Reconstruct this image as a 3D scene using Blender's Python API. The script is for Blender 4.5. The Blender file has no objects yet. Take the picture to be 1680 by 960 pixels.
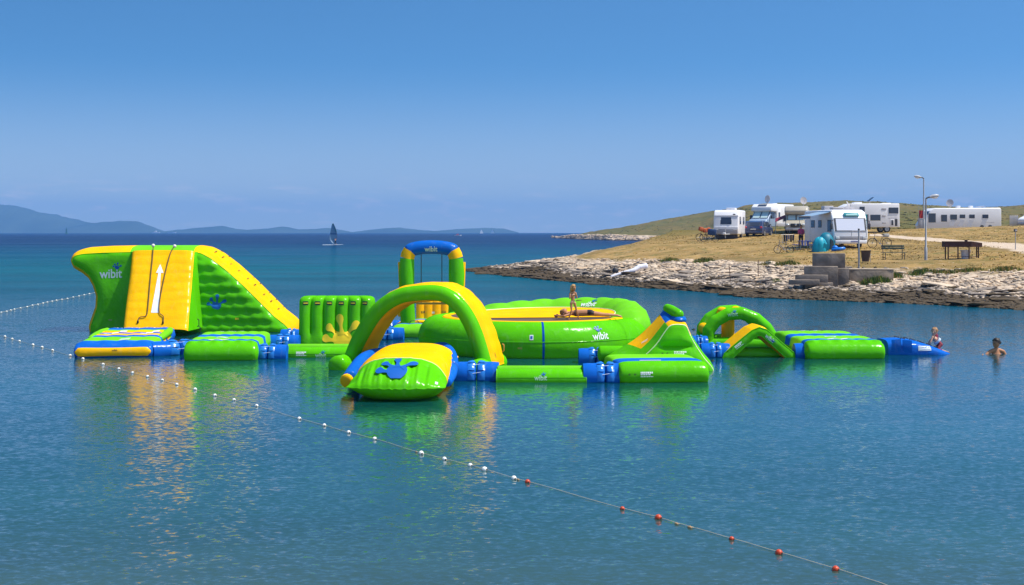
import bpy, bmesh, math, random
import numpy as np
from mathutils import Vector, Matrix
from mathutils.bvhtree import BVHTree
from mathutils.geometry import delaunay_2d_cdt

random.seed(7)
rng = np.random.default_rng(11)
R = math.radians
SC = bpy.context.scene
COL = SC.collection

# ------------------------------------------------------------------ camera
CAM_H = 3.4          # metres above the water
FPX = 2200.0         # focal length in pixels of a 1680 px wide frame
HZ = 381.0           # horizon row in the 1680x960 frame
cam_d = bpy.data.cameras.new('camera')
cam = bpy.data.objects.new('camera', cam_d)
COL.objects.link(cam)
cam.location = (0, 0, CAM_H)
cam.rotation_euler = (R(90), 0, 0)
cam_d.sensor_width = 36
cam_d.lens = 36 * FPX / 1680
cam_d.shift_y = -(480 - HZ) / 1680
cam_d.clip_start = 0.5
cam_d.clip_end = 60000
SC.camera = cam

# ------------------------------------------------------------------ sun, sky, exposure
SUN = Vector((0.46, -0.09, 0.88)).normalized()      # direction towards the sun
sun_d = bpy.data.lights.new('sun', 'SUN')
sun = bpy.data.objects.new('sun', sun_d)
COL.objects.link(sun)
sun.rotation_euler = SUN.to_track_quat('Z', 'Y').to_euler()
sun.location = (60, 20, 120)
sun_d.energy = 5.0
sun_d.angle = R(0.53)
sun_d.color = (1.0, 0.95, 0.86)

world = bpy.data.worlds.new('World')
SC.world = world
world.use_nodes = True
wn = world.node_tree
wn.nodes.clear()
def wnode(t, **kw):
    n = wn.nodes.new(t)
    for k, v in kw.items():
        setattr(n, k, v)
    return n
w_out = wnode('ShaderNodeOutputWorld')
w_bg = wnode('ShaderNodeBackground')
w_sky = wnode('ShaderNodeTexSky', sky_type='NISHITA', sun_disc=False)
w_sky.sun_elevation = math.asin(SUN.z)
w_sky.sun_rotation = math.atan2(SUN.x, SUN.y)
w_sky.air_density = 1.0
w_sky.dust_density = 0.7
w_sky.ozone_density = 4.0
w_tc = wnode('ShaderNodeTexCoord')
w_sep = wnode('ShaderNodeSeparateXYZ')
w_com = wnode('ShaderNodeCombineXYZ')
w_mul = wnode('ShaderNodeMath', operation='MULTIPLY_ADD')
w_mul.inputs[1].default_value = 2.7
w_mul.inputs[2].default_value = 0.07
wn.links.new(w_tc.outputs['Generated'], w_sep.inputs[0])
wn.links.new(w_sep.outputs[0], w_com.inputs[0])
wn.links.new(w_sep.outputs[1], w_com.inputs[1])
wn.links.new(w_sep.outputs[2], w_mul.inputs[0])
wn.links.new(w_mul.outputs[0], w_com.inputs[2])
w_nrm = wnode('ShaderNodeVectorMath', operation='NORMALIZE')
wn.links.new(w_com.outputs[0], w_nrm.inputs[0])
wn.links.new(w_nrm.outputs[0], w_sky.inputs[0])
# faint low cloud wisps
w_map = wnode('ShaderNodeMapping')
w_map.inputs['Scale'].default_value = (14, 14, 75)
wn.links.new(w_tc.outputs['Generated'], w_map.inputs[0])
w_noi = wnode('ShaderNodeTexNoise')
w_noi.inputs['Scale'].default_value = 2.3
w_noi.inputs['Detail'].default_value = 7
w_noi.inputs['Roughness'].default_value = 0.6
wn.links.new(w_map.outputs[0], w_noi.inputs['Vector'])
w_cr = wnode('ShaderNodeMapRange')
w_cr.inputs[1].default_value = 0.53
w_cr.inputs[2].default_value = 0.72
w_cr.inputs[3].default_value = 0.0
w_cr.inputs[4].default_value = 0.34
wn.links.new(w_noi.outputs['Fac'], w_cr.inputs[0])
w_low = wnode('ShaderNodeMapRange')
w_low.inputs[1].default_value = 0.022
w_low.inputs[2].default_value = 0.045
w_low.inputs[3].default_value = 1.0
w_low.inputs[4].default_value = 0.0
wn.links.new(w_sep.outputs[2], w_low.inputs[0])
w_cm = wnode('ShaderNodeMath', operation='MULTIPLY')
wn.links.new(w_cr.outputs[0], w_cm.inputs[0])
wn.links.new(w_low.outputs[0], w_cm.inputs[1])
w_tint = wnode('ShaderNodeMix', data_type='RGBA', blend_type='MULTIPLY')
w_tint.inputs[0].default_value = 1.0
w_tint.inputs[7].default_value = (0.98, 1.11, 1.05, 1)
w_hs = wnode('ShaderNodeHueSaturation')
w_hs.inputs['Saturation'].default_value = 1.22
w_hs.inputs['Value'].default_value = 1.20
wn.links.new(w_sky.outputs[0], w_hs.inputs['Color'])
wn.links.new(w_hs.outputs[0], w_tint.inputs[6])
# pale sea haze low on the horizon
w_hz = wnode('ShaderNodeMapRange')
w_hz.interpolation_type = 'SMOOTHSTEP'
w_hz.inputs[1].default_value = -0.01
w_hz.inputs[2].default_value = 0.13
w_hz.inputs[3].default_value = 0.85
w_hz.inputs[4].default_value = 0.0
wn.links.new(w_sep.outputs[2], w_hz.inputs[0])
w_hm = wnode('ShaderNodeMix', data_type='RGBA')
w_hm.inputs[7].default_value = (3.75, 4.15, 4.75, 1)
wn.links.new(w_hz.outputs[0], w_hm.inputs[0])
wn.links.new(w_tint.outputs[2], w_hm.inputs[6])
w_mix = wnode('ShaderNodeMix', data_type='RGBA')
w_mix.inputs[7].default_value = (7.4, 6.3, 6.6, 1)
wn.links.new(w_cm.outputs[0], w_mix.inputs[0])
wn.links.new(w_hm.outputs[2], w_mix.inputs[6])
wn.links.new(w_mix.outputs[2], w_bg.inputs[0])
w_bg.inputs[1].default_value = 0.118
wn.links.new(w_bg.outputs[0], w_out.inputs[0])

SC.view_settings.view_transform = 'Standard'
SC.view_settings.look = 'None'
SC.view_settings.exposure = 0.2
SC.view_settings.gamma = 1.0
SC.view_settings.use_curve_mapping = False
SC.render.engine = 'CYCLES'
SC.cycles.max_bounces = 6
SC.cycles.volume_bounces = 0
SC.cycles.use_denoising = True
SC.cycles.sample_clamp_indirect = 6

# ------------------------------------------------------------------ helpers
def depth_of(py):
    return CAM_H * FPX / (py - HZ)
def P(px, py, d):
    return Vector(((px - 840) * d / FPX, d, CAM_H - (py - HZ) * d / FPX))
def X_at(px, d):
    return (px - 840) * d / FPX
def on_plane(px, py, X0, d0, a=0.0):
    """pixel -> (u, z) on a vertical plane through (X0, d0) turned by a"""
    c, s = math.cos(a), math.sin(a)
    k = (px - 840) / FPX
    u = (k * d0 - X0) / (c - k * s)
    return u, CAM_H - (py - HZ) * (d0 + u * s) / FPX

MATS = {}
def mat(name, color, rough=0.5, spec=0.5, var=0.0, vscale=3.0, bump=0.0, bscale=8.0, metal=0.0, coat=0.0, trans=0.0, alpha=1.0):
    if name in MATS:
        return MATS[name]
    m = bpy.data.materials.new(name)
    m.use_nodes = True
    nt = m.node_tree
    b = nt.nodes['Principled BSDF']
    b.inputs['Base Color'].default_value = (*color, 1)
    b.inputs['Roughness'].default_value = rough
    b.inputs['Specular IOR Level'].default_value = spec
    b.inputs['Metallic'].default_value = metal
    b.inputs['Coat Weight'].default_value = coat
    b.inputs['Transmission Weight'].default_value = trans
    b.inputs['Alpha'].default_value = alpha
    if var or bump:
        tc = nt.nodes.new('ShaderNodeTexCoord')
        if var:
            n = nt.nodes.new('ShaderNodeTexNoise')
            n.inputs['Scale'].default_value = vscale
            n.inputs['Detail'].default_value = 5
            nt.links.new(tc.outputs['Object'], n.inputs['Vector'])
            mr = nt.nodes.new('ShaderNodeMapRange')
            mr.inputs[1].default_value = 0.3
            mr.inputs[2].default_value = 0.7
            mr.inputs[3].default_value = 1 - var
            mr.inputs[4].default_value = 1 + var
            nt.links.new(n.outputs['Fac'], mr.inputs[0])
            vm = nt.nodes.new('ShaderNodeVectorMath')
            vm.operation = 'SCALE'
            vm.inputs[0].default_value = color
            nt.links.new(mr.outputs[0], vm.inputs['Scale'])
            nt.links.new(vm.outputs[0], b.inputs['Base Color'])
        if bump:
            n2 = nt.nodes.new('ShaderNodeTexNoise')
            n2.inputs['Scale'].default_value = bscale
            n2.inputs['Detail'].default_value = 4
            nt.links.new(tc.outputs['Object'], n2.inputs['Vector'])
            bp = nt.nodes.new('ShaderNodeBump')
            bp.inputs['Strength'].default_value = 1.0
            bp.inputs['Distance'].default_value = bump
            nt.links.new(n2.outputs['Fac'], bp.inputs['Height'])
            nt.links.new(bp.outputs[0], b.inputs['Normal'])
    MATS[name] = m
    return m

def vinyl(name, c):
    m = mat(name, c, rough=0.6, spec=0.0, var=0.09, vscale=1.3, bump=0.016, bscale=5.0)
    nt = m.node_tree
    b = nt.nodes['Principled BSDF']
    # dried drips and faded patches
    tc = nt.nodes.new('ShaderNodeTexCoord'); mp = nt.nodes.new('ShaderNodeMapping'); mp.inputs['Scale'].default_value = (7, 7, 1.1)
    dn = nt.nodes.new('ShaderNodeTexNoise'); dn.inputs['Scale'].default_value = 1.0; dn.inputs['Detail'].default_value = 6; dn.inputs['Roughness'].default_value = 0.65
    nt.links.new(tc.outputs['Object'], mp.inputs[0]); nt.links.new(mp.outputs[0], dn.inputs['Vector'])
    dr = nt.nodes.new('ShaderNodeMapRange'); dr.inputs[1].default_value = 0.56; dr.inputs[2].default_value = 0.74; dr.inputs[3].default_value = 0.0; dr.inputs[4].default_value = 0.11
    nt.links.new(dn.outputs['Fac'], dr.inputs[0])
    dm = nt.nodes.new('ShaderNodeMix'); dm.data_type = 'RGBA'; dm.inputs[7].default_value = (0.42, 0.42, 0.36, 1)
    nt.links.new(dr.outputs[0], dm.inputs[0]); nt.links.new(b.inputs['Base Color'].links[0].from_socket, dm.inputs[6])
    nt.links.new(dm.outputs[2], b.inputs['Base Color'])
    g = nt.nodes.new('ShaderNodeBsdfGlossy'); g.inputs['Roughness'].default_value = 0.2
    nt.links.new(b.inputs['Normal'].links[0].from_socket, g.inputs['Normal'])
    lw = nt.nodes.new('ShaderNodeLayerWeight'); lw.inputs['Blend'].default_value = 0.25
    mr = nt.nodes.new('ShaderNodeMapRange'); mr.inputs[3].default_value = 0.018; mr.inputs[4].default_value = 0.05
    nt.links.new(lw.outputs['Fresnel'], mr.inputs[0])
    mx = nt.nodes.new('ShaderNodeMixShader')
    nt.links.new(mr.outputs[0], mx.inputs[0]); nt.links.new(b.outputs[0], mx.inputs[1]); nt.links.new(g.outputs[0], mx.inputs[2])
    nt.links.new(mx.outputs[0], nt.nodes['Material Output'].inputs['Surface'])
    return m
GREEN = vinyl('green_vinyl', (0.090, 0.48, 0.001))
LIME = vinyl('lime_vinyl', (0.15, 0.55, 0.015))
YELLOW = vinyl('yellow_vinyl', (0.95, 0.475, 0.0))
BLUE = vinyl('blue_vinyl', (0.006, 0.115, 0.50))
BLUED = vinyl('deep_blue_vinyl', (0.004, 0.07, 0.36))
PRINT_W = mat('white_print', (0.80, 0.82, 0.82), 0.5)
PRINT_B = mat('blue_print', (0.005, 0.10, 0.42), 0.4)
PRINT_Y = mat('yellow_print', (0.93, 0.66, 0.01), 0.35)
BLACK = mat('black_webbing', (0.012, 0.012, 0.013), 0.6)
ROPE = mat('rope', (0.10, 0.06, 0.03), 0.85)
ROPE_W = mat('pale_rope', (0.62, 0.52, 0.36), 0.85)

class MB:
    """collects vertices and faces of one mesh"""
    def __init__(self):
        self.v, self.f, self.m = [], [], []
    def add(self, vs, fs, mi=0):
        o = len(self.v)
        self.v.extend([tuple(q) for q in vs])
        for i, f in enumerate(fs):
            self.f.append(tuple(o + k for k in f))
            self.m.append(mi[i] if isinstance(mi, (list, tuple)) else mi)
        return self
    def mesh(self, name, mats, smooth=True, sharp=40):
        me = bpy.data.meshes.new(name)
        me.from_pydata(self.v, [], self.f)
        for q in (mats if isinstance(mats, (list, tuple)) else [mats]):
            me.materials.append(q)
        me.polygons.foreach_set('material_index', self.m)
        bm = bmesh.new(); bm.from_mesh(me)
        bmesh.ops.recalc_face_normals(bm, faces=bm.faces)
        bm.to_mesh(me); bm.free()
        if smooth:
            me.polygons.foreach_set('use_smooth', [True] * len(me.polygons))
            me.set_sharp_from_angle(angle=R(sharp))
        me.update()
        return me
    def build(self, name, mats, parent=None, smooth=True, sharp=40, loc=None):
        o = bpy.data.objects.new(name, self.mesh(name, mats, smooth, sharp))
        COL.objects.link(o)
        if parent: o.parent = parent
        if loc: o.location = loc
        return o

def tag(o, label=None, cat=None, group=None, kind=None):
    if label: o['label'] = label
    if cat: o['category'] = cat
    if group: o['group'] = group
    if kind: o['kind'] = kind
    return o
def thing(name, label, cat, loc=(0, 0, 0), rz=0.0, group=None):
    o = bpy.data.objects.new(name, None)
    COL.objects.link(o)
    o.empty_display_size = 0.3
    o.location = loc
    o.rotation_euler = (0, 0, rz)
    return tag(o, label, cat, group)
def copy_tree(o, parent=None):
    c = o.copy()
    COL.objects.link(c)
    c.parent = parent
    for ch in list(o.children):
        copy_tree(ch, c)
    return c

def loft(mb, rings, mi=0, closed=True, cap0=True, cap1=True):
    n = len(rings[0])
    vs = [p for r in rings for p in r]
    fs, ms = [], []
    for i in range(len(rings) - 1):
        for j in range(n if closed else n - 1):
            k = (j + 1) % n
            fs.append((i * n + j, i * n + k, (i + 1) * n + k, (i + 1) * n + j))
            ms.append(mi(i, j) if callable(mi) else mi)
    if closed and cap0:
        fs.append(tuple(range(n))[::-1]); ms.append(mi(0, 0) if callable(mi) else mi)
    if closed and cap1:
        b = (len(rings) - 1) * n
        fs.append(tuple(range(b, b + n))); ms.append(mi(len(rings) - 2, 0) if callable(mi) else mi)
    mb.add(vs, fs, ms)
    return mb

def frames(path):
    pts = [Vector(p) for p in path]
    n = len(pts)
    tans = []
    for i in range(n):
        a = pts[max(i - 1, 0)]; b = pts[min(i + 1, n - 1)]
        if 0 < i < n - 1:
            t = (pts[i] - a).normalized() + (b - pts[i]).normalized()
        else:
            t = b - a
        tans.append(t.normalized() if t.length > 1e-9 else Vector((0, 0, 1)))
    up = Vector((0, 0, 1))
    if abs(tans[0].dot(up)) > 0.9: up = Vector((0, 1, 0))
    x = tans[0].cross(up).normalized()
    out = []
    for i in range(n):
        x = (x - tans[i] * x.dot(tans[i])).normalized()
        out.append((pts[i], x, tans[i].cross(x).normalized(), tans[i]))
    return out

def tube_rings(path, rad, nseg=14, round_ends=True, sq=(1, 1), steps=4):
    fr = frames(path)
    n = len(fr)
    rr = rad if isinstance(rad, (list, tuple)) else [rad] * n
    rings = []
    def ring(p, x, y, r):
        return [p + x * (math.cos(2 * math.pi * k / nseg) * r * sq[0]) + y * (math.sin(2 * math.pi * k / nseg) * r * sq[1]) for k in range(nseg)]
    if round_ends:
        p, x, y, t = fr[0]
        for k in range(1, steps + 1):
            a = math.pi / 2 * (1 - k / (steps + 0.35))
            rings.append(ring(p - t * rr[0] * math.sin(a) * round_ends, x, y, rr[0] * math.cos(a)))
    for i, (p, x, y, t) in enumerate(fr):
        m = 1.0
        if 0 < i < n - 1:
            d1 = (fr[i][0] - fr[i - 1][0]).normalized(); m = 1 / max(0.55, abs(d1.dot(t)))
            m = 1 + (m - 1) * 0.5
        rings.append(ring(p, x, y, rr[i] * m))
    if round_ends:
        p, x, y, t = fr[-1]
        for k in range(steps, 0, -1):
            a = math.pi / 2 * (1 - k / (steps + 0.35))
            rings.append(ring(p + t * rr[-1] * math.sin(a) * round_ends, x, y, rr[-1] * math.cos(a)))
    return rings
def tube(mb, path, rad, nseg=14, round_ends=True, sq=(1, 1), mi=0, steps=4):
    return loft(mb, tube_rings(path, rad, nseg, round_ends, sq, steps), mi)
def tube_part(name, path, rad, m, parent, nseg=12, round_ends=False, sq=(1, 1)):
    return tube(MB(), path, rad, nseg, round_ends, sq).build(name, m, parent)

def smooth_path(pts, n=8, closed=False):
    """Catmull-Rom through points"""
    pts = [Vector(p) for p in pts]
    out = []
    L = len(pts)
    for i in range(L if closed else L - 1):
        p0 = pts[(i - 1) % L] if closed else pts[max(i - 1, 0)]
        p1, p2 = pts[i], pts[(i + 1) % L]
        p3 = pts[(i + 2) % L] if closed else pts[min(i + 2, L - 1)]
        for k in range(n):
            t = k / n
            out.append(0.5 * ((2 * p1) + (p2 - p0) * t + (2 * p0 - 5 * p1 + 4 * p2 - p3) * t * t + (3 * p1 - p0 - 3 * p2 + p3) * t ** 3))
    if not closed: out.append(pts[-1])
    return out

def ellipsoid(mb, c, r, nu=14, nv=9, mi=0):
    c = Vector(c); r = r if isinstance(r, (tuple, list)) else (r, r, r)
    rings = []
    for i in range(nv + 1):
        a = -math.pi / 2 + math.pi * (i + 0.12) / (nv + 0.24)
        rings.append([c + Vector((r[0] * math.cos(a) * math.cos(2 * math.pi * j / nu), r[1] * math.cos(a) * math.sin(2 * math.pi * j / nu), r[2] * math.sin(a))) for j in range(nu)])
    return loft(mb, rings, mi)

def rbox(mb, lo, hi, r=0.02, mi=0, seg=2, rot=None, piv=None):
    bm = bmesh.new()
    bmesh.ops.create_cube(bm, size=1)
    lo, hi = Vector(lo), Vector(hi)
    for v in bm.verts:
        v.co = Vector([lo[k] + (v.co[k] + 0.5) * (hi[k] - lo[k]) for k in range(3)])
    if r > 0:
        bmesh.ops.bevel(bm, geom=list(bm.edges), offset=min(r, 0.45 * min(abs(hi[k] - lo[k]) for k in range(3))), segments=seg, affect='EDGES', profile=0.5)
    vs = [v.co.copy() for v in bm.verts]
    if rot is not None:
        q = Vector(piv) if piv is not None else (lo + hi) / 2
        vs = [rot @ (v - q) + q for v in vs]
    bm.verts.index_update()
    mb.add(vs, [[v.index for v in f.verts] for f in bm.faces], mi)
    bm.free()
    return mb
def box_part(name, lo, hi, m, parent, r=0.02, seg=2, rot=None, piv=None):
    return rbox(MB(), lo, hi, r, 0, seg, rot, piv).build(name, m, parent)

def panel(mb, corners, t=0.02, inset=0.0, mi=0):
    """thin solid plate over four (or more) corners, standing t proud along the outward normal"""
    cs = [Vector(c) for c in corners]
    n = (cs[1] - cs[0]).cross(cs[-1] - cs[0]).normalized()
    ce = sum(cs, Vector()) / len(cs)
    if inset:
        cs = [c + (ce - c).normalized() * inset for c in cs]
    top = [c + n * t + (ce - c).normalized() * min(t, 0.02) * 0.5 for c in cs]
    bot = [c - n * 0.01 for c in cs]
    k = len(cs)
    return mb.add(bot + top, [tuple(range(k, 2 * k)), tuple(range(k))[::-1]] + [(i, (i + 1) % k, k + (i + 1) % k, k + i) for i in range(k)], mi)

def poly_dist(pts, poly):
    pts = np.asarray(pts, float); poly = np.asarray(poly, float)
    d = np.full(len(pts), 1e9)
    for i in range(len(poly)):
        a, b = poly[i], poly[(i + 1) % len(poly)]
        ab = b - a
        t = np.clip(((pts - a) @ ab) / max(ab @ ab, 1e-12), 0, 1)
        q = a + t[:, None] * ab
        d = np.minimum(d, np.hypot(*(pts - q).T))
    return d
def inside(pts, poly):
    pts = np.asarray(pts, float); poly = np.asarray(poly, float)
    c = np.zeros(len(pts), bool)
    for i in range(len(poly)):
        (x1, y1), (x2, y2) = poly[i], poly[(i + 1) % len(poly)]
        if y1 == y2: continue
        hit = ((y1 > pts[:, 1]) != (y2 > pts[:, 1])) & (pts[:, 0] < (x2 - x1) * (pts[:, 1] - y1) / (y2 - y1) + x1)
        c ^= hit
    return c
def fill_poly(poly, step):
    """triangulated polygon with interior points; returns pts (n,2), tris"""
    poly = [tuple(p) for p in poly]
    a = np.asarray(poly)
    xs = np.arange(a[:, 0].min() + step / 2, a[:, 0].max(), step)
    ys = np.arange(a[:, 1].min() + step / 2, a[:, 1].max(), step)
    g = np.array([(x + (step / 2 if j % 2 else 0), y) for j, y in enumerate(ys) for x in xs])
    if len(g):
        g = g[inside(g, poly)]
        g = g[poly_dist(g, poly) > step * 0.4] if len(g) else g
    allp = [Vector(p) for p in poly] + [Vector((float(p[0]), float(p[1]))) for p in g]
    n = len(poly)
    v, e, f, *_ = delaunay_2d_cdt(allp, [(i, (i + 1) % n) for i in range(n)], [tuple(range(n))], 1, 1e-5)
    return np.array([tuple(q) for q in v]), [tuple(t) for t in f]

def resample(poly, n):
    pts = [Vector((p[0], p[1])) for p in poly]
    L = [0]
    for i in range(len(pts)):
        L.append(L[-1] + (pts[(i + 1) % len(pts)] - pts[i]).length)
    out = []
    for k in range(n):
        s = L[-1] * k / n
        i = max(j for j in range(len(pts)) if L[j] <= s)
        t = (s - L[i]) / max(1e-9, L[i + 1] - L[i])
        out.append(pts[i].lerp(pts[(i + 1) % len(pts)], t))
    return out

def puffy(parent, outline, depth, front_mat, rim_mats, rim_mi=None, off=0.1, bulge=0.1, quilt=None, step=0.12, n=140, fname='front_panel', rname='rim', lean=None, expo=0.7, rise=0.0):
    """inflated prism: outline in local (x, z), front face at y=0, extruded to y=depth with a rounded rim"""
    poly = resample([tuple(p) for p in outline], n)
    area = sum(poly[i].x * poly[(i + 1) % n].y - poly[(i + 1) % n].x * poly[i].y for i in range(n))
    if area < 0: poly.reverse()
    nor = []
    for i in range(n):
        t = (poly[(i + 1) % n] - poly[i - 1]).normalized()
        nor.append(Vector((t.y, -t.x)))
    # smooth the normals so that concave corners do not fold
    for _ in range(3):
        nor = [((nor[i - 1] + nor[i] * 2 + nor[(i + 1) % n]) / 4) for i in range(n)]
    steps = 10
    rings = []
    for k in range(steps + 1):
        t = k / steps
        o = off * max(0, math.sin(math.pi * t)) ** expo
        y = depth * t
        rings.append([Vector((poly[i].x + nor[i].x * o, y + (lean(poly[i].y) if lean else 0), (poly[i].y + nor[i].y * o) * (1 + rise * t * (1 if poly[i].y > 0 else 0)))) for i in range(n)])
    mb = MB()
    loft(mb, rings, (lambda i, j: rim_mi(poly[j], (i + 0.5) / steps)) if rim_mi else 0, True, False, False)
    rim = mb.build(rname, rim_mats, parent, True, 60)
    tube(MB(), [Vector((p.x, -.004 + (lean(p.y) if lean else 0), p.y)) for p in poly] + [Vector((poly[0].x, -.004, poly[0].y))], .014, 5, False).build('welded_seam', front_mat, parent)
    pts, tris = fill_poly([(p.x, p.y) for p in poly], step)
    dd = poly_dist(pts, [(p.x, p.y) for p in poly])
    def face(sign, y0):
        ys = []
        for (x, z), d in zip(pts, dd):
            e = min(1, d / 0.35)
            h = bulge * math.sqrt(max(0, 1 - (1 - e) ** 2))
            if quilt: h += quilt(x, z, d) * min(1, d / 0.12)
            ys.append(y0 + sign * h + (lean(z) if lean else 0))
        return [(x, y, z) for (x, z), y in zip(pts, ys)]
    fr = MB().add(face(-1, 0.0), tris).build(fname, front_mat, parent, True, 60)
    MB().add([(x, y, z * (1 + rise * (z > 0))) for x, y, z in face(1, depth)], tris).build('back_panel', front_mat, parent, True, 60)
    return fr, rim

# ---- decals that lie on a surface
def world_bvh(objs):
    bpy.context.view_layer.update()
    vs, fs = [], []
    for o in objs:
        b = len(vs)
        mw = o.matrix_world
        vs += [mw @ v.co for v in o.data.vertices]
        fs += [[b + i for i in p.vertices] for p in o.data.polygons]
    return BVHTree.FromPolygons(vs, fs)
_txt = {}
def text_mesh(s, bold=0.015):
    if s in _txt: return _txt[s]
    cu = bpy.data.curves.new('lettering', 'FONT')
    cu.body = s
    cu.offset = bold
    cu.resolution_u = 3
    o = bpy.data.objects.new('lettering', cu)
    COL.objects.link(o)
    dg = bpy.context.evaluated_depsgraph_get()
    me = bpy.data.meshes.new_from_object(o.evaluated_get(dg))
    bm = bmesh.new(); bm.from_mesh(me)
    bmesh.ops.triangulate(bm, faces=bm.faces)
    bmesh.ops.remove_doubles(bm, verts=bm.verts, dist=1e-4)
    bmesh.ops.subdivide_edges(bm, edges=[e for e in bm.edges if e.calc_length() > 0.12], cuts=2)
    bmesh.ops.triangulate(bm, faces=bm.faces)
    bm.verts.index_update()
    vs = np.array([v.co[:2] for v in bm.verts])
    fs = [[v.index for v in f.verts] for f in bm.faces]
    bm.free()
    bpy.data.objects.remove(o); bpy.data.curves.remove(cu); bpy.data.meshes.remove(me)
    lo, hi = vs.min(0), vs.max(0)
    vs = (vs - (lo + hi) / 2) / (hi[0] - lo[0])
    _txt[s] = ([(x, y, 0.0) for x, y in vs], fs)
    return _txt[s]
def hand_mesh():
    """frog hand print: palm and four toes, unit width about 1"""
    vs, fs = [], []
    def strip(path, widths, lift):
        fr = frames([Vector((x, y, 0)) for x, y in path])
        b = len(vs)
        for (p, x, y, t), w in zip(fr, widths):
            s = Vector((-t.y, t.x, 0))
            for e in (-1, -.6, -.2, .2, .6, 1):
                q = p + s * (w * e)
                vs.append((q.x, q.y, lift))
        for i in range(len(path) - 1):
            for j in range(5):
                a = b + i * 6 + j
                fs.append((a, a + 1, a + 7, a + 6))
    n = 26
    palm = [(0.0, -0.30 + 0.30 * k / n) for k in range(n + 1)]
    strip(palm, [0.02 + 0.21 * math.sqrt(max(0, math.sin(math.pi * (0.06 + 0.80 * k / n)))) for k in range(n + 1)], 0.0)
    for i, (a, b, c) in enumerate([((-0.10, -0.16), (-0.30, -0.17), (-0.46, -0.07)), ((-0.10, -0.06), (-0.22, 0.06), (-0.36, 0.16)),
                                   ((0.0, -0.05), (-0.01, 0.14), (-0.05, 0.38)), ((0.10, -0.08), (0.20, 0.05), (0.42, 0.19))]):
        path, wd = [], []
        for k in range(n + 1):
            t = k / n
            path.append(tuple((1 - t) ** 2 * a[q] + 2 * t * (1 - t) * b[q] + t * t * c[q] for q in (0, 1)))
            w = 0.085 - 0.05 * math.sin(math.pi * min(1, t * 1.35)) if t < 0.74 else 0
            bulb = 0.085 * math.sqrt(max(0, 1 - ((t - 0.82) / 0.185) ** 2))
            wd.append(max(w, bulb, 0.004))
        strip(path, wd, 0.0015 * (i + 1))
    return vs, fs
HAND = hand_mesh()
CAMV = Vector((0, 0, CAM_H))
def decal(th, bvh, px, py, m2d, size, m, name, rot=0.0, lift=0.008, sy=1.0, up=None):
    ray = Vector(((px - 840), FPX, -(py - HZ))).normalized()
    hit, n, *_ = bvh.ray_cast(CAMV, ray)
    if hit is None:
        print('decal missed', name, px, py); return None
    if n.dot(ray) > 0: n = -n
    z = up or Vector((0, 0, 1))
    v = (z - n * z.dot(n)).normalized()
    u = v.cross(n).normalized()
    c, s = math.cos(rot), math.sin(rot)
    inv = th.matrix_world.inverted()
    out = []
    for x, y, l in m2d[0]:
        X, Y = (x * c - y * s * sy) * size, (x * s + y * c * sy) * size
        q = hit + u * X + v * Y
        h2, n2, *_ = bvh.ray_cast(q + n * 0.6, -n, 1.5)
        if h2 is None: h2, n2 = q, n
        if n2.dot(n) < 0: n2 = -n2
        out.append(inv @ (h2 + n2 * (lift + l)))
    return MB().add(out, m2d[1]).build(name, m, th, True, 60)
def logo(th, bvh, px, py, w_px, d, rot=0.0, m=None, hand=PRINT_B, hx=0.30, hy=0.30, hs=0.42, hrot=0.0):
    """the lettering with the hand print above its end"""
    w = w_px * d / FPX
    decal(th, bvh, px, py, text_mesh('wibit'), w, m or PRINT_W, 'lettering', rot, sy=1.15)
    if hand:
        c, s = math.cos(rot), math.sin(rot)
        ox, oy = hx * w_px, hy * w_px
        decal(th, bvh, px + ox * c + oy * s * 0, py - (ox * s + oy * c), HAND, w * hs, hand, 'hand_print', rot + hrot, 0.012)
def rect2d(w, h, nx=6, ny=3):
    vs = [((i / nx - 0.5) * w, (j / ny - 0.5) * h, 0.0) for j in range(ny + 1) for i in range(nx + 1)]
    fs = [(j * (nx + 1) + i, j * (nx + 1) + i + 1, (j + 1) * (nx + 1) + i + 1, (j + 1) * (nx + 1) + i) for j in range(ny) for i in range(nx)]
    return vs, fs
def small_print():
    """two valve dots and unreadable rows of marks"""
    vs, fs = [], []
    r = random.Random(3)
    for row, (y, h) in enumerate([(0.12, 0.13), (-0.03, 0.11), (-0.2, 0.06)]):
        x = -0.5
        while x < 0.5:
            w = r.uniform(0.05, 0.14)
            if r.random() < 0.78 or x < 0:
                b = len(vs)
                vs += [(x, y - h / 2, 0), (x + w, y - h / 2, 0), (x + w, y + h / 2, 0), (x, y + h / 2, 0)]
                fs.append((b, b + 1, b + 2, b + 3))
            x += w + 0.035
    return vs, fs
SMALL = small_print()

# ------------------------------------------------------------------ value noise for the terrain
_tab = rng.random((256, 256))
def vnoise(x, y):
    xi = np.floor(x).astype(int); yi = np.floor(y).astype(int)
    fx = x - xi; fy = y - yi
    fx = fx * fx * (3 - 2 * fx); fy = fy * fy * (3 - 2 * fy)
    a = _tab[xi % 256, yi % 256]; b = _tab[(xi + 1) % 256, yi % 256]
    c = _tab[xi % 256, (yi + 1) % 256]; d = _tab[(xi + 1) % 256, (yi + 1) % 256]
    return (a * (1 - fx) + b * fx) * (1 - fy) + (c * (1 - fx) + d * fx) * fy
def fbm(x, y, o=4):
    s = 0; a = 0.5
    for k in range(o):
        s = s + a * (vnoise(x * 2 ** k + 17 * k, y * 2 ** k + 31 * k) - 0.5)
        a *= 0.5
    return s
def sstep(a, b, x):
    t = np.clip((x - a) / (b - a), 0, 1)
    return t * t * (3 - 2 * t)

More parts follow.
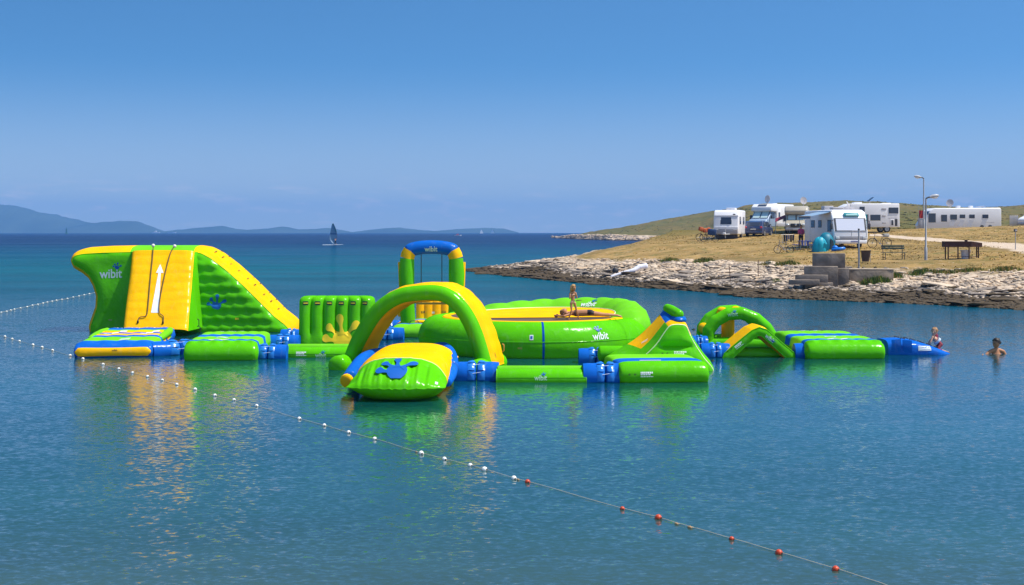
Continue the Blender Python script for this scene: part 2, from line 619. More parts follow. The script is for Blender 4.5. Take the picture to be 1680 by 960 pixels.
# ================================================================== THE SETTING
# ------------------------------------------------------------------ sea
def sea_material():
    m = bpy.data.materials.new('sea_water')
    m.use_nodes = True
    nt = m.node_tree
    L = nt.links.new
    def N(t, **kw):
        n = nt.nodes.new(t)
        for k, v in kw.items(): setattr(n, k, v)
        return n
    b = nt.nodes['Principled BSDF']
    b.inputs['IOR'].default_value = 1.333
    b.inputs['Roughness'].default_value = 0.05
    b.inputs['Specular IOR Level'].default_value = 0.0
    b.inputs['Roughness'].default_value = 0.9
    geo = N('ShaderNodeNewGeometry')
    sep = N('ShaderNodeSeparateXYZ')
    L(geo.outputs['Position'], sep.inputs[0])
    # bottom and depth give the water its colour: log of the distance from the bathing bay
    lg = N('ShaderNodeMath', operation='LOGARITHM'); lg.inputs[1].default_value = 10
    mx = N('ShaderNodeMath', operation='MAXIMUM'); mx.inputs[1].default_value = 1.0
    L(sep.outputs[1], mx.inputs[0]); L(mx.outputs[0], lg.inputs[0])
    big = N('ShaderNodeTexNoise'); big.inputs['Scale'].default_value = 0.045; big.inputs['Detail'].default_value = 4
    mp = N('ShaderNodeMapping'); mp.inputs['Scale'].default_value = (0.45, 1, 1)
    L(geo.outputs['Position'], mp.inputs[0]); L(mp.outputs[0], big.inputs['Vector'])
    wob = N('ShaderNodeMath', operation='MULTIPLY_ADD'); wob.inputs[1].default_value = 0.22; wob.inputs[2].default_value = -0.11
    L(big.outputs['Fac'], wob.inputs[0])
    ad = N('ShaderNodeMath', operation='ADD'); L(lg.outputs[0], ad.inputs[0]); L(wob.outputs[0], ad.inputs[1])
    mr = N('ShaderNodeMapRange'); mr.inputs[1].default_value = 1.0; mr.inputs[2].default_value = 3.4
    L(ad.outputs[0], mr.inputs[0])
    cr = N('ShaderNodeValToRGB')
    e = cr.color_ramp.elements
    stops = [(10, (0.060, 0.092, 0.068)), (16, (0.018, 0.078, 0.074)), (26, (0.0, 0.072, 0.080)), (40, (0.0, 0.068, 0.088)), (70, (0.0, 0.064, 0.104)),
             (120, (0.0, 0.090, 0.128)), (230, (0.0, 0.058, 0.120)), (420, (0.0, 0.022, 0.084)), (1200, (0.0, 0.010, 0.060))]
    pos = [(math.log10(d) - 1.0) / 2.4 for d, _ in stops]
    e[0].position = pos[0]; e[0].color = (*stops[0][1], 1)
    e[1].position = pos[-1]; e[1].color = (*stops[-1][1], 1)
    for p_, (_, c) in list(zip(pos, stops))[1:-1]:
        q = e.new(p_); q.color = (*c, 1)
    L(mr.outputs[0], cr.inputs[0])
    # weed and sand patches on the bottom
    wp = N('ShaderNodeTexNoise'); wp.inputs['Scale'].default_value = 0.16; wp.inputs['Detail'].default_value = 5; wp.inputs['Roughness'].default_value = 0.6
    mpw = N('ShaderNodeMapping'); mpw.inputs['Scale'].default_value = (0.5, 1, 1); mpw.inputs['Location'].default_value = (3, 12, 0)
    L(geo.outputs['Position'], mpw.inputs[0]); L(mpw.outputs[0], wp.inputs['Vector'])
    wr_ = N('ShaderNodeMapRange'); wr_.inputs[1].default_value = 0.35; wr_.inputs[2].default_value = 0.65; wr_.inputs[3].default_value = 0.80; wr_.inputs[4].default_value = 1.12
    L(wp.outputs['Fac'], wr_.inputs[0])
    wv = N('ShaderNodeVectorMath', operation='SCALE'); L(cr.outputs[0], wv.inputs[0]); L(wr_.outputs[0], wv.inputs['Scale'])
    L(wv.outputs[0], b.inputs['Base Color'])
    # wave facets: slopes of three wave sizes, less in calm streaks
    calm = N('ShaderNodeTexNoise'); calm.inputs['Scale'].default_value = 0.03; calm.inputs['Detail'].default_value = 5
    mpc = N('ShaderNodeMapping'); mpc.inputs['Scale'].default_value = (0.35, 1.4, 1); mpc.inputs['Location'].default_value = (31, 7, 0)
    L(geo.outputs['Position'], mpc.inputs[0]); L(mpc.outputs[0], calm.inputs['Vector'])
    cmr = N('ShaderNodeMapRange'); cmr.inputs[1].default_value = 0.35; cmr.inputs[2].default_value = 0.65; cmr.inputs[3].default_value = 0.45; cmr.inputs[4].default_value = 1.5
    L(calm.outputs['Fac'], cmr.inputs[0])
    total = None
    for sc, amp, st in ((15.0, WAVE[0], 0.7), (4.2, WAVE[1], 0.6), (0.7, WAVE[2], 0.5)):
        mpn = N('ShaderNodeMapping'); mpn.inputs['Scale'].default_value = (st, 1, 1); mpn.inputs['Rotation'].default_value = (0, 0, R(12))
        L(geo.outputs['Position'], mpn.inputs[0])
        nz = N('ShaderNodeTexNoise'); nz.inputs['Scale'].default_value = sc; nz.inputs['Detail'].default_value = 2; nz.inputs['Roughness'].default_value = 0.55
        nz.inputs['Distortion'].default_value = 0.4
        L(mpn.outputs[0], nz.inputs['Vector'])
        sb = N('ShaderNodeVectorMath', operation='SUBTRACT'); sb.inputs[1].default_value = (0.5, 0.5, 0.5)
        L(nz.outputs['Color'], sb.inputs[0])
        ml = N('ShaderNodeVectorMath', operation='MULTIPLY'); ml.inputs[1].default_value = (amp * 0.9, amp, 0)
        L(sb.outputs[0], ml.inputs[0])
        if total is None: total = ml
        else:
            a2 = N('ShaderNodeVectorMath', operation='ADD'); L(total.outputs[0], a2.inputs[0]); L(ml.outputs[0], a2.inputs[1]); total = a2
    # open water is rougher than the sheltered bay
    opn = N('ShaderNodeMapRange'); opn.inputs[1].default_value = 28; opn.inputs[2].default_value = 110; opn.inputs[3].default_value = 0.62; opn.inputs[4].default_value = 3.0
    L(sep.outputs[1], opn.inputs[0])
    mm = N('ShaderNodeMath', operation='MULTIPLY'); L(cmr.outputs[0], mm.inputs[0]); L(opn.outputs[0], mm.inputs[1])
    sca = N('ShaderNodeVectorMath', operation='SCALE'); L(total.outputs[0], sca.inputs[0]); L(mm.outputs[0], sca.inputs['Scale'])
    up = N('ShaderNodeVectorMath', operation='ADD'); up.inputs[1].default_value = (0, 0, 1); L(sca.outputs[0], up.inputs[0])
    nn = N('ShaderNodeVectorMath', operation='NORMALIZE'); L(up.outputs[0], nn.inputs[0])
    fr = N('ShaderNodeFresnel'); fr.inputs['IOR'].default_value = 1.333; L(nn.outputs[0], fr.inputs['Normal'])
    # at grazing angles a rough sea shows mostly wave faces tilted to the eye: less mirror than the sheltered bay
    fs = N('ShaderNodeMapRange'); fs.inputs[1].default_value = 26; fs.inputs[2].default_value = 75; fs.inputs[3].default_value = 1.38; fs.inputs[4].default_value = 0.42
    L(sep.outputs[1], fs.inputs[0])
    fm = N('ShaderNodeMath', operation='MULTIPLY'); L(fs.outputs[0], fm.inputs[1]); L(fr.outputs[0], fm.inputs[0])
    gl = N('ShaderNodeBsdfGlossy'); gl.inputs['Roughness'].default_value = 0.11; L(nn.outputs[0], gl.inputs['Normal'])
    ms = N('ShaderNodeMixShader'); L(fm.outputs[0], ms.inputs[0]); L(b.outputs[0], ms.inputs[1]); L(gl.outputs[0], ms.inputs[2])
    L(ms.outputs[0], nt.nodes['Material Output'].inputs['Surface'])
    return m
WAVE = (0.50, 0.15, 0.07)
SEA_R = 6000
tag(MB().add([(-SEA_R, -150, 0), (SEA_R, -150, 0), (SEA_R, SEA_R, 0), (-SEA_R, SEA_R, 0)], [(0, 1, 2, 3)]).build('sea', sea_material(), None, False),
    'blue green sea reaching to the horizon', None, None, 'structure')

# ------------------------------------------------------------------ the land: height as a function of view column and distance
_px = np.array([740, 757, 800, 860, 900, 980, 1050, 1100, 1160, 1200, 1207, 1225, 1300, 1400, 1500, 1600, 1680, 1800, 2200, 2700])
_fy = np.array([443.5, 444, 450, 456, 460, 467, 472, 475, 480, 483, 487, 488, 491, 495, 499, 504, 509, 514, 530, 550])
_fd = CAM_H * FPX / (_fy - HZ)
_keep = np.array([p not in (1160, 1200, 1207, 1225) for p in _px])
def d_front(px): return np.interp(px, _px, _fd)
def d_back(px): return np.interp(px, [740, 757, 840, 900, 960, 1000, 1035, 1060, 1100, 1150, 1190, 1240], [118.5, 119.5, 122, 124, 128, 134, 141, 150, 172, 215, 330, 900])
def k_low(px): return np.interp(px, [740, 800, 840, 900, 960, 1060, 1200], [0.3, 0.35, 0.42, 0.60, 0.76, 0.96, 1.0])
_gs = [0, 3, 7, 11, 13, 16, 22, 30, 49, 62, 72, 84, 100, 130]
_gz = [0, .30, .66, 1.05, 1.25, 1.42, 1.72, 2.28, 2.75, 3.2, 3.72, 3.35, 3.4, 3.8]
def G(s): return np.interp(s, _gs, _gz)
def d_head(px): return np.interp(px, [880, 900, 908, 930, 960, 1000, 1050, 1100, 1150, 1200, 1260], [1800, 1000, 770, 690, 620, 556, 527, 512, 500, 440, 300])
def ridge_y(px): return np.interp(px, [895, 910, 935, 965, 1000, 1050, 1100, 1170, 1250, 1330, 1390, 1470, 1540, 1600, 1680, 1800, 2000, 2400],
                                  [391, 389.5, 385.5, 381, 376.5, 367.5, 358.5, 346.5, 339, 335.5, 333.5, 337, 341, 345, 341, 336, 335, 342])
def path_s(px): return np.interp(px, [1440, 1470, 1520, 1600, 1680, 1800, 2200], [60, 56, 50, 42, 33, 22, 20])
def terrain(px, d, rough=True):
    px = np.asarray(px, float); d = np.asarray(d, float)
    X = (px - 840) * d / FPX
    wob = fbm(X * 0.22, d * 0.22, 4) * 5.0
    dj = d_front(px)
    dsm = np.interp(px, _px[_keep], _fd[_keep])
    wj = 1 - sstep(0, 10, d - dj)
    df = dsm * (1 - wj) + dj * wj
    s = d - df + wob * np.clip((d - df) / 6 + 0.4, 0.4, 1)
    sb = d_back(px) - d + fbm(X * 0.15 + 9, d * 0.15, 3) * 4
    zn = np.where(s > 0, k_low(px) * G(np.maximum(s, 0)), s * 0.12)
    zb = np.where(sb > 0, 0.15 * sb, sb * 0.12)
    z = np.minimum(zn, zb)
    # the long van's hollow is a little further right-hand up
    z = z + np.clip((px - 1480) / 200, 0, 1.2) * 0.35 * sstep(50, 75, s)
    # headland
    sh = d - d_head(px) + fbm(X * 0.03 + 5, d * 0.03, 3) * 14
    dr = np.maximum(650, d_head(px) + 70)
    zr = CAM_H + (HZ - ridge_y(px)) * dr / FPX
    bank = np.minimum(2.2, np.maximum(zr, 0.8))
    hz = np.where(sh > 0, np.minimum(bank, sh * 0.16) + np.maximum(zr - bank, 0) * sstep(16, np.maximum(dr - d_head(px), 60), sh) , sh * 0.1)
    inland = 3.4 + (zr - 3.4) * sstep(170, 640, d)
    w = sstep(1160, 1230, px)
    far = hz * (1 - w) + np.where(d > 150, inland, -3) * w
    far = np.where(d > dr, far - (d - dr) * 0.05, far)
    near_ok = d < 330
    z = np.where(near_ok, np.maximum(z, np.where(d > 150, far, -3)), far)
    z = np.maximum(z, -2.0)
    sh_eq = np.where(z == far, np.clip(sh * 16 / 14, -5, 400) * (1 - w) + 300 * w, s * 1.0)
    sh_eq = np.where((d > 150) & (px < 1230), np.minimum(np.clip(sh * 16 / 14, -5, 400), 400) * (1 - w) + 300 * w, sh_eq)
    sh_eq = np.where((d <= 330) & (sb < 90) & (px < 1200) & (d < 250), np.minimum(s * np.interp(px, [757, 880, 960, 1040], [0.22, 0.40, 0.80, 1.0]), np.maximum(sb * 1.2, 0)), sh_eq)
    sh_eq = sh_eq + np.where(d < 150, np.interp(px, [1250, 1330, 1450], [0, 2.0, 3.4]) * sstep(4, 10, sh_eq), 0)
    if rough:
        rock = sstep(-1.0, 2.0, sh_eq) * (1 - sstep(13, 19, sh_eq))
        ledge = np.abs(fbm(X * 0.55, d * 0.30 + 3, 5)) * 0.9 - 0.15
        z = z + rock * (ledge * 0.55 + fbm(X * 2.2, d * 1.6, 3) * 0.22) * np.clip(sh_eq / 3, 0.15, 1) * np.where(d > 300, 3.0, 1.0)
        z = z + (1 - rock) * sstep(15, 22, sh_eq) * (fbm(X * 0.8, d * 0.5, 4) * 0.10 + np.where(d > 200, fbm(X * 0.11, d * 0.07, 5) * 1.6, 0))
    return z, sh_eq, s
def gz(px, d):
    return float(terrain(np.array([px]), np.array([d]))[0][0])
def place(px, d, dz=0.0):
    return (X_at(px, d), d, gz(px, d) + dz)

def terrain_material():
    m = bpy.data.materials.new('shore_ground')
    m.use_nodes = True
    nt = m.node_tree
    L = nt.links.new
    def N(t, **kw):
        n = nt.nodes.new(t)
        for k, v in kw.items(): setattr(n, k, v)
        return n
    b = nt.nodes['Principled BSDF']
    b.inputs['Roughness'].default_value = 0.9
    b.inputs['Specular IOR Level'].default_value = 0.2
    geo = N('ShaderNodeNewGeometry')
    at = N('ShaderNodeAttribute', attribute_name='shore')
    pa = N('ShaderNodeAttribute', attribute_name='track')
    hi = N('ShaderNodeAttribute', attribute_name='hill')
    def noise(sc, det=4, ro=0.6):
        n = N('ShaderNodeTexNoise'); n.inputs['Scale'].default_value = sc; n.inputs['Detail'].default_value = det; n.inputs['Roughness'].default_value = ro
        L(geo.outputs['Position'], n.inputs['Vector']); return n.outputs['Fac']
    def mrange(src, a, b_, c=0.0, d=1.0):
        n = N('ShaderNodeMapRange'); n.inputs[1].default_value = a; n.inputs[2].default_value = b_; n.inputs[3].default_value = c; n.inputs[4].default_value = d
        L(src, n.inputs[0]); return n.outputs[0]
    def mix(f, a, b_):
        n = N('ShaderNodeMix', data_type='RGBA')
        if isinstance(f, float): n.inputs[0].default_value = f
        else: L(f, n.inputs[0])
        for q, i in ((a, 6), (b_, 7)):
            if isinstance(q, tuple): n.inputs[i].default_value = (*q, 1)
            else: L(q, n.inputs[i])
        return n.outputs[2]
    def math_(op, a, b_):
        n = N('ShaderNodeMath', operation=op)
        for i, q in enumerate((a, b_)):
            if isinstance(q, (int, float)): n.inputs[i].default_value = q
            else: L(q, n.inputs[i])
        return n.outputs[0]
    def N_sep(g):
        q = N('ShaderNodeSeparateXYZ'); L(g.outputs['Position'], q.inputs[0]); return q.outputs[1]
    def mixf(f, a, b_):
        q = N('ShaderNodeMix', data_type='FLOAT'); L(f, q.inputs[0]); L(a, q.inputs[2]); L(b_, q.inputs[3]); return q.outputs[0]
    n1 = noise(0.35, 5); n2 = noise(3.0, 5, 0.7); n3 = noise(0.9, 5, 0.65); n4 = noise(9.0, 3, 0.7)
    sh = math_('ADD', at.outputs['Fac'], math_('MULTIPLY', math_('SUBTRACT', n3, 0.5), 9.0))
    n5 = noise(0.22, 6, 0.75)
    fard = mrange(N_sep(geo), 250.0, 420.0)
    n2 = mixf(fard, n2, n5)
    wet = mix(mrange(n2, 0.35, 0.65), (0.050, 0.030, 0.014), (0.115, 0.080, 0.042))
    grey = mix(mrange(n2, 0.38, 0.62), (0.06, 0.048, 0.038), (0.34, 0.28, 0.22))
    pale = mix(mrange(n2, 0.36, 0.55), (0.18, 0.13, 0.085), (0.60, 0.47, 0.34))
    ms_ = N('ShaderNodeMapping'); ms_.inputs['Scale'].default_value = (0.35, 1.6, 5.0); L(geo.outputs['Position'], ms_.inputs[0])
    ns_ = N('ShaderNodeTexNoise'); ns_.inputs['Scale'].default_value = 1.5; ns_.inputs['Detail'].default_value = 5; ns_.inputs['Roughness'].default_value = .7
    L(ms_.outputs[0], ns_.inputs['Vector'])
    crack = mrange(ns_.outputs['Fac'], 0.52, 0.60)
    grey = mix(crack, grey, (0.05, 0.04, 0.032)); pale = mix(math_('MULTIPLY', crack, 0.55), pale, (0.10, 0.075, 0.05))
    rock = mix(mrange(sh, 3.0, 4.8), wet, grey)
    rock = mix(mrange(sh, 6.0, 9.0), rock, pale)
    dry = mix(mrange(n1, 0.42, 0.58), (0.29, 0.178, 0.050), (0.40, 0.250, 0.085))
    dry = mix(mrange(n3, 0.49, 0.64), dry, (0.16, 0.135, 0.030))
    dry = mix(mrange(n2, 0.57, 0.68), dry, (0.54, 0.39, 0.25))
    n6 = noise(0.16, 5, 0.6)
    dry = mix(mrange(n6, 0.50, 0.62, 0.0, 0.7), dry, (0.20, 0.135, 0.045))
    col = mix(mrange(sh, 15.0, 17.5), rock, dry)
    trk = mix(mrange(n2, 0.3, 0.7), (0.50, 0.37, 0.25), (0.68, 0.55, 0.42))
    col = mix(mrange(math_('ADD', pa.outputs['Fac'], math_('MULTIPLY', math_('SUBTRACT', n3, 0.5), 0.9)), 0.42, 0.62), col, trk)
    h1 = noise(0.05, 6, 0.7); h2 = noise(0.35, 5, 0.75)
    hc = mix(mrange(h1, 0.42, 0.58), (0.165, 0.118, 0.024), (0.110, 0.102, 0.018))
    hc = mix(mrange(h2, 0.50, 0.68), hc, (0.080, 0.076, 0.016))
    hc = mix(mrange(h2, 0.44, 0.34), hc, (0.21, 0.14, 0.04))
    hf = math_('MULTIPLY', hi.outputs['Fac'], mrange(sh, 15.0, 18.0))
    col = mix(hf, col, hc)
    L(col, b.inputs['Base Color'])
    bp = N('ShaderNodeBump'); bp.inputs['Distance'].default_value = 0.12
    hsum = math_('ADD', n2, math_('MULTIPLY', n4, 0.5))
    L(hsum, bp.inputs['Height']); L(bp.outputs[0], b.inputs['Normal'])
    return m

pxs = np.concatenate([np.arange(735, 1700, 2.5), np.arange(1700, 2500, 8)])
ds = np.concatenate([np.arange(47, 130, 0.4), np.arange(130, 200, 1.0), np.arange(200, 420, 4.0), np.arange(420, 490, 5.0), np.arange(490, 640, 1.6), np.arange(640, 860, 5.0)])
PXg, Dg = np.meshgrid(pxs, ds)
Zg, Sg, S0 = terrain(PXg, Dg)
XX = (PXg - 840) * Dg / FPX
nr, nc = PXg.shape
keep = Zg > -0.6
idx = np.arange(nr * nc).reshape(nr, nc)
q = np.stack([idx[:-1, :-1], idx[:-1, 1:], idx[1:, 1:], idx[1:, :-1]], -1)
ok = (keep[:-1, :-1] | keep[:-1, 1:] | keep[1:, 1:] | keep[1:, :-1])
q = q[ok]
used = np.unique(q)
remap = -np.ones(nr * nc, int); remap[used] = np.arange(len(used))
V = np.stack([XX.ravel(), Dg.ravel(), Zg.ravel()], -1)[used]
Fq = remap[q]
me = bpy.data.meshes.new('shore')
me.vertices.add(len(V)); me.vertices.foreach_set('co', V.ravel())
me.loops.add(len(Fq) * 4); me.loops.foreach_set('vertex_index', Fq.ravel())
me.polygons.add(len(Fq)); me.polygons.foreach_set('loop_start', np.arange(len(Fq)) * 4)
me.polygons.foreach_set('use_smooth', np.ones(len(Fq), bool))
me.update(calc_edges=True)
trk = np.exp(-((S0 - path_s(PXg)) / (3.2 + 0.02 * (PXg - 1440))) ** 2) * (PXg > 1425) * (Dg < 170)
hill = sstep(128, 165, Dg + (PXg - 1350) * -0.03)
for nm, arr in (('shore', Sg), ('track', trk), ('hill', hill)):
    a = me.attributes.new(nm, 'FLOAT', 'POINT')
    a.data.foreach_set('value', arr.ravel()[used].astype(np.float32))
me.materials.append(terrain_material())
shore = bpy.data.objects.new('shore', me)
COL.objects.link(shore)
tag(shore, 'grassy headland with a pale rocky shore', None, None, 'structure')

# ------------------------------------------------------------------ stones on the shore
STONE = [mat('pale_stone', (0.60, 0.47, 0.345), 0.9, 0.2, 0.25, 2.0, 0.02, 8), mat('grey_stone', (0.25, 0.205, 0.17), 0.9, 0.2, 0.3, 2.0, 0.02, 8),
         mat('weedy_stone', (0.075, 0.050, 0.024), 0.8, 0.3, 0.35, 2.0, 0.02, 8), mat('sandy_stone', (0.54, 0.39, 0.255), 0.9, 0.2, 0.2, 2.0, 0.02, 8)]
def rock_shape(r, seed, sub=1):
    bm = bmesh.new()
    bmesh.ops.create_icosphere(bm, subdivisions=sub, radius=1)
    rr = random.Random(seed)
    dirs = [Vector((rr.gauss(0, 1), rr.gauss(0, 1), rr.gauss(0, 0.7))).normalized() for _ in range(7)]
    cut = [rr.uniform(0.55, 0.9) for _ in dirs]
    for v in bm.verts:
        for dr_, c in zip(dirs, cut):
            e = v.co.dot(dr_)
            if e > c: v.co -= dr_ * (e - c)
        v.co *= rr.uniform(0.9, 1.1)
    bm.verts.index_update()
    vs = np.array([v.co[:] for v in bm.verts]); fs = [[v.index for v in f.verts] for f in bm.faces]
    bm.free()
    return vs, fs
def stone_kind(se, r, x=0.0, d=0.0):
    f = x
    if se < 3.6 + f * 6: return 2
    if f > .10 and r.random() < .7: return r.choice([1, 1, 2])
    if se < 7.0: return r.choice([1, 1, 2, 0])
    return r.choice([0, 0, 0, 3, 1])
shapes = [rock_shape(1, k, 1) for k in range(10)]
rr = random.Random(5)
pebbles = MB()
cand_px = rng.uniform(765, 1720, 34000); cand_d = rng.uniform(0, 18, 34000)
cd = d_front(cand_px) + cand_d * np.where(cand_px < 1000, 1.4, 1.0)
cz, cs, _ = terrain(cand_px, cd)
cnt = 0
cn1 = fbm((cand_px - 840) * cd / FPX * .35, cd * .35, 3); cn2 = fbm(cand_px * .02, cd * .5, 3)
for px_, d_, z_, s_, k1_, k2_ in zip(cand_px, cd, cz, cs, cn1, cn2):
    if not (-0.3 < s_ < 17.5) or z_ < -0.1: continue
    if s_ > 14 and rr.random() < 0.6: continue
    if s_ > 5 and rr.random() < .45 + 2.5 * k2_: continue
    vs, fs = shapes[rr.randrange(10)]
    size = rr.uniform(0.05, 0.17) * (1.3 if s_ < 6 else 1)
    a = rr.uniform(0, 6.28)
    sx, sy, sz = size * rr.uniform(0.8, 1.5), size * rr.uniform(0.7, 1.2), size * rr.uniform(0.22, 0.5)
    ca, sa = math.cos(a), math.sin(a)
    x0 = X_at(px_, d_)
    pts = [(x0 + (v[0] * sx * ca - v[1] * sy * sa), d_ + v[0] * sx * sa + v[1] * sy * ca, z_ + v[2] * sz + sz * 0.2) for v in vs]
    pebbles.add(pts, fs, stone_kind(s_, rr, k1_))
    cnt += 1
    if cnt > 15000: break
fpx = rng.uniform(905, 1165, 5000); fd = d_head(fpx) + rng.uniform(-4, 15, 5000)
fz, fs2, _ = terrain(fpx, fd)
for px_, d_, z_, s_ in zip(fpx, fd, fz, fs2):
    if z_ < -.1 or s_ > 19: continue
    vs, fs = shapes[rr.randrange(10)]
    if rr.random() < .5: continue
    size = rr.uniform(.3, .9)
    x0 = X_at(px_, d_)
    pebbles.add([(x0 + v[0] * size * 1.4, d_ + v[1] * size, z_ + v[2] * size * .45) for v in vs], fs, 2 if s_ < 1.5 else rr.choice([0, 0, 1, 3]))
tag(pebbles.build('loose_stones', STONE, shore, False), None, None, None, 'stuff')
smesh = []
for k in range(12):
    vs, fs = rock_shape(1, 100 + k, 2)
    row = []
    for q_ in range(4):
        row.append(MB().add(vs, fs).mesh('stone', STONE[q_], True, 25))
    smesh.append(row)
cnt = 0
while cnt < 280:
    px_ = rr.uniform(770, 1690); f_ = rr.uniform(0, 17)
    d_ = float(d_front(px_)) + f_ * (1.3 if px_ < 1000 else 1.0)
    z_, s_, _ = (float(q_[0]) for q_ in terrain(np.array([px_]), np.array([d_])))
    if not (-0.2 < s_ < 16.5) or z_ < -0.05: continue
    if 1285 < px_ < 1460 and 64 < d_ < 80: continue
    o = bpy.data.objects.new('stone', smesh[rr.randrange(12)][stone_kind(s_, rr, float(fbm(np.array([X_at(px_, d_) * .35]), np.array([d_ * .35]), 3)[0]))])
    size = rr.uniform(0.16, 0.36)
    o.scale = (size * rr.uniform(0.9, 1.7), size * rr.uniform(0.7, 1.2), size * rr.uniform(0.2, 0.42))
    if s_ < 10 and rr.random() < .5: o.scale = (rr.uniform(.5, 1.25), rr.uniform(.25, .5), rr.uniform(.06, .14))
    o.rotation_euler = (rr.uniform(-.15, .15), rr.uniform(-.15, .15), rr.uniform(-0.5, 0.5))
    o.location = (X_at(px_, d_), d_, z_ + 0.02)
    o.parent = shore
    COL.objects.link(o)
    cnt += 1

# ------------------------------------------------------------------ grass and scrub
GRASS = mat('green_grass', (0.075, 0.125, 0.014), 0.8, 0.2, 0.3, 1.0)
GRASSD = mat('dry_grass', (0.34, 0.22, 0.065), 0.9, 0.1, 0.3, 0.6)
SCRUB = mat('scrub_leaves', (0.125, 0.112, 0.024), 0.8, 0.2, 0.4, 0.3)
SCRUBD = mat('scrub_dry', (0.19, 0.135, 0.032), 0.9, 0.1, 0.3, 0.3)
def blade(mb, x, y, z, h, w, a, lean, mi=0):
    c, s = math.cos(a), math.sin(a)
    mb.add([(x - c * w, y - s * w, z - 0.02), (x + c * w, y + s * w, z - 0.02), (x + c * w * .6 + s * lean * .5, y + s * w * .6 - c * lean * .5, z + h * .65), (x + s * lean, y - c * lean, z + h)],
           [(0, 1, 2), (0, 2, 3)], mi)
mb = MB()
n_ = 8000
gpx = rng.uniform(1000, 1690, n_); gs_ = rng.uniform(14.5, 70, n_)
gd = d_front(gpx) + gs_
gZ, gS, g0 = terrain(gpx, gd)
gn = fbm((gpx - 840) * gd / FPX * 0.25, gd * 0.25, 4)
for x_, d_, z_, s_, s0_, f_ in zip(gpx, gd, gZ, gS, g0, gn):
    if s_ < 15.5 or abs(s0_ - path_s(x_)) < 3.5 and x_ > 1430: continue
    if f_ < -0.02: continue
    X_ = X_at(x_, d_)
    for _ in range(3):
        blade(mb, X_ + rr.gauss(0, .12), d_ + rr.gauss(0, .12), z_, rr.uniform(.02, .06), rr.uniform(.03, .08), rr.uniform(0, 3.14), rr.uniform(-.08, .08), 1 if rr.random() < 0.98 else 0)
tag(mb.build('dry_lawn_grass', [GRASS, GRASSD], None, False), 'short dry grass covering the lawn between the vans and the stony shore', 'grass', None, 'stuff')
mb = MB()
n_ = 5000
gpx = rng.uniform(930, 1700, n_); gd = rng.uniform(165, 655, n_)
gZ, gS, _ = terrain(gpx, gd)
gn = fbm((gpx - 840) * gd / FPX * 0.04 + 3, gd * 0.03, 4)
for x_, d_, z_, s_, f_ in zip(gpx, gd, gZ, gS, gn):
    if s_ < 19 or z_ < 2.5 or f_ < -0.03: continue
    vs, fs = shapes[rr.randrange(10)]
    sz = rr.uniform(0.2, 0.5)
    X_ = X_at(x_, d_)
    k_ = 0 if rr.random() < 0.5 + f_ * 2 else 1
    for _ in range(7):
        ox, oy = rr.gauss(0, sz * .6), rr.gauss(0, sz * .5)
        blade(mb, X_ + ox, d_ + oy, z_ - .05, sz * rr.uniform(.3, .7), sz * rr.uniform(.3, .7), rr.uniform(-.6, .6), rr.uniform(-.3, .3) * sz, k_)
tag(mb.build('hill_scrub', [SCRUB, SCRUBD], None, False), 'low olive scrub and dry grass covering the hill behind the vans', 'scrub', None, 'stuff')

def tuft(px, d, w, h, label, n=160, dryf=0.2, depth=0.7, hang=0.0):
    n = int(n * 3)
    p = place(px, d)
    t = thing('grass_tuft', label, 'grass tuft', p, 0, 'green tufts along the shore bank')
    mb = MB()
    r_ = random.Random(int(px * 7 + d))
    for _ in range(n):
        ox = r_.triangular(-1, 1, 0) * w / 2; oy = r_.gauss(0, depth * .3)
        e = 1 - (abs(ox) / (w / 2)) ** 2 * .6
        pz_ = gz(px + ox * FPX / d, d + oy) - p[2]
        blade(mb, ox, oy, pz_, h * e * r_.uniform(.3, 1.0), r_.uniform(.012, .03), r_.uniform(-1.4, 1.4), r_.uniform(-.35, .35) * h, 1 if r_.random() < dryf else 0)
    tag(mb.build('blades', [GRASS, GRASSD], t, False), kind='stuff')
tuft(1290, 83, 1.9, .32, 'low green grass clump on stones left of the concrete steps', 220, .3)
tuft(1258, 85, 1.3, .3, 'small green clump at lawn edge behind the right beach stake', 120, .4)
tuft(1438, 72, 1.9, .5, 'bright green grass clump against the low concrete wall', 300, .1)
tuft(1462, 74.5, 1.5, .45, 'green grass clump at right end of the low concrete wall', 220, .15)
tuft(1512, 75, 2.0, .42, 'green grass clump on the bank under the near lamp post', 260, .15)
tuft(1545, 74.6, 1.4, .3, 'olive grass clump hanging on the bank left of the barbecue', 150, .4)
tuft(1585, 74.5, 2.6, .3, 'dark grass clump on the bank edge below the barbecue', 180, .4)
tuft(1650, 73.5, 2.2, .3, 'dark grass clump on bank edge near the right photo border', 180, .5)
tuft(1155, 92, 1.6, .38, 'dark green low shrub on pale stones below the caravan', 200, .2)
tuft(1098, 95, 1.7, .3, 'olive low shrub on pale stones near the headland slope', 170, .3)
tuft(1272, 76, .7, .2, 'tiny green plant on pale stones beside the concrete steps', 70, .1)

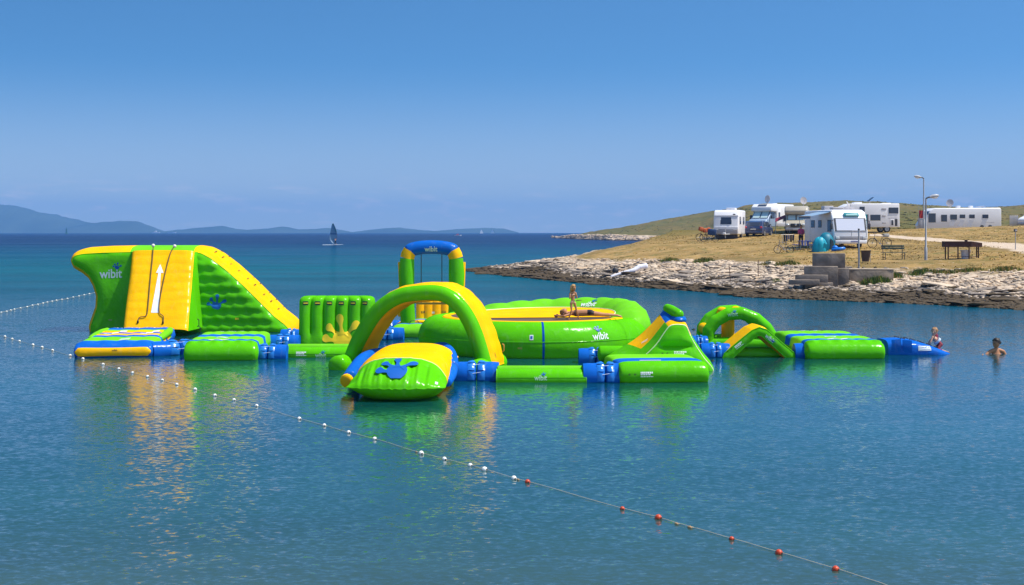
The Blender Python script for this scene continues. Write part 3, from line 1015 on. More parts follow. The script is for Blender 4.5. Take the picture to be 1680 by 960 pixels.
# ------------------------------------------------------------------ far islands
ISL = mat('island_scrub', (0.06, 0.075, 0.045), 0.95, 0.1, 0.35, 0.004)
def island(sil, d, depth, label):
    a = np.array(sil, float)
    xs = np.arange(a[0, 0], a[-1, 0] + 0.1, 2.0)
    ys = np.interp(xs, a[:, 0], a[:, 1])
    nd = 9
    vs = []
    for j in range(nd):
        t = j / (nd - 1) * 2 - 1
        for x, y in zip(xs, ys):
            h = max(0, CAM_H + (HZ - y) * d / FPX)
            dd = d + t * depth
            jit = float(fbm(np.array([x * .09 + j * 3.1]), np.array([j * 2.7 + d]), 3)[0])
            z = h * max(0, (1 - abs(t) ** 1.6)) * (1 + (0.5 * jit if j != nd // 2 else 0.12 * jit)) - (1.0 if j in (0, nd - 1) else 0)
            vs.append((X_at(x, d) * (1 + 0.0 * t), dd, z))
    n = len(xs)
    fs = [(j * n + i, j * n + i + 1, (j + 1) * n + i + 1, (j + 1) * n + i) for j in range(nd - 1) for i in range(n - 1)]
    tag(MB().add(vs, fs).build('island', ISL, None, True, 80), label, None, None, 'structure')
island([(-140, 352), (-60, 338), (0, 335), (30, 339), (60, 347), (110, 357.5), (135, 363), (155, 367), (190, 374), (215, 379), (235, 382)], 5400, 330, 'tall blue mountain island at the left')
island([(95, 382), (130, 369), (165, 364.5), (200, 362.5), (225, 363.5), (245, 371), (258, 378), (268, 382)], 5150, 220, 'low blue island beside the mountain')
island([(255, 382), (290, 377.5), (345, 372), (365, 370.5), (385, 375.5), (405, 377), (440, 375), (463, 371.5), (490, 376.5), (515, 376), (540, 374), (565, 378.5), (580, 382)], 5250, 220, 'long low blue island behind the windsurfer')
island([(572, 382), (592, 379), (620, 375.5), (655, 373), (690, 377.5), (715, 379), (750, 376), (790, 374), (825, 374.8), (838, 378), (852, 382)], 5350, 220, 'long low blue island behind the swing arch')

# ------------------------------------------------------------------ haze
hz_m = bpy.data.materials.new('haze_air')
hz_m.use_nodes = True
hz_m.node_tree.nodes.clear()
ho = hz_m.node_tree.nodes.new('ShaderNodeOutputMaterial')
hv = hz_m.node_tree.nodes.new('ShaderNodeVolumePrincipled')
hv.inputs['Color'].default_value = (0.17, 0.47, 1.0, 1)
hv.inputs['Density'].default_value = 1.9e-4
hv.inputs['Anisotropy'].default_value = 0.0
hz_m.node_tree.links.new(hv.outputs[0], ho.inputs['Volume'])
hb = MB()
rbox(hb, (-6200, -300, -4), (6200, 6200, 135), 0)
tag(hb.build('haze', hz_m, None, False), 'thin blue sea haze', None, None, 'stuff')

# ================================================================== THE WATER PARK
PARK = 'inflatable water park modules'
def vx(p): return Vector((p[0], 0, p[1]))

# ---- a flat inflatable mat: bands of colour run across, from the front edge to the back
def mat_body(parent, w, length, h, bands, mats, name='mat', ridges=0, ridge_h=0.03, wave=0.0, end_r=None, taper=0.0):
    """local: x across, y back, front edge at y=0; bands = [(y_fraction_end, material index)]"""
    r = end_r or h * 0.62
    zc = h - r
    ring, mids = [], []
    na = 9
    for k in range(na + 1):                                   # front rounding, from below to the top
        a = -math.pi / 2 + math.pi * k / na * 1.0
        if a > math.pi / 2: break
        ring.append((r - r * math.cos(a), zc + r * math.sin(a))); mids.append(bands[0][1])
    edges = [0.0] + [b for b, _ in bands]
    for i, (b, mi) in enumerate(bands):
        a0, a1 = edges[i], edges[i + 1]
        nsub = max(3, int((a1 - a0) * 26))
        for k in range(nsub):
            t = a0 + (a1 - a0) * (k + (1 if i == 0 else 0) * 0) / nsub
            y = r + (length - 2 * r) * t
            if y <= ring[-1][0] + 1e-4: continue
            ring.append((y, h + ridge_h * math.sin(math.pi * k / nsub))); mids.append(mi)
    last = bands[-1][1]
    for k in range(na + 1):
        a = math.pi / 2 - math.pi * k / na
        ring.append((length - r + r * math.cos(a), zc + r * math.sin(a))); mids.append(last)
    nx = 44
    rings = []
    for i in range(nx + 1):
        t = i / nx * 2 - 1
        tt = math.copysign(abs(t) ** 0.85, t)
        f = max(0.0, 1 - abs(tt) ** 9) ** (1 / 5)
        pts = []
        for y, z in ring:
            yy = length / 2 + (y - length / 2) * (1 - (1 - f) * min(0.5, 0.5 * r / length * 3))
            zz = zc + (z - zc) * (0.10 + 0.90 * f)
            if ridges and z > h - 1e-6:
                zz += 0.022 * abs(math.sin(math.pi * ridges * (tt + 1) / 2)) * f
            if wave and 0.02 < y / length < 0.98 and z > h - 1e-6:
                yy += wave * math.sin(2 * math.pi * ridges * (tt + 1) / 2 + 0.7) * 0.5
            wloc = w * (1 + taper * (yy / length - 0.5))
            pts.append(Vector((tt * wloc / 2, yy, zz)))
        rings.append(pts)
    mb = MB()
    loft(mb, rings, lambda i, j: mids[(j + 1) % len(mids)], True, True, True)
    return mb.build(name, mats, parent, True, 60)

# ---- a blue coupling between two modules
FLAPB = mat('flap_sheen_blue', (0.02, 0.19, 0.62), 0.25, 0.5)  # lighter than the sleeves: the flaps' sheen is put into the colour
def make_connector():
    t = thing('connector', 'x', 'connector', (0, 0, 0))
    for s in (-1, 1):
        pth = [Vector((s * x, 0, 0.10)) for x in (0.52, 0.42, 0.30, 0.16, 0.05, 0.012)]
        mb = MB()
        rings = tube_rings(pth, [0.26, 0.27, 0.27, 0.268, 0.262, 0.235], 24, False, (1, 1))
        for k, rg in enumerate(rings):
            for i, p in enumerate(rg):
                if k >= 3:
                    p.z += 0.012 * math.sin(i * 2.3 + k); p.y += 0.012 * math.cos(i * 1.7 + k)
        loft(mb, rings)
        mb.build('sleeve', BLUE, t, True, 70)
        # flaps folded over the joint
        for q, (ang, ln) in enumerate(((0.05, .16), (.75, .15), (1.45, .13))):
            fm = MB()
            c, sn = math.cos(ang), math.sin(ang)
            rows = []
            for i in range(6):
                u = i / 5
                rad = 0.275 + 0.022 * math.sin(math.pi * u)
                row = []
                for j in range(5):
                    v = (j / 4 - 0.5) * ln * (1 - 0.25 * u)
                    aa = ang + v / 0.22
                    row.append(Vector((s * (0.20 - 0.16 * u), -math.cos(aa) * rad, 0.10 + math.sin(aa) * rad + 0.010 * math.sin(j * 2.1 + i + q))))
                rows.append(row)
            loft(fm, rows, 0, False)
            fm.build('flap', FLAPB, t, True, 70)
    for a in (0.25, .95):  # white straps that also stand in for glints on the joint
        pth = [Vector((x, -math.cos(a + x * .5) * 0.283, 0.10 + math.sin(a + x * .5) * 0.283)) for x in (-.12, -.04, .05, .12)]
        tube(MB(), pth, 0.007, 6, False, (1.6, .6)).build('strap', mat('white_strap_glint', (0.62, 0.72, 0.85), 0.5), t)
    return t
conn0 = make_connector()
_first = [True]
def connector(pxa, pya, pxb, pyb, d, label, rz=None, scale=1.0, da=0.0):
    """between two pixels on the coupling's axis ends, at distance d"""
    global conn0
    o = conn0 if _first[0] else copy_tree(conn0)
    _first[0] = False
    A = P(pxa, pya, d); B = P(pxb, pyb, d + da)
    L_ = math.hypot(B.x - A.x, B.y - A.y)
    o.location = ((A.x + B.x) / 2, (A.y + B.y) / 2, 0.0)
    o.rotation_euler = (0, 0, math.atan2(B.y - A.y, B.x - A.x))
    o.scale = (L_ / 1.02, scale, scale)
    tag(o, label, 'connector', 'blue couplings between the water park modules')
    return o
connector(248, 568, 335, 566, 36.9, 'blue coupling between the striped landing mat and the green mat', scale=1.05, da=0.9)
connector(411, 578, 471, 578, 36.2, 'blue coupling between the front of the green mat and the left beam', scale=1.0)
connector(440, 556, 491, 556, 39.6, 'blue coupling joining the ribbed green wall to the green mat corner')
connector(462, 539, 496, 536, 41.6, 'blue coupling at the foot of the tower slope', scale=1.05)
connector(610, 556, 662, 556, 42.6, 'lower blue coupling between the ribbed green wall and the swing deck')
connector(614, 533, 658, 534, 45.6, 'upper blue coupling left of the swing arch column', scale=1.1)
connector(746, 612, 818, 612, 30.9, 'blue coupling at the right foot of the large yellow arch', scale=1.12)
connector(957, 613, 1028, 613, 30.6, 'blue coupling between the right beam and the slide deck', scale=1.12)
connector(950, 577, 1004, 577, 35.0, 'blue coupling between the trampoline and the small green slide', scale=1.0)
connector(1150, 578, 1196, 576, 36.6, 'blue coupling between the small slide and the chevron bridge', scale=1.0)
connector(1303, 575, 1368, 575, 36.5, 'blue coupling between chevron bridge and the right green mat', scale=1.02)
connector(1286, 553, 1322, 556, 39.4, 'blue coupling behind the right foot of the chevron bridge')
connector(1134, 556, 1160, 557, 39.2, 'blue coupling between the small slide and the double hoop')

# ------------------------------------------------------------------ climbing tower
TD = 45.6
TX = X_at(320, TD)
tower = thing('climbing_tower', 'tall green and yellow inflatable tower with a climbing face and hooked left end', 'inflatable tower', (TX, TD, 0), 0, PARK)
out_px = [(470, 551), (475, 542), (467, 533), (450, 520), (428, 498), (400, 470), (370, 443), (345, 424), (330, 416), (318, 414), (217, 414), (170, 415), (136, 417), (123, 420), (118, 427), (122, 435),
          (135, 442), (147, 452), (155, 466), (161, 485), (160, 505), (154, 522), (149, 536), (150, 546), (158, 553), (320, 558)]
t_out = [on_plane(x, y, TX, TD) for x, y in out_px]
xl = on_plane(217, 415, TX, TD)[0]; xr = on_plane(319, 415, TX, TD)[0]; ztop = on_plane(300, 430, TX, TD)[1]
def t_quilt(x, z, d):
    if x > -0.05:       # right triangle: rows of tufted bumps
        row = abs(math.sin(math.pi * (z + 0.05) / 0.36))
        return 0.095 * row * (0.5 + 0.5 * abs(math.sin(math.pi * x / 0.42 + (int((z + .05) / .36) % 2) * 1.57))) - 0.02
    return 0.035 * math.sin(z * 3.1 + 0.6) * math.cos(x * 1.3) + 0.012 * math.sin(x * 4 + z * 2)
tf, tr = puffy(tower, t_out, 2.3, GREEN, [YELLOW, LIME], lambda p, t: 1 if (xl < p.x < xr and p.y > ztop) else 0, off=0.23, bulge=0.10, quilt=t_quilt, step=0.085, n=220, expo=.38)
def slab_pt(px, py, lift=0.0):
    v = (541 - py) / (541 - 414.0)
    d = 43.7 + 1.75 * v
    p = P(px, py, d)
    n = Vector((0, -0.82, 0.57))
    return p + n * lift - Vector((TX, TD, 0))
nu, nv = 40, 72
rows = []
for j in range(nv + 1):
    py = 543 - (543 - 413.5) * j / nv
    f = j / nv
    pl = 202.5 + (217.5 - 202.5) * f; pr = 308.5 + (319 - 308.5) * f
    row = []
    for i in range(nu + 1):
        u = i / nu
        e = math.sqrt(max(0, 1 - (2 * u - 1) ** 6))
        b = 0.10 * e + 0.012 * abs(math.sin(math.pi * f * 8.5 + .3 * math.sin(u * 5))) ** 0.7 * e + 0.014 * math.sin(u * 31 + f * 7) * (1 - e) \
            + 0.012 * math.sin(f * 43 + 2 * math.sin(f * 17)) * max(0, (u - 0.78) / 0.22)
        row.append(slab_pt(pl + (pr - pl) * u, py, b))
    rows.append(row)
mb = MB(); loft(mb, rows, 0, False)
slab = mb.build('climbing_face', YELLOW, tower, True, 60)
for nm_, col_ in (('side_panel', -1), ('side_panel', 0)):
    mb = MB()
    rr_ = []
    for j in range(0, nv + 1, 3):
        p = rows[j][col_]
        q_ = Vector((p.x - 0.05 * (1 if col_ == 0 else -1), 0.12, p.z))
        rr_.append([p.lerp(q_, k / 6) + Vector(((0.05 if col_ else -0.05) * math.sin(math.pi * k / 6), 0, 0)) for k in range(7)])
    loft(mb, rr_, 0, False)
    mb.build(nm_, GREEN if col_ else GREEN, tower, True, 60)
# ropes, knobs and the arrow
for pts in ([(253, 407), (252, 425), (248, 465), (245, 500), (242, 521), (232, 524), (229, 527), (228, 532)], [(288, 408), (281, 420), (272, 455), (264, 495), (263, 516), (269, 522), (270, 526), (269, 533)]):
    pth = [slab_pt(x, y, 0.15) for x, y in pts]
    tube_part('climbing_rope', smooth_path(pth, 4), 0.016, ROPE, tower, 6)
    mb = MB(); ellipsoid(mb, pth[0], 0.06); mb.build('rope_knob', mat('knob', (0.75, 0.68, 0.62), 0.4), tower)
    mb = MB(); ellipsoid(mb, pth[-1], (0.03, .03, .06)); mb.build('rope_end', BLACK, tower)
arrow = [(247.8, 513.5), (260.3, 513.5), (264, 448), (268.4, 448), (263, 433.5), (256, 448), (260, 448)]
pts, tris = fill_poly(arrow, 2.5)
sl_bvh = world_bvh([slab, tf, tr])
bv_pts = []
for x, y in pts:
    h, n_, *_ = sl_bvh.ray_cast(CAMV, Vector((x - 840, FPX, -(y - HZ))).normalized())
    n_ = -n_ if n_.y > 0 else n_
    bv_pts.append(h + n_ * 0.012 - Vector((TX, TD, 0)))
MB().add(bv_pts, tris).build('arrow_print', PRINT_W, tower, True, 60)
logo(tower, sl_bvh, 182, 449, 37, TD, 0.03, mat('grey_print', (0.46, 0.56, 0.58), 0.5), BLUED, 0.29, 0.32, 0.44, -.3)
decal(tower, sl_bvh, 356, 497, HAND, 34 * TD / FPX, PRINT_B, 'hand_print', -0.2)
decal(tower, sl_bvh, 389, 523, rect2d(6 * TD / FPX, 3 * TD / FPX, 2, 1), 1, PRINT_Y, 'label_patch')
decal(tower, sl_bvh, 181, 525, rect2d(6 * TD / FPX, 2 * TD / FPX, 2, 1), 1, mat('dull_patch', (0.35, 0.38, 0.10), 0.6), 'label_patch')
decal(tower, sl_bvh, 317, 500, rect2d(4 * TD / FPX, 8 * TD / FPX, 2, 2), 1, PRINT_W, 'label_patch')
# hand loops along the slope and on the hooked edge
def loop_handle(parent, p, along, out, size=0.13, m=BLACK, rad=0.014, name='hand_loop'):
    along = Vector(along).normalized(); out = Vector(out).normalized()
    pth = [p - along * size, p - along * size * .7 + out * size * .45, p + along * size * .7 + out * size * .45, p + along * size]
    tube(MB(), pth, rad, 6, False).build(name, m, parent)
for x, y, b in ((340, 423, 0), (352, 432, 1.2), (365, 444, .5), (378, 455, 1.4), (393, 468, .6), (405, 478, 1.3), (420, 494, .5), (432, 505, 1.2), (444, 518, .7)):
    u_, z_ = on_plane(x, y, TX, TD)
    for yy in (0.55, 1.5):
        loop_handle(tower, Vector((u_ + 0.155, yy, z_ + 0.175)), (0, 1, 0), (.6, 0, .7), .12, BLACK, .012)
for x, y in ((125, 438), (137, 446), (143, 450), (160, 490), (150, 530)):
    u_, z_ = on_plane(x, y, TX, TD)
    loop_handle(tower, Vector((u_ - 0.13, 0.9, z_ - 0.05)), (0, 1, 0), (-.8, 0, -.3))
for x, y in ((316, 531), (318, 543)):
    p = slab_pt(x - 4, y, 0.0) + Vector((0.14, 0.4, 0))
    loop_handle(tower, p, (0, 0, 1), (1, -.3, 0))

# ------------------------------------------------------------------ striped landing mat in front of the tower
LM = thing('landing_mat', 'striped yellow, green and blue landing mat in front of the climbing face', 'inflatable mat', (X_at(190, 36.5) - 0.05, 36.4, 0), R(8.5), PARK)
lm = mat_body(LM, 2.12, 6.3, 0.37, [(0.04, 1), (0.12, 1), (0.38, 0), (0.46, 1), (0.56, 2), (0.63, 1), (0.78, 2), (0.82, 0), (1.0, 1)], [LIME, BLUE, YELLOW], 'mat', 4, 0.02, 0.10)
mb = MB()
for z0_, bul in ((0.15, 1),):
    rings = []
    for i in range(25):
        t = i / 24 * 2 - 1
        f = max(0, 1 - abs(t) ** 10) ** .25
        hh = (0.112 + 0.022 * t * t) * (0.2 + .8 * f)
        rings.append([Vector((t * 1.0, 0.012 - 0.062 * math.cos(2 * math.pi * k / 16) * (0.25 + 0.75 * f), z0_ + hh * math.sin(2 * math.pi * k / 16))) for k in range(16)])
    loft(mb, rings)
mb.build('end_pad', YELLOW, LM, True, 60)
# green side bolsters beside the striped field, step marks and the chequered edge
for s in (-1, 1):
    pth = [Vector((s * 0.97, 2.6, 0.31)), Vector((s * 0.99, 3.6, 0.325)), Vector((s * 0.99, 4.8, 0.33)), Vector((s * 0.95, 5.5, 0.33))]
    tube(MB(), pth, [0.10, 0.115, 0.115, 0.10], 12).build('side_bolster', LIME, LM)
lbv = world_bvh([lm])
def flat_decal(th, bvh, cx, cy, w, l, m, name):
    bpy.context.view_layer.update()
    mw = th.matrix_world
    vs, fs = rect2d(w, l, 6, 3)
    out = []
    for x, y, _ in vs:
        h, n_, *_ = bvh.ray_cast(mw @ Vector((cx + x, cy + y, 2)), Vector((0, 0, -1)))
        q_ = Vector((cx + x, cy + y, 0.4)) if h is None else mw.inverted() @ (h + Vector((0, 0, 0.008)))
        out.append(q_)
    return MB().add(out, fs).build(name, m, th, True, 60)
for x, y in ((-0.62, 3.3), (-.45, 3.75), (-.28, 4.2), (.42, 3.3), (.55, 3.75), (.68, 4.2)):
    flat_decal(LM, lbv, x, y, .2, .36, PRINT_W, 'step_mark')
for k in range(15):
    flat_decal(LM, lbv, -0.78 + k * 0.112, 5.72 if k % 2 else 5.86, .056, .16, PRINT_W, 'chequer_mark')
flat_decal(LM, lbv, 0.15, 1.25, .28, .5, mat('faint_print', (0.45, 0.75, 0.40), 0.5), 'pale_print')
decal(LM, world_bvh([o for o in LM.children if o.name.startswith('end_pad')]), 188, 574.5, text_mesh('wibit'), 9 * 36.4 / FPX, mat('dark_print', (0.12, 0.08, 0.01), 0.6), 'lettering')

# ------------------------------------------------------------------ green mats with blue stripes
def stripe_mat(px0, px1, d0, length, h, label, rz, w=None, small=None):
    xa, xb = X_at(px0, d0), X_at(px1, d0)
    t = thing('striped_mat', label, 'inflatable mat', ((xa + xb) / 2, d0, 0), rz, PARK)
    o = mat_body(t, w or (xb - xa), length, h, [(0.03, 0), (0.16, 2), (0.50, 1), (0.66, 2), (1.0, 1)], [GREEN, LIME, BLUE], 'mat', 6, 0.035, 0.10)
    b = world_bvh([o])
    for y, w_ in ((0.62, .55), (1.35, .32), (length * .84, .7)):
        flat_decal(t, b, -0.1, y, w_, .12, mat('pale_patch', (0.6, 0.75, 0.66), 0.6), 'pale_print')
    return t, o
gm, gmo = stripe_mat(303, 418, 35.4, 4.3, 0.47, 'green mat with two blue stripes floating below the tower slope', R(5), 1.95)
om, omo = stripe_mat(1322, 1459, 35.9, 4.3, 0.45, 'green mat with blue stripes next to the blue entry ramp', R(2), 2.15)

# ------------------------------------------------------------------ ribbed walls with grips
def ribbed_wall(parent, w, h, th_, ribs, m, amp=0.05, name='wall_body', foot=0.3, zb=-0.1):
    rings = []
    lev = [zb, 0.02, foot * .6, foot] + [foot + (h - foot) * k / 14 for k in range(1, 13)]
    prof = [(z, 0.0) for z in lev] + [(h - 0.10, 0.012), (h - 0.05, 0.045), (h - 0.015, 0.10), (h, 0.17)]
    nxf = ribs * 10
    for z, ins in prof:
        k = min(1, max(0, (z - foot * .8) / .2)) if foot > 0.05 else 1
        pts = []
        hw = w / 2 - ins
        for i in range(nxf + 1):
            u = i / nxf
            e = max(0, 1 - (2 * u - 1) ** 14) ** .35
            y = -th_ / 2 + ins * 1.3 - amp * k * abs(math.sin(math.pi * ribs * u)) ** .7 + (1 - e) * 0.14 - 0.10 * (1 - k) * e * (1 if z > 0 else .6)
            pts.append(Vector(((2 * u - 1) * hw, y + z * .12, z)))
        for i in range(nxf, -1, -2):
            u = i / nxf
            e = max(0, 1 - (2 * u - 1) ** 14) ** .35
            pts.append(Vector(((2 * u - 1) * hw, th_ / 2 - ins * 1.3 + amp * k * abs(math.sin(math.pi * ribs * u)) ** .7 - (1 - e) * 0.14 + z * .12, z)))
        rings.append(pts)
    mb = MB(); loft(mb, rings)
    return mb.build(name, m, parent, True, 50)
GD = 40.0
gx0, gx1 = X_at(490, GD), X_at(613, GD)
gw = thing('ribbed_wall', 'upright green ribbed wall with black grips and a yellow hand print', 'inflatable wall', ((gx0 + gx1) / 2, GD + .15, 0), 0, PARK)
gb = ribbed_wall(gw, gx1 - gx0, CAM_H - (486 - HZ) * GD / FPX, 0.62, 6, GREEN, 0.10)
gbv = world_bvh([gb])
decal(gw, gbv, 561, 545, HAND, 80 * GD / FPX * 0.85, PRINT_Y, 'hand_print', 0.05, sy=1.15)
for k in range(6):
    px = 501.5 + k * 19.4
    decal(gw, gbv, px, 497.5, rect2d(8.5 * GD / FPX, 6 * GD / FPX, 2, 1), 1, BLACK, 'grip_pocket')
    o = decal(gw, gbv, px, 497.5, rect2d(6.5 * GD / FPX, 1.6 * GD / FPX, 2, 1), 1, PRINT_Y, 'grip_bar', lift=0.022)

# ------------------------------------------------------------------ low beams
def beam(px0, px1, py, label, marks, d=None, r=0.205, marks_small=True):
    d = d or depth_of(py)
    xa, xb = X_at(px0, d), X_at(px1, d)
    t = thing('balance_beam', label, 'inflatable beam', ((xa + xb) / 2, d + r, 0), 0, PARK)
    L_ = (xb - xa) / 2
    o = tube(MB(), [Vector((x, 0, 0.06)) for x in (-L_, -L_ * .5, 0, L_ * .5, L_)], r, 24, .12).build('float_tube', GREEN, t, True, 50)
    tube(MB(), [Vector((x, 0.19, 0.22)) for x in (-L_ * .97, 0, L_ * .97)], 0.125, 20, .4).build('top_tube', LIME, t, True, 50)
    tube(MB(), [Vector((x, -r * math.cos(.25), .06 + r * math.sin(.25))) for x in (-L_, L_)], .007, 5, False).build('welded_seam', GREEN, t)
    for s in (-1, 1):
        tube(MB(), [Vector((s * (L_ - .012), 0, .06)), Vector((s * (L_ + .012), 0, .06))], r + .006, 24, False).build('end_band', LIME, t)
    b = world_bvh([o])
    for (kind, px, y, wpx) in marks:
        if kind == 'logo': logo(t, b, px, y, wpx, d, 0, mat('pale_green_print', (0.45, 0.72, 0.45), 0.5), PRINT_B, .25, .28, .42)
        else: decal(t, b, px, y, SMALL, wpx * d / FPX, PRINT_W, 'small_print')
    return t
beam(468, 585, 590, 'low green beam left of the large yellow arch', [('logo', 526, 583, 18), ('small', 494, 580, 16)], d=36.3)
beam(815, 962, 629, 'low green beam between the arch foot and the slide deck', [('logo', 887, 620, 21)], d=30.3, r=0.225)

# ------------------------------------------------------------------ large yellow arch
AD, AA = 33.2, R(-15)
AX = X_at(690, AD)
arch = thing('tunnel_arch', 'large yellow arch with a green front tube over the launch bag', 'inflatable arch', (AX, AD, 0), AA, PARK)
apx = [(571, 606), (577, 590), (588, 562), (600, 540), (615, 517), (632, 500), (652, 488), (675, 482), (715, 480), (738, 487), (755, 502), (769, 522), (780, 546), (788, 570), (794, 592), (796, 604)]
apath = smooth_path([vx(on_plane(x, y, AX, AD, AA)) for x, y in apx], 4)
def band_loft(path, y0, y1, half, mi=0, bump=0.0):
    rings = []
    n = len(path)
    for i in range(n):
        a, b = path[max(i - 1, 0)], path[min(i + 1, n - 1)]
        t = (b - a).normalized()
        nrm = Vector((-t.z, 0, t.x))
        h = half + bump * abs(math.sin(i * 0.8))
        sec = []
        for k in range(24):
            an = 2 * math.pi * k / 24
            cx, cy = math.cos(an), math.sin(an)
            e = 4.0
            rr_ = (abs(cx) ** e + abs(cy) ** e) ** (-1 / e)
            sec.append(path[i] + nrm * (h * cx * rr_) + Vector((0, (y0 + y1) / 2 + (y1 - y0) / 2 * cy * rr_, 0)))
        rings.append(sec)
    mb = MB(); loft(mb, rings, mi)
    return mb
band_loft(apath, -0.02, 1.15, 0.225, 0, 0.02).build('arch_band', YELLOW, arch, True, 60)
tube(MB(), [p + Vector((0, -0.06, 0)) for p in apath], 0.188, 20, False, (1, 1)).build('front_tube', GREEN, arch, True, 60)
for px, py, r in ((571, 603, .25), (795, 607, .24)):
    u_, z_ = on_plane(px, py, AX, AD, AA)
    tube(MB(), [Vector((u_ - .02, y, 0.10)) for y in (-.62, -.2, .6, 1.3)], r, 20, .5).build('foot_tube', GREEN, arch, True, 60)
abv = world_bvh([o for o in arch.children if o.name.startswith('arch_band')])
decal(arch, abv, 812, 583, rect2d(.03, .13, 1, 1), 1, BLACK, 'buckle')
u_, z_ = on_plane(812, 574, AX, AD, AA)
loop_handle(arch, Vector((u_ + .02, 0.6, z_)), (0, 0, 1), (1, 0, 0), .1, mat('orange_web', (0.6, .3, .05), .6))

# ------------------------------------------------------------------ launch bag
BD = 26.9
bag = thing('launch_bag', 'pillow shaped launch bag, green end with a blue hand print and yellow back', 'launch bag', (X_at(648, BD), BD, 0), R(-1.5), PARK)
def bag_pt(u, v, top, gather=True):
    """u in -1..1 across, v in 0..1 from the front seam to the back seam"""
    W_ = 1.02 - 0.10 * min(1, v / .3) + .05 * math.sin(math.pi * min(1, v * 1.2))
    Lb = 5.6
    kf = min(1, max(0, (v - .05) / .25))
    fu = max(0, 1 - abs(u) ** (2.1 + 1.5 * kf)) ** (0.74 - .18 * kf)
    fv = (max(0, 1 - (1 - min(1, v / 0.34)) ** 2.8)) ** 0.55 if v < 0.34 else (max(0, 1 - ((v - .34) / .66) ** 3.2)) ** .55
    th = fu * fv
    x = u * W_ * (0.985 - .08 * (1 - fv) * (1 - abs(u)))
    y = v * Lb + 0.16 * (1 - u * u) * (-1) * max(0, 1 - v / .2) + 0.10 * abs(u) ** 3 * max(0, 1 - v / .2)
    zs = 0.27 + 0.12 * v
    if top:
        z = zs + 0.54 * th
        if v < 0.30 and gather:     # gathers run back from the seam
            g = math.exp(-((v - 0.07) / 0.075) ** 2)
            z += g * 0.022 * (math.sin(u * 31 + 1.3 * math.sin(u * 7)) + .5 * math.sin(u * 57 + 1)) * (1 - abs(u) ** 4)
        g2 = math.exp(-((abs(u) - 0.93) / 0.09) ** 2)
        z += g2 * 0.03 * math.sin(v * 70 + 2 * math.sin(v * 23)) * fv
    else:
        z = zs - 0.46 * th
    return Vector((x, y, z))
nu, nv1, nv2 = 90, 34, 40
def vline(u): return 0.170 + 0.02 * u * u
def bag_grid(top):
    g, y = MB(), MB()
    U = [math.copysign(abs(t) ** .8, t) for t in [i / nu * 2 - 1 for i in range(nu + 1)]]
    rg = [[bag_pt(u, vline(u) * (j / nv1) ** 1.2, top) for u in U] for j in range(nv1 + 1)]
    ry = [[bag_pt(u, vline(u) + (1 - vline(u)) * j / nv2, top) for u in U] for j in range(nv2 + 1)]
    loft(g, rg, 0, False); loft(y, ry, 0, False)
    return g, y
g1, y1 = bag_grid(True); g2_, y2_ = bag_grid(False)
g1.add(g2_.v, g2_.f); y1.add(y2_.v, y2_.f)
go = g1.build('green_end', GREEN, bag, True, 60)
yo = y1.build('yellow_back', YELLOW, bag, True, 60)
U = [i / 60 * 2 - 1 for i in range(61)]
tube(MB(), [bag_pt(u * .97, vline(u * .97), True) + Vector((0, 0, .002)) for u in U], 0.013, 6, False).build('seam_piping', mat('pale_piping', (0.62, 0.70, 0.30), .5), bag)
tube(MB(), [bag_pt(u, 0.0, True) for u in U], 0.012, 6, False).build('front_seam', GREEN, bag)
bbv = world_bvh([go, yo])
hp_ = []
for x, y, l in HAND[0]:
    u_ = x * .92 + .02; v_ = .078 + y * .20
    e_ = 1e-3
    p_ = bag_pt(u_, v_, True, False); nu_ = (bag_pt(u_ + e_, v_, True, False) - p_).cross(bag_pt(u_, v_ + e_, True, False) - p_).normalized()
    hp_.append(p_ + nu_ * (.030 * math.exp(-((v_ - .07) / .085) ** 2) + .008 + l))
MB().add(hp_, HAND[1]).build('hand_print', PRINT_B, bag, True, 60)
decal(bag, bbv, 716, 629, rect2d(.06, .10, 2, 2), 1, PRINT_W, 'label_patch', -.5)
decal(bag, bbv, 713, 651, rect2d(.11, .10, 2, 2), 1, mat('grey_patch', (0.35, .42, .42), .6), 'label_patch')
# blue cradle round the bag
cr = thing('bag_cradle', 'blue tube frame lying around the yellow launch bag', 'inflatable frame', (X_at(655, 29.5), 29.5, 0), 0, PARK)
o_ = Vector((X_at(655, 29.5), 29.5, 0))
pl_ = [P(574, 621, 28.6), P(582, 608, 30.2), P(597, 590, 32.6), P(620, 582, 33.6), P(660, 580, 33.9), P(700, 577, 33.9), P(726, 572, 33.4), P(738, 583, 32.0), P(741, 604, 30.0)]
tube(MB(), [p - o_ for p in smooth_path(pl_, 5)], 0.165, 18, .3).build('frame_tube', BLUE, cr, True, 60)
tube(MB(), [p - o_ for p in (P(740, 604, 30.2), P(737, 615, 29.4), P(734, 627, 28.6))], [.17, .16, .10], 14, .5).build('tube_end', BLUE, cr, True, 60)
e0 = P(574, 622, 28.6) - o_
tube(MB(), [e0 + Vector((-.04, -.08, -.02)), e0 + Vector((-.06, -.13, -.03))], .15, 16, .3).build('end_cap', YELLOW, cr)

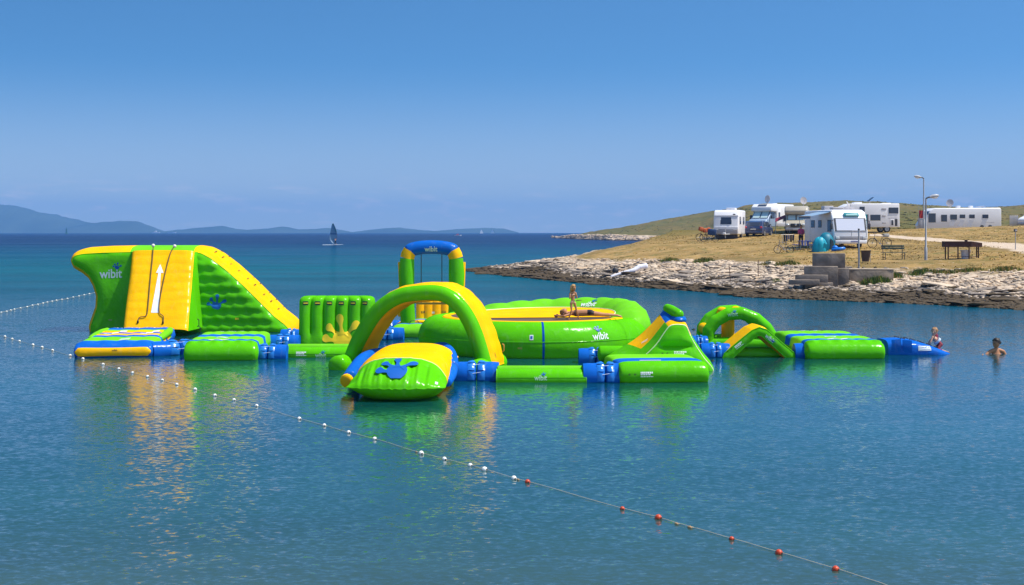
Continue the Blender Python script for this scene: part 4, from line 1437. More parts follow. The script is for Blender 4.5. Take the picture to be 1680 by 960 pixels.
# ------------------------------------------------------------------ swing arch
SD = 44.6
SX = X_at(708, SD)
sw = thing('swing_arch', 'tall green pillared swing with a blue lettered top', 'inflatable swing', (SX, SD, 0), 0, PARK)
colL = [(669, 550), (669, 520), (668, 490), (667, 450), (668, 424)]
def sp(x, y): return vx(on_plane(x, y, SX, SD))
for s in (1, -1):
    cp = [(x if s == 1 else 1416 - x, y) for x, y in colL]
    tube(MB(), [sp(x, y) for x, y in cp], [.23, .245, .235, .262, .235], 20, False).build('column', GREEN, sw, True, 60)
    cw = [(668, 424), (669.5, 418), (673, 411)]
    cw = [(x if s == 1 else 1416 - x, y) for x, y in cw]
    tube(MB(), [sp(x, y) for x, y in cw], [.236, .236, .228], 20, False).build('corner_wedge', YELLOW, sw, True, 60)
    # yellow gusset edge seen behind the column
    cb = [(662 if s == 1 else 754, 430), (664 if s == 1 else 752, 470), (662 if s == 1 else 754, 520)]
    tube(MB(), [sp(x, y) + Vector((-.04 * s, .18, 0)) for x, y in cb], [.16, .17, .16], 12, False).build('column_back', YELLOW, sw, True, 60)
tp = [(671, 413), (676, 409.5), (686, 407), (697, 405.8), (708, 405.4), (719, 405.8), (730, 407), (740, 409.5), (745, 413)]
tb = tube(MB(), [sp(x, y) for x, y in smooth_path([(x, y, 0) for x, y in tp], 3) for x, y in ((x, y),)] if False else [sp(p.x, p.y) for p in smooth_path([(x, y, 0) for x, y in tp], 3)], [.20] + [.226] * 23 + [.20], 20, False).build('crossbar', BLUE, sw, True, 60)
sbv = world_bvh([tb])
logo(sw, sbv, 707, 408.5, 21, SD, 0, mat('cream_print', (0.75, .78, .62), .5), None)
for x in (691, 725):
    tube_part('swing_rope', [sp(x, 417) + Vector((0, 0, 0)), sp(x, 455), sp(x, 497)], 0.014, ROPE, sw, 6)
tube_part('swing_bar', [sp(683, 498), sp(732, 498)], 0.035, mat('bar_orange', (.45, .24, .04), .6), sw, 8)
dk = mat_body(sw, 2.55, 4.0, 0.36, [(0.06, 0), (0.20, 0), (0.27, 1), (0.80, 2), (0.86, 1), (1.0, 0)], [LIME, BLUE, YELLOW], 'deck', 5, 0.02, 0.0)
dk.location = (0.05, -1.35, 0)
bw = ribbed_wall(sw, 55 * 46.9 / FPX, CAM_H - (489 - HZ) * 46.9 / FPX, 0.4, 4, YELLOW, 0.05, 'back_wall', 0.05)
bw.location = (X_at(710, 46.9) - SX, 46.9 - SD, 0)
bwv = world_bvh([bw])
for x in (694, 728):
    decal(sw, bwv, x, 512, rect2d(.13, .07, 2, 1), 1, mat('dark_grip', (.10, .06, .01), .6), 'grip_pocket')
    decal(sw, bwv, x, 512, rect2d(.09, .025, 2, 1), 1, PRINT_Y, 'grip_bar', lift=.02)
decal(sw, bwv, 711, 513, rect2d(.10, .07, 2, 1), 1, PRINT_W, 'pale_print')
loop_handle(sw, Vector((-.55, -.3, .40)), (1, .3, 0), (0, 0, 1), .16)

# ------------------------------------------------------------------ trampoline
RD, RX = 39.3, X_at(877, 39.3)
tr_ = thing('trampoline', 'large round green trampoline with a raised ribbed rim', 'trampoline', (RX, RD, 0), 0, PARK)
def ring_pt(th, ph, rc=2.88, a=0.52, b=0.60, zc=0.36):
    seg = 0.012 * abs(math.sin(th * 4))          # eight chambers
    r = rc - seg + a * math.cos(ph)
    return Vector((r * math.cos(th), r * math.sin(th), zc + b * math.sin(ph)))
rings = [[ring_pt(2 * math.pi * i / 128, 2 * math.pi * k / 28) for k in range(28)] for i in range(129)]
mb = MB(); loft(mb, rings, 0, True, False, False)
rg = mb.build('ring_tube', GREEN, tr_, True, 60)
for ph_ in (.15, -.75):
    tube(MB(), [ring_pt(2 * math.pi * i / 128, ph_, 2.88, .522, .602) for i in range(129)], .009, 5, False).build('welded_seam', GREEN, tr_)
for i in range(8):
    th0 = math.atan2(-1, 0.055) + i * math.pi / 4
    rs = [[ring_pt(th0 + dth, 2 * math.pi * k / 28, 2.88, .527, .607) for k in range(28)] for dth in (-.009, .009)]
    mb = MB(); loft(mb, rs, 0, True, False, False); mb.build('seam_band', BLUED if i == 0 else GREEN, tr_, True, 60)
def disc(r0, r1, z0, z1, n=72, sk=0.0):
    mb = MB()
    rs = []
    for k in range(5):
        r = r0 + (r1 - r0) * k / 4
        rs.append([Vector((r * math.cos(2 * math.pi * i / n), r * math.sin(2 * math.pi * i / n), z0 + (z1 - z0) * k / 4)) for i in range(n)])
    loft(mb, rs, 0, True, False, False)
    if r0 < .05: mb.add(rs[0], [tuple(range(n))])
    return mb
disc(0.02, 2.45, 0.945, 0.955).build('jump_mesh', mat('jump_mesh', (0.10, 0.062, 0.035), .7), tr_)
mb = disc(2.45, 2.66, 0.957, 0.962)
b2 = disc(2.66, 2.70, 0.962, 0.93); mb.add(b2.v, b2.f)
mb.build('edge_skirt', YELLOW, tr_, True, 50)
# raised rim round the back and right side
rg_r, rg_y, rg_s = [], [], []
n = 110
th_a, th_b = R(-26), R(158)
for i in range(n + 1):
    th = th_a + (th_b - th_a) * i / n
    f = i / n
    h = 0.35 * (math.sin(math.pi * min(1, f / .30) / 2) ** .8 if f < .30 else max(0, math.cos(math.pi / 2 * (f - .30) / .70)) ** 1.35) + .012
    rib = 0.040 * abs(math.sin(f * 20 * math.pi / 1.6)) ** .6 * min(1, h / .2)
    c, s = math.cos(th), math.sin(th)
    def q(r, z): return Vector((r * c, r * s, z))
    zi = 0.968
    top = q(2.36, zi + .34 * h)
    ed = .30 * (1 - min(1, h / .14))
    foot = Vector((top.x * .965, min(top.y - .02, -1.05 + .12 * top.x), zi))
    rg_y.append([foot.lerp(top, k / 6) + Vector((0, 0, .03 * math.sin(math.pi * k / 6) * (top - foot).length / 3)) for k in range(7)])
    gr = [(2.36, zi + .34 * h - ed * .2), (2.46, zi + .58 * h + rib - ed), (2.64, zi + .86 * h + rib * 1.6 - ed), (2.84, zi + 1.04 * h + rib * 1.6 - ed), (3.06, zi + .95 * h + rib * 1.6 - ed), (3.26, zi + .62 * h + rib - .05), (3.36, zi + .2 * h - .18 + rib), (3.415, 0.62), (3.38, .42)]
    en_ = 1 - .09 * (1 - min(1, h / .14))
    rg_r.append([q(r * (en_ if r > 2.9 else 1), z) for r, z in gr])
    rg_s.append([q(r * (en_ if r > 2.9 else 1), z - (0 if k in (0, 5, 6, 7, 8) else rib * 1.3) + .045) for k, (r, z) in enumerate(gr)])
mb = MB(); loft(mb, rg_y, 0, False); mb.build('inner_slope', YELLOW, tr_, True, 60)
mb = MB(); loft(mb, rg_r, 0, False); rr_o = mb.build('raised_rim', LIME, tr_, True, 70)
tube(MB(), [r[-1] + Vector((0, 0, .006)) for r in rg_y], .016, 6, False).build('rim_piping', mat('cream_piping', (.85, .85, .5), .5), tr_)
sm_ = MB(); loft(sm_, rg_s, 0, False)
tbv = world_bvh([rg]); rbv = BVHTree.FromPolygons([Vector(v) + Vector((RX, RD, 0)) for v in sm_.v], sm_.f)
logo(tr_, tbv, 985, 551, 31, 36.6, .03, PRINT_W, PRINT_B, -.14, .36, .52, -.5)
logo(tr_, rbv, 966, 499, 31, 42, .03, PRINT_W, PRINT_B, .32, .16, .4, -.4)
decal(tr_, tbv, 872, 554, rect2d(.10, .14, 2, 2), 1, PRINT_W, 'label_patch')
decal(tr_, tbv, 872, 554, rect2d(.06, .08, 2, 2), 1, PRINT_B, 'label_mark', lift=.013)
decal(tr_, tbv, 853, 571.5, rect2d(.12, .05, 2, 2), 1, mat('olive_patch', (.45, .45, .06), .6), 'label_patch')
decal(tr_, rbv, 950, 493, rect2d(.2, .035, 3, 1), 1, mat('brown_web', (.12, .06, .02), .6), 'webbing')

# ------------------------------------------------------------------ small slide and its deck
deck_ = thing('slide_deck', 'green tube deck with a blue top edge in front of the small slide', 'inflatable mat', (X_at(1092, 30.2), 30.25, 0), R(5), PARK)
dm = mat_body(deck_, 2.10, 2.5, 0.45, [(0.05, 0), (0.5, 2), (1.0, 1)], [GREEN, LIME, BLUE], 'mat', 0, 0.02, 0)
dbv = world_bvh([dm])
decal(deck_, dbv, 1061, 614, SMALL, 20 * 30.2 / FPX, PRINT_W, 'small_print')
for x in (1033, 1042):
    decal(deck_, dbv, x, 614.5, HAND, .07, BLACK, 'valve')
flat_decal(deck_, dbv, -.25, .5, .5, .05, PRINT_W, 'pale_print')
ZD, ZB = 32.9, 34.3
ZX = X_at(1110, ZD)
zs_ = thing('small_slide', 'steep green slide with a yellow chute and a rounded green knob', 'inflatable slide', (ZX, ZD, 0), 0, PARK)
zo = Vector((ZX, ZD, 0))
z_pairs = [((1024, 608), (990, 598)), ((1034, 598), (997, 584)), ((1056, 585), (1018, 571)), ((1076, 566), (1045, 553)), ((1090, 546), (1069, 531)), ((1098, 536), (1084, 514)), ((1106, 533), (1090, 508)), ((1118, 533), (1102, 508)),
           ((1126, 536), (1111, 514)), ((1133, 552), (1122, 536)), ((1143, 570), (1135, 556)), ((1156, 589), (1149, 576)), ((1167, 602), (1161, 591)), ((1170, 612), (1163, 601)), ((1161, 622), (1155, 610)), ((1100, 626), (1090, 612)), ((1036, 624), (1002, 608))]
fA = smooth_path([P(x, y, ZD) - zo for (x, y), _ in z_pairs], 8, True)
bA = smooth_path([P(x, y, ZB) - zo for _, (x, y) in z_pairs], 8, True)
nz_ = len(fA)
cen = sum(fA, Vector()) / nz_
rings = []
for k in range(15):
    t = k / 14
    row = []
    for i in range(nz_):
        p = fA[i].lerp(bA[i], t)
        tg = (fA[(i + 1) % nz_] - fA[i - 1]).normalized()
        nn_ = Vector((-tg.z, 0, tg.x))
        if nn_.dot(p - cen) < 0: nn_ = -nn_
        row.append(p + nn_ * (.05 * math.sin(math.pi * t) ** .5 if 0 < t < 1 else 0))
    rings.append(row)
def z_mi(k, j):
    t = (k + .5) / 14; i = j / 8
    if 2.3 < i < 4.8 and .28 < t < .93: return 1
    if 4.8 <= i < 6.2 and t > .22: return 2
    if 4.8 <= i < 9 and t < .22: return 1
    if 6.2 <= i < 8.6: return 2
    return 0
mb = MB(); loft(mb, rings, z_mi, True, False, False)
zr_ = mb.build('rim', [GREEN, YELLOW, BLUE], zs_, True, 60)
def z_face(pl_, sign, dep):
    pts, tris = fill_poly([(p.x, p.z) for p in pl_], .06)
    dd = poly_dist(pts, [(p.x, p.z) for p in pl_])
    y0 = pl_[0].y
    out = []
    for (x, z), d in zip(pts, dd):
        crease = math.exp(-((z - 0.58 - .05 * math.cos(x * 2.2)) / 0.05) ** 2) * (1 if abs(x) < .55 else .3)
        e = min(1, d / .2)
        h = .07 * math.sqrt(max(0, 1 - (1 - e) ** 2)) + e * (.07 * math.sin(min(1, max(0, (z - .1) / .48)) * math.pi) - .09 * crease + .06 * math.sin(min(1, max(0, (z - .58) / .42)) * math.pi))
        out.append((x, y0 + sign * h, z))
    return MB().add(out, tris)
zf = z_face(fA, -1, 0).build('front_panel', GREEN, zs_, True, 60)
z_face(bA, 1, 0).build('back_panel', GREEN, zs_, True, 60)
tube(MB(), fA + [fA[0]], .014, 5, False).build('welded_seam', mat('cream_piping', (.85, .85, .5), .5), zs_)
mb = MB(); ellipsoid(mb, P(1113, 524, 33.35) - zo, (.20, .34, .11), 20, 10); mb.build('top_cushion', BLUE, zs_)
tube(MB(), [P(x, y, d) - zo for x, y, d in ((1095, 506, 34.15), (1101, 509, 33.85), (1108, 513, 33.5), (1114, 516, 33.2))], [.115, .13, .13, .12], 16, .8).build('knob', GREEN, zs_)
zbv = world_bvh([zf, zr_])
decal(zs_, zbv, 1116, 580, SMALL, 20 * 33 / FPX, PRINT_W, 'small_print')
decal(zs_, zbv, 1058, 560, SMALL, 13 * 33 / FPX, PRINT_W, 'small_print', .75)
for x in (1087, 1095):
    decal(zs_, zbv, x, 580, HAND, .07, BLACK, 'valve')
for x, y in ((1133, 543), (1164, 594)):
    loop_handle(zs_, P(x, y, 33.4) - zo + Vector((.05, 0, .02)), (0, 1, 0), (.8, 0, .4), .12)
# low green tube tongue at the left foot of the slide
tube(MB(), [P(x, 580, 34.6) - zo for x in (985, 1000, 1020)], .2, 18, .4).build('foot_tube', GREEN, zs_)

# ------------------------------------------------------------------ double hoop
HD = 39.9
HX = X_at(1212, HD)
hp = thing('double_hoop', 'pair of green jointed hoops linked by yellow posts behind the chevron bridge', 'inflatable hoop', (HX, HD, 0), 0, PARK)
hpx = [(1161, 566), (1163, 542), (1174, 527), (1194, 515.5), (1217, 514), (1240, 523), (1257, 538), (1266, 552), (1269, 567)]
def hoop(y, nm):
    pts = []
    base = [vx(on_plane(x, yy, HX, HD)) for x, yy in hpx]
    for i in range(len(base) - 1):
        for k in ((0, .08, .5, .92) if i else (0, .5, .92)):
            pts.append(base[i].lerp(base[i + 1], k))
    pts.append(base[-1])
    return tube(MB(), [p + Vector((0, y, 0)) for p in pts], .185, 16, False).build(nm, GREEN, hp, True, 45), base
h1, base = hoop(0, 'hoop_tube'); hoop(1.25, 'hoop_tube')
for i in (1, 3, 4, 6):
    b = base[i]
    tube(MB(), [b + Vector((0, y, -.01)) for y in (-.02, .6, 1.27)], .165, 14, .3).build('link_post', YELLOW, hp)
for x in (1198,):
    u_, z_ = on_plane(x, 517, HX, HD)
    tube(MB(), [Vector((u_ + .03, .62, z)) for z in (-.05, .5, z_)], .20, 14, False).build('center_post', YELLOW, hp)
u0, u1 = base[0].x, base[-1].x
for y in (0.0, 1.25):
    tube(MB(), [Vector((x, y, .08)) for x in (u0 - .05, (u0 + u1) / 2, u1 + .05)], .2, 16, .4).build('base_tube', GREEN, hp)
hbv = world_bvh([h1])
logo(hp, hbv, 1202, 515.5, 17, HD, .08, mat('pale_green_print', (0.45, 0.72, 0.45), 0.5), PRINT_B, .2, .26, .42)

# ------------------------------------------------------------------ chevron bridge
CD = 36.3
CX = X_at(1246, CD)
cb_ = thing('chevron_bridge', 'yellow topped green chevron bridge standing over a low green tube', 'inflatable bridge', (CX, CD, 0), 0, PARK)
c_px = [(1184, 593), (1188, 580), (1202, 568), (1220, 553), (1234, 542), (1246, 537), (1258, 541), (1272, 553), (1288, 567), (1303, 579), (1306, 593), (1292, 590), (1274, 573), (1256, 557), (1249, 551), (1243, 551), (1236, 556), (1220, 571), (1202, 588), (1196, 593)]
c_out = [on_plane(x, y, CX, CD) for x, y in c_px]
cf, _ = puffy(cb_, c_out, 1.35, GREEN, [YELLOW], None, off=.045, bulge=.05, step=.06, n=200)
tube(MB(), [Vector((x, .55, .05)) for x in (-.85, 0, .85)], .19, 16, .3).build('base_tube', GREEN, cb_)
cbv = world_bvh([cf])
logo(cb_, cbv, 1263, 555, 17, CD, R(-38), PRINT_W, PRINT_B, .42, -.02, .45)
decal(cb_, cbv, 1212, 566.5, SMALL, 14 * CD / FPX, PRINT_W, 'small_print', R(38))
for x, y in ((1194, 575.5), (1200, 571.5)):
    decal(cb_, cbv, x, y + 1, HAND, .06, BLACK, 'valve')

# ------------------------------------------------------------------ blue entry ramp
ED = 37.2
EX = X_at(1508, ED)
er = thing('entry_ramp', 'blue wedge shaped entry ramp sloping into the water', 'inflatable ramp', (EX, ED, 0), R(1), PARK)
rings = []
for k in range(25):
    t = k / 24
    px = 1456 + (1563 - 1456) * t
    x = X_at(px, ED) - EX
    ztop_ = float(np.interp(t, [0, .25, .45, .7, .9, 1], [.40, .42, .38, .24, .10, .03]))
    zc = (ztop_ - .16) / 2
    hh = (ztop_ + .16) / 2
    hw = float(np.interp(t, [0, .3, .8, 1], [.62, .66, .60, .38]))
    rings.append([Vector((x, .55 + hw * math.copysign(abs(math.cos(a)) ** .55, math.cos(a)), zc + hh * math.copysign(abs(math.sin(a)) ** .6, math.sin(a)))) for a in [2 * math.pi * (i + .5) / 28 for i in range(28)]])
mb = MB(); loft(mb, rings); ro = mb.build('ramp_body', BLUE, er, True, 60)
ebv = world_bvh([ro])
decal(er, ebv, 1517, 571.5, rect2d(22 * ED / FPX, 8 * ED / FPX, 4, 2), 1, mat('pale_label', (.45, .52, .6), .5), 'label_patch')
decal(er, ebv, 1513, 569.5, rect2d(12 * ED / FPX, .8 * ED / FPX, 4, 1), 1, PRINT_W, 'label_line', lift=.014)
decal(er, ebv, 1517, 572.5, rect2d(18 * ED / FPX, .6 * ED / FPX, 4, 1), 1, PRINT_W, 'label_line', lift=.014)
for t in (.28, .42, .54, .68, .80):
    x = X_at(1456 + 107 * t, ED) - EX
    z_ = float(np.interp(t, [0, .25, .45, .7, .9, 1], [.40, .42, .38, .24, .10, .03]))
    for y in (.3, .85):
        loop_handle(er, Vector((x, y, z_ - .01)), (1, 0, -.3), (.2, 0, 1), .07)
for k, (u0_, tl) in enumerate(((1468, .3), (1486, -.2))):
    x = X_at(u0_, ED) - EX
    fm = MB()
    loft(fm, [[Vector((x + (j / 4 - .5) * .25, -.085 - .03 * math.sin(math.pi * i / 4) - .012 * j, .42 - .085 * i + tl * .02 * j)) for j in range(5)] for i in range(5)], 0, False)
    fm.build('flap', BLUE, er)

# ================================================================== BUOY LINES
ORD = ['first', 'second', 'third', 'fourth', 'fifth', 'sixth', 'seventh', 'eighth', 'ninth', 'tenth', 'eleventh', 'twelfth', 'thirteenth', 'fourteenth', 'fifteenth', 'sixteenth',
       'seventeenth', 'eighteenth', 'nineteenth', 'twentieth', 'twenty-first', 'twenty-second', 'twenty-third', 'twenty-fourth']
B_WHITE = mat('white_float', (0.80, 0.78, 0.72), 0.4, 0.5, 0.08, 9)
B_RED = mat('red_float', (0.55, 0.062, 0.016), 0.4, 0.5, 0.15, 9)
B_DARK = mat('float_hole', (0.03, 0.025, 0.02), 0.7)
def make_float(m):
    t = thing('float', 'x', 'buoy', (0, 0, 0))
    mb = MB(); ellipsoid(mb, (0, 0, 0.35), (1.08, 1, 1), 20, 12)
    mb.build('ball', m, t)
    for s in (-1, 1):
        tube(MB(), [Vector((s * .93, 0, .35)), Vector((s * 1.14, 0, .35))], .34, 12, False).build('collar', B_DARK, t)
    tube(MB(), [Vector((1.05 * math.cos(a) * 0 , 1.008 * math.cos(a), .35 + 1.008 * math.sin(a))) for a in [2 * math.pi * k / 24 for k in range(25)]], .03, 5, False).build('seam', m, t)
    return t
fw0, fr0 = make_float(B_WHITE), make_float(B_RED)
_fu = {'w': True, 'r': True}
def add_float(px, py, dpx, kind, label, yaw, group):
    src = fw0 if kind == 'w' else fr0
    o = src if _fu[kind] else copy_tree(src)
    _fu[kind] = False
    d = depth_of(py + dpx * 0.25)
    r = dpx * 0.97 * d / FPX / 2
    o.location = (X_at(px, d), d, 0); o.scale = (r, r, r); o.rotation_euler = (0, R(random.uniform(-8, 8)), yaw)
    tag(o, label, 'buoy', group)
    return o
near = [(8, 552, 4), (20, 556, 4), (32, 559.5, 4), (54, 565.5, 4.5), (69, 569.5, 4.5), (86, 574.5, 4.5), (115, 583, 5), (136, 588.5, 5), (169, 597.5, 5), (195, 605, 5), (217.5, 611.5, 5), (242, 617.5, 5), (266, 623.5, 5),
        (290, 630.5, 5.5), (320, 638.5, 6), (352.5, 648.5, 6), (384, 656, 6), (421, 665.5, 6), (491, 686.5, 6.5), (532, 697.5, 6.5), (572, 709, 7), (614.5, 719.5, 7), (691, 743, 8.5), (729, 752.5, 7.5), (771.5, 763, 7.5), (795, 769.5, 9.5), (843, 784, 9)]
red = [(865.5, 790, 9), (1021, 834, 8), (1080, 848.5, 11.5), (1200.5, 883.5, 8.5), (1278, 906, 12), (1371, 933, 12)]
yaw0 = math.atan2(depth_of(789) - depth_of(638), X_at(865, depth_of(789)) - X_at(320, depth_of(638)))
grp = 'floats on the near rope'
for i, (x, y, s_) in enumerate(near):
    if i < 22: lb = f'small white float on near rope, {ORD[i]} counted from the left photo edge'
    else: lb = ['large white float beside a tiny cream one in the yellow green reflection', 'white float second to the right of the launch bag reflection', 'smaller white float of the close pair left of the red float',
                'larger white float of the close pair left of the red float', 'last white float, directly left of the first red float'][i - 22]
    add_float(x, y, s_, 'w', lb, yaw0 + random.uniform(-.35, .35), grp)
for i, (x, y, s_) in enumerate(red):
    add_float(x, y, s_, 'r', ['first red float, right beside the last white float', 'lone small red float in the middle of the near rope', 'large red float left of the two little rope knots',
                              'small red float right of the two little rope knots', 'large red float, second from the right end of the near rope', 'large red float nearest the camera at the lower right'][i], yaw0 + random.uniform(-.4, .4), grp)
# little worn corks tied into the rope
for i, (x, y, s_, lb) in enumerate(((683, 741, 3, 'tiny cream cork left of the large white float'), (850, 787, 3.4, 'tiny brown cork between the last white float and the red float'), (1110, 859.5, 4.5, 'small tan rope knot, left of a pair'), (1132, 865.5, 5.5, 'small pinkish rope knot, right of a pair'))):
    d = depth_of(y + 1); r = s_ * d / FPX / 2
    t = thing('rope_cork', lb, 'cork', (X_at(x, d), d, 0), yaw0, grp)
    tube(MB(), [Vector((-r * 1.3, 0, r * .35)), Vector((0, 0, r * .45)), Vector((r * 1.3, 0, r * .35))], [r * .8, r, r * .7], 10, .6).build('cork_body', mat('cork', (.42, .26, .13), .8, .3, .3, 20), t)
    tube(MB(), [Vector((r * 1.5, 0, r * .4)), Vector((r * 2.2, r * .5, r * .9))], r * .3, 6, .5).build('knot', ROPE_W, t)
rp = [(-60, 534)] + [(x, y + 1) for x, y, _ in near] + [(x, y + 1) for x, y, _ in red[:3]] + [(1110, 859), (1132, 865)] + [(x, y + 1) for x, y, _ in red[3:]] + [(1440, 956), (1560, 1003)]
pth = []
for k, (x, y) in enumerate(rp):
    d = depth_of(y)
    pth.append(Vector((X_at(x, d), d, 0.012)))
fine = []
for a, b in zip(pth[:-1], pth[1:]):
    for k in range(6):
        t = k / 6
        p = a.lerp(b, t)
        p.z = 0.010
        p.y += 0.04 * math.sin(math.pi * t * 2) * min(1, (b - a).length / 4)
        fine.append(p)
fine.append(pth[-1])
tag(tube(MB(), fine, .003, 6, False).build('float_rope', ROPE_W), 'pale rope with white and red floats crossing the foreground water', 'rope')
far = [(2, 512.5), (11, 511), (17.5, 509), (23.5, 507.5), (33.5, 505.5), (44.5, 503.5), (53, 501), (62, 499.5), (70.5, 497.5), (77.5, 496), (85.5, 494.5), (92.5, 493), (101.5, 491.5), (110.5, 490), (120, 487.8), (129.5, 486), (138, 484), (146.5, 482.2), (156, 480.3)]
for i, (x, y) in enumerate(far):
    add_float(x, y, 3.0, 'w', f'tiny white float on far rope behind the tower, {ORD[i]} from the left photo edge', yaw0, 'floats on the far rope')
pf = [P(x, y, depth_of(y)) + Vector((0, 0, .01)) for x, y in [(-40, 521)] + far + [(190, 473.5), (250, 462)]]
tag(tube(MB(), pf, .0045, 5, False).build('float_rope', ROPE_W), 'thin pale rope with tiny white floats behind the tower', 'rope')
# pink marker ball behind the tower slope
d = depth_of(476)
t = thing('marker_ball', 'pinkish round marker ball floating behind the tower slope', 'buoy', (X_at(407, d), d, 0))
mb = MB(); ellipsoid(mb, (0, 0, .07), .15, 18, 12); mb.build('ball', mat('pink_ball', (.50, .20, .17), .5), t)
tube(MB(), [Vector((0, 0, .2)), Vector((0, 0, .27))], .03, 8, .5).build('eyelet', BLACK, t)

# ================================================================== PEOPLE
SKIN = mat('tanned_skin', (0.43, 0.19, 0.088), 0.5, 0.4, 0.06, 12)
SKIN2 = mat('fair_skin', (0.58, 0.31, 0.20), 0.5, 0.4, 0.06, 12)
HAIR_B = mat('blond_hair', (0.42, 0.24, 0.085), 0.6, .4, .2, 40)
HAIR_D = mat('dark_hair', (0.022, 0.014, 0.010), 0.5, .4, .2, 40)
EYE = mat('eye_dark', (0.02, 0.015, 0.012), 0.3)
def body_mesh(caps, ells, voxel):
    mb = MB()
    for a, ra, b, rb in caps:
        a, b = Vector(a), Vector(b)
        tube(mb, [a, a.lerp(b, .5), b], [ra, (ra + rb) / 2, rb], 10, 1.0, (1, 1), 0, 3)
    for c, r in ells: ellipsoid(mb, c, r, 12, 8)
    me = bpy.data.meshes.new('tmp'); me.from_pydata(mb.v, [], mb.f)
    bm = bmesh.new(); bm.from_mesh(me); bmesh.ops.recalc_face_normals(bm, faces=bm.faces); bm.to_mesh(me); bm.free()
    o = bpy.data.objects.new('tmp', me); COL.objects.link(o)
    md = o.modifiers.new('r', 'REMESH'); md.mode = 'VOXEL'; md.voxel_size = voxel
    sm = o.modifiers.new('s', 'SMOOTH'); sm.iterations = 2; sm.factor = .5
    dg = bpy.context.evaluated_depsgraph_get(); dg.update()
    out = bpy.data.meshes.new_from_object(o.evaluated_get(dg))
    bpy.data.objects.remove(o); bpy.data.meshes.remove(me)
    out.polygons.foreach_set('use_smooth', [True] * len(out.polygons))
    return out
def hand_caps(wr, dirv, side, up, s):
    """palm and five fingers from the wrist along dirv"""
    wr, dirv, side, up = Vector(wr), Vector(dirv).normalized(), Vector(side).normalized(), Vector(up).normalized()
    c = [(wr, .022 * s, wr + dirv * .06 * s, .026 * s), (wr + dirv * .02 * s + side * .018 * s, .018 * s, wr + dirv * .075 * s + side * .026 * s, .017 * s), (wr + dirv * .02 * s - side * .018 * s, .018 * s, wr + dirv * .07 * s - side * .026 * s, .016 * s)]
    for k, ln in ((-1.5, .055), (-.5, .072), (.5, .078), (1.5, .066)):
        b = wr + dirv * .08 * s + side * (k * .0205 * s)
        m_ = b + dirv * ln * .55 * s + up * .008 * s
        c += [(b, .0095 * s, m_, .009 * s), (m_, .009 * s, m_ + dirv * ln * .45 * s - up * .022 * s, .0078 * s)]
    t0 = wr + dirv * .025 * s + side * .03 * s
    c += [(t0, .012 * s, t0 + dirv * .035 * s + side * .028 * s, .0105 * s), (t0 + dirv * .035 * s + side * .028 * s, .010 * s, t0 + dirv * .066 * s + side * .034 * s, .0085 * s)]
    return c
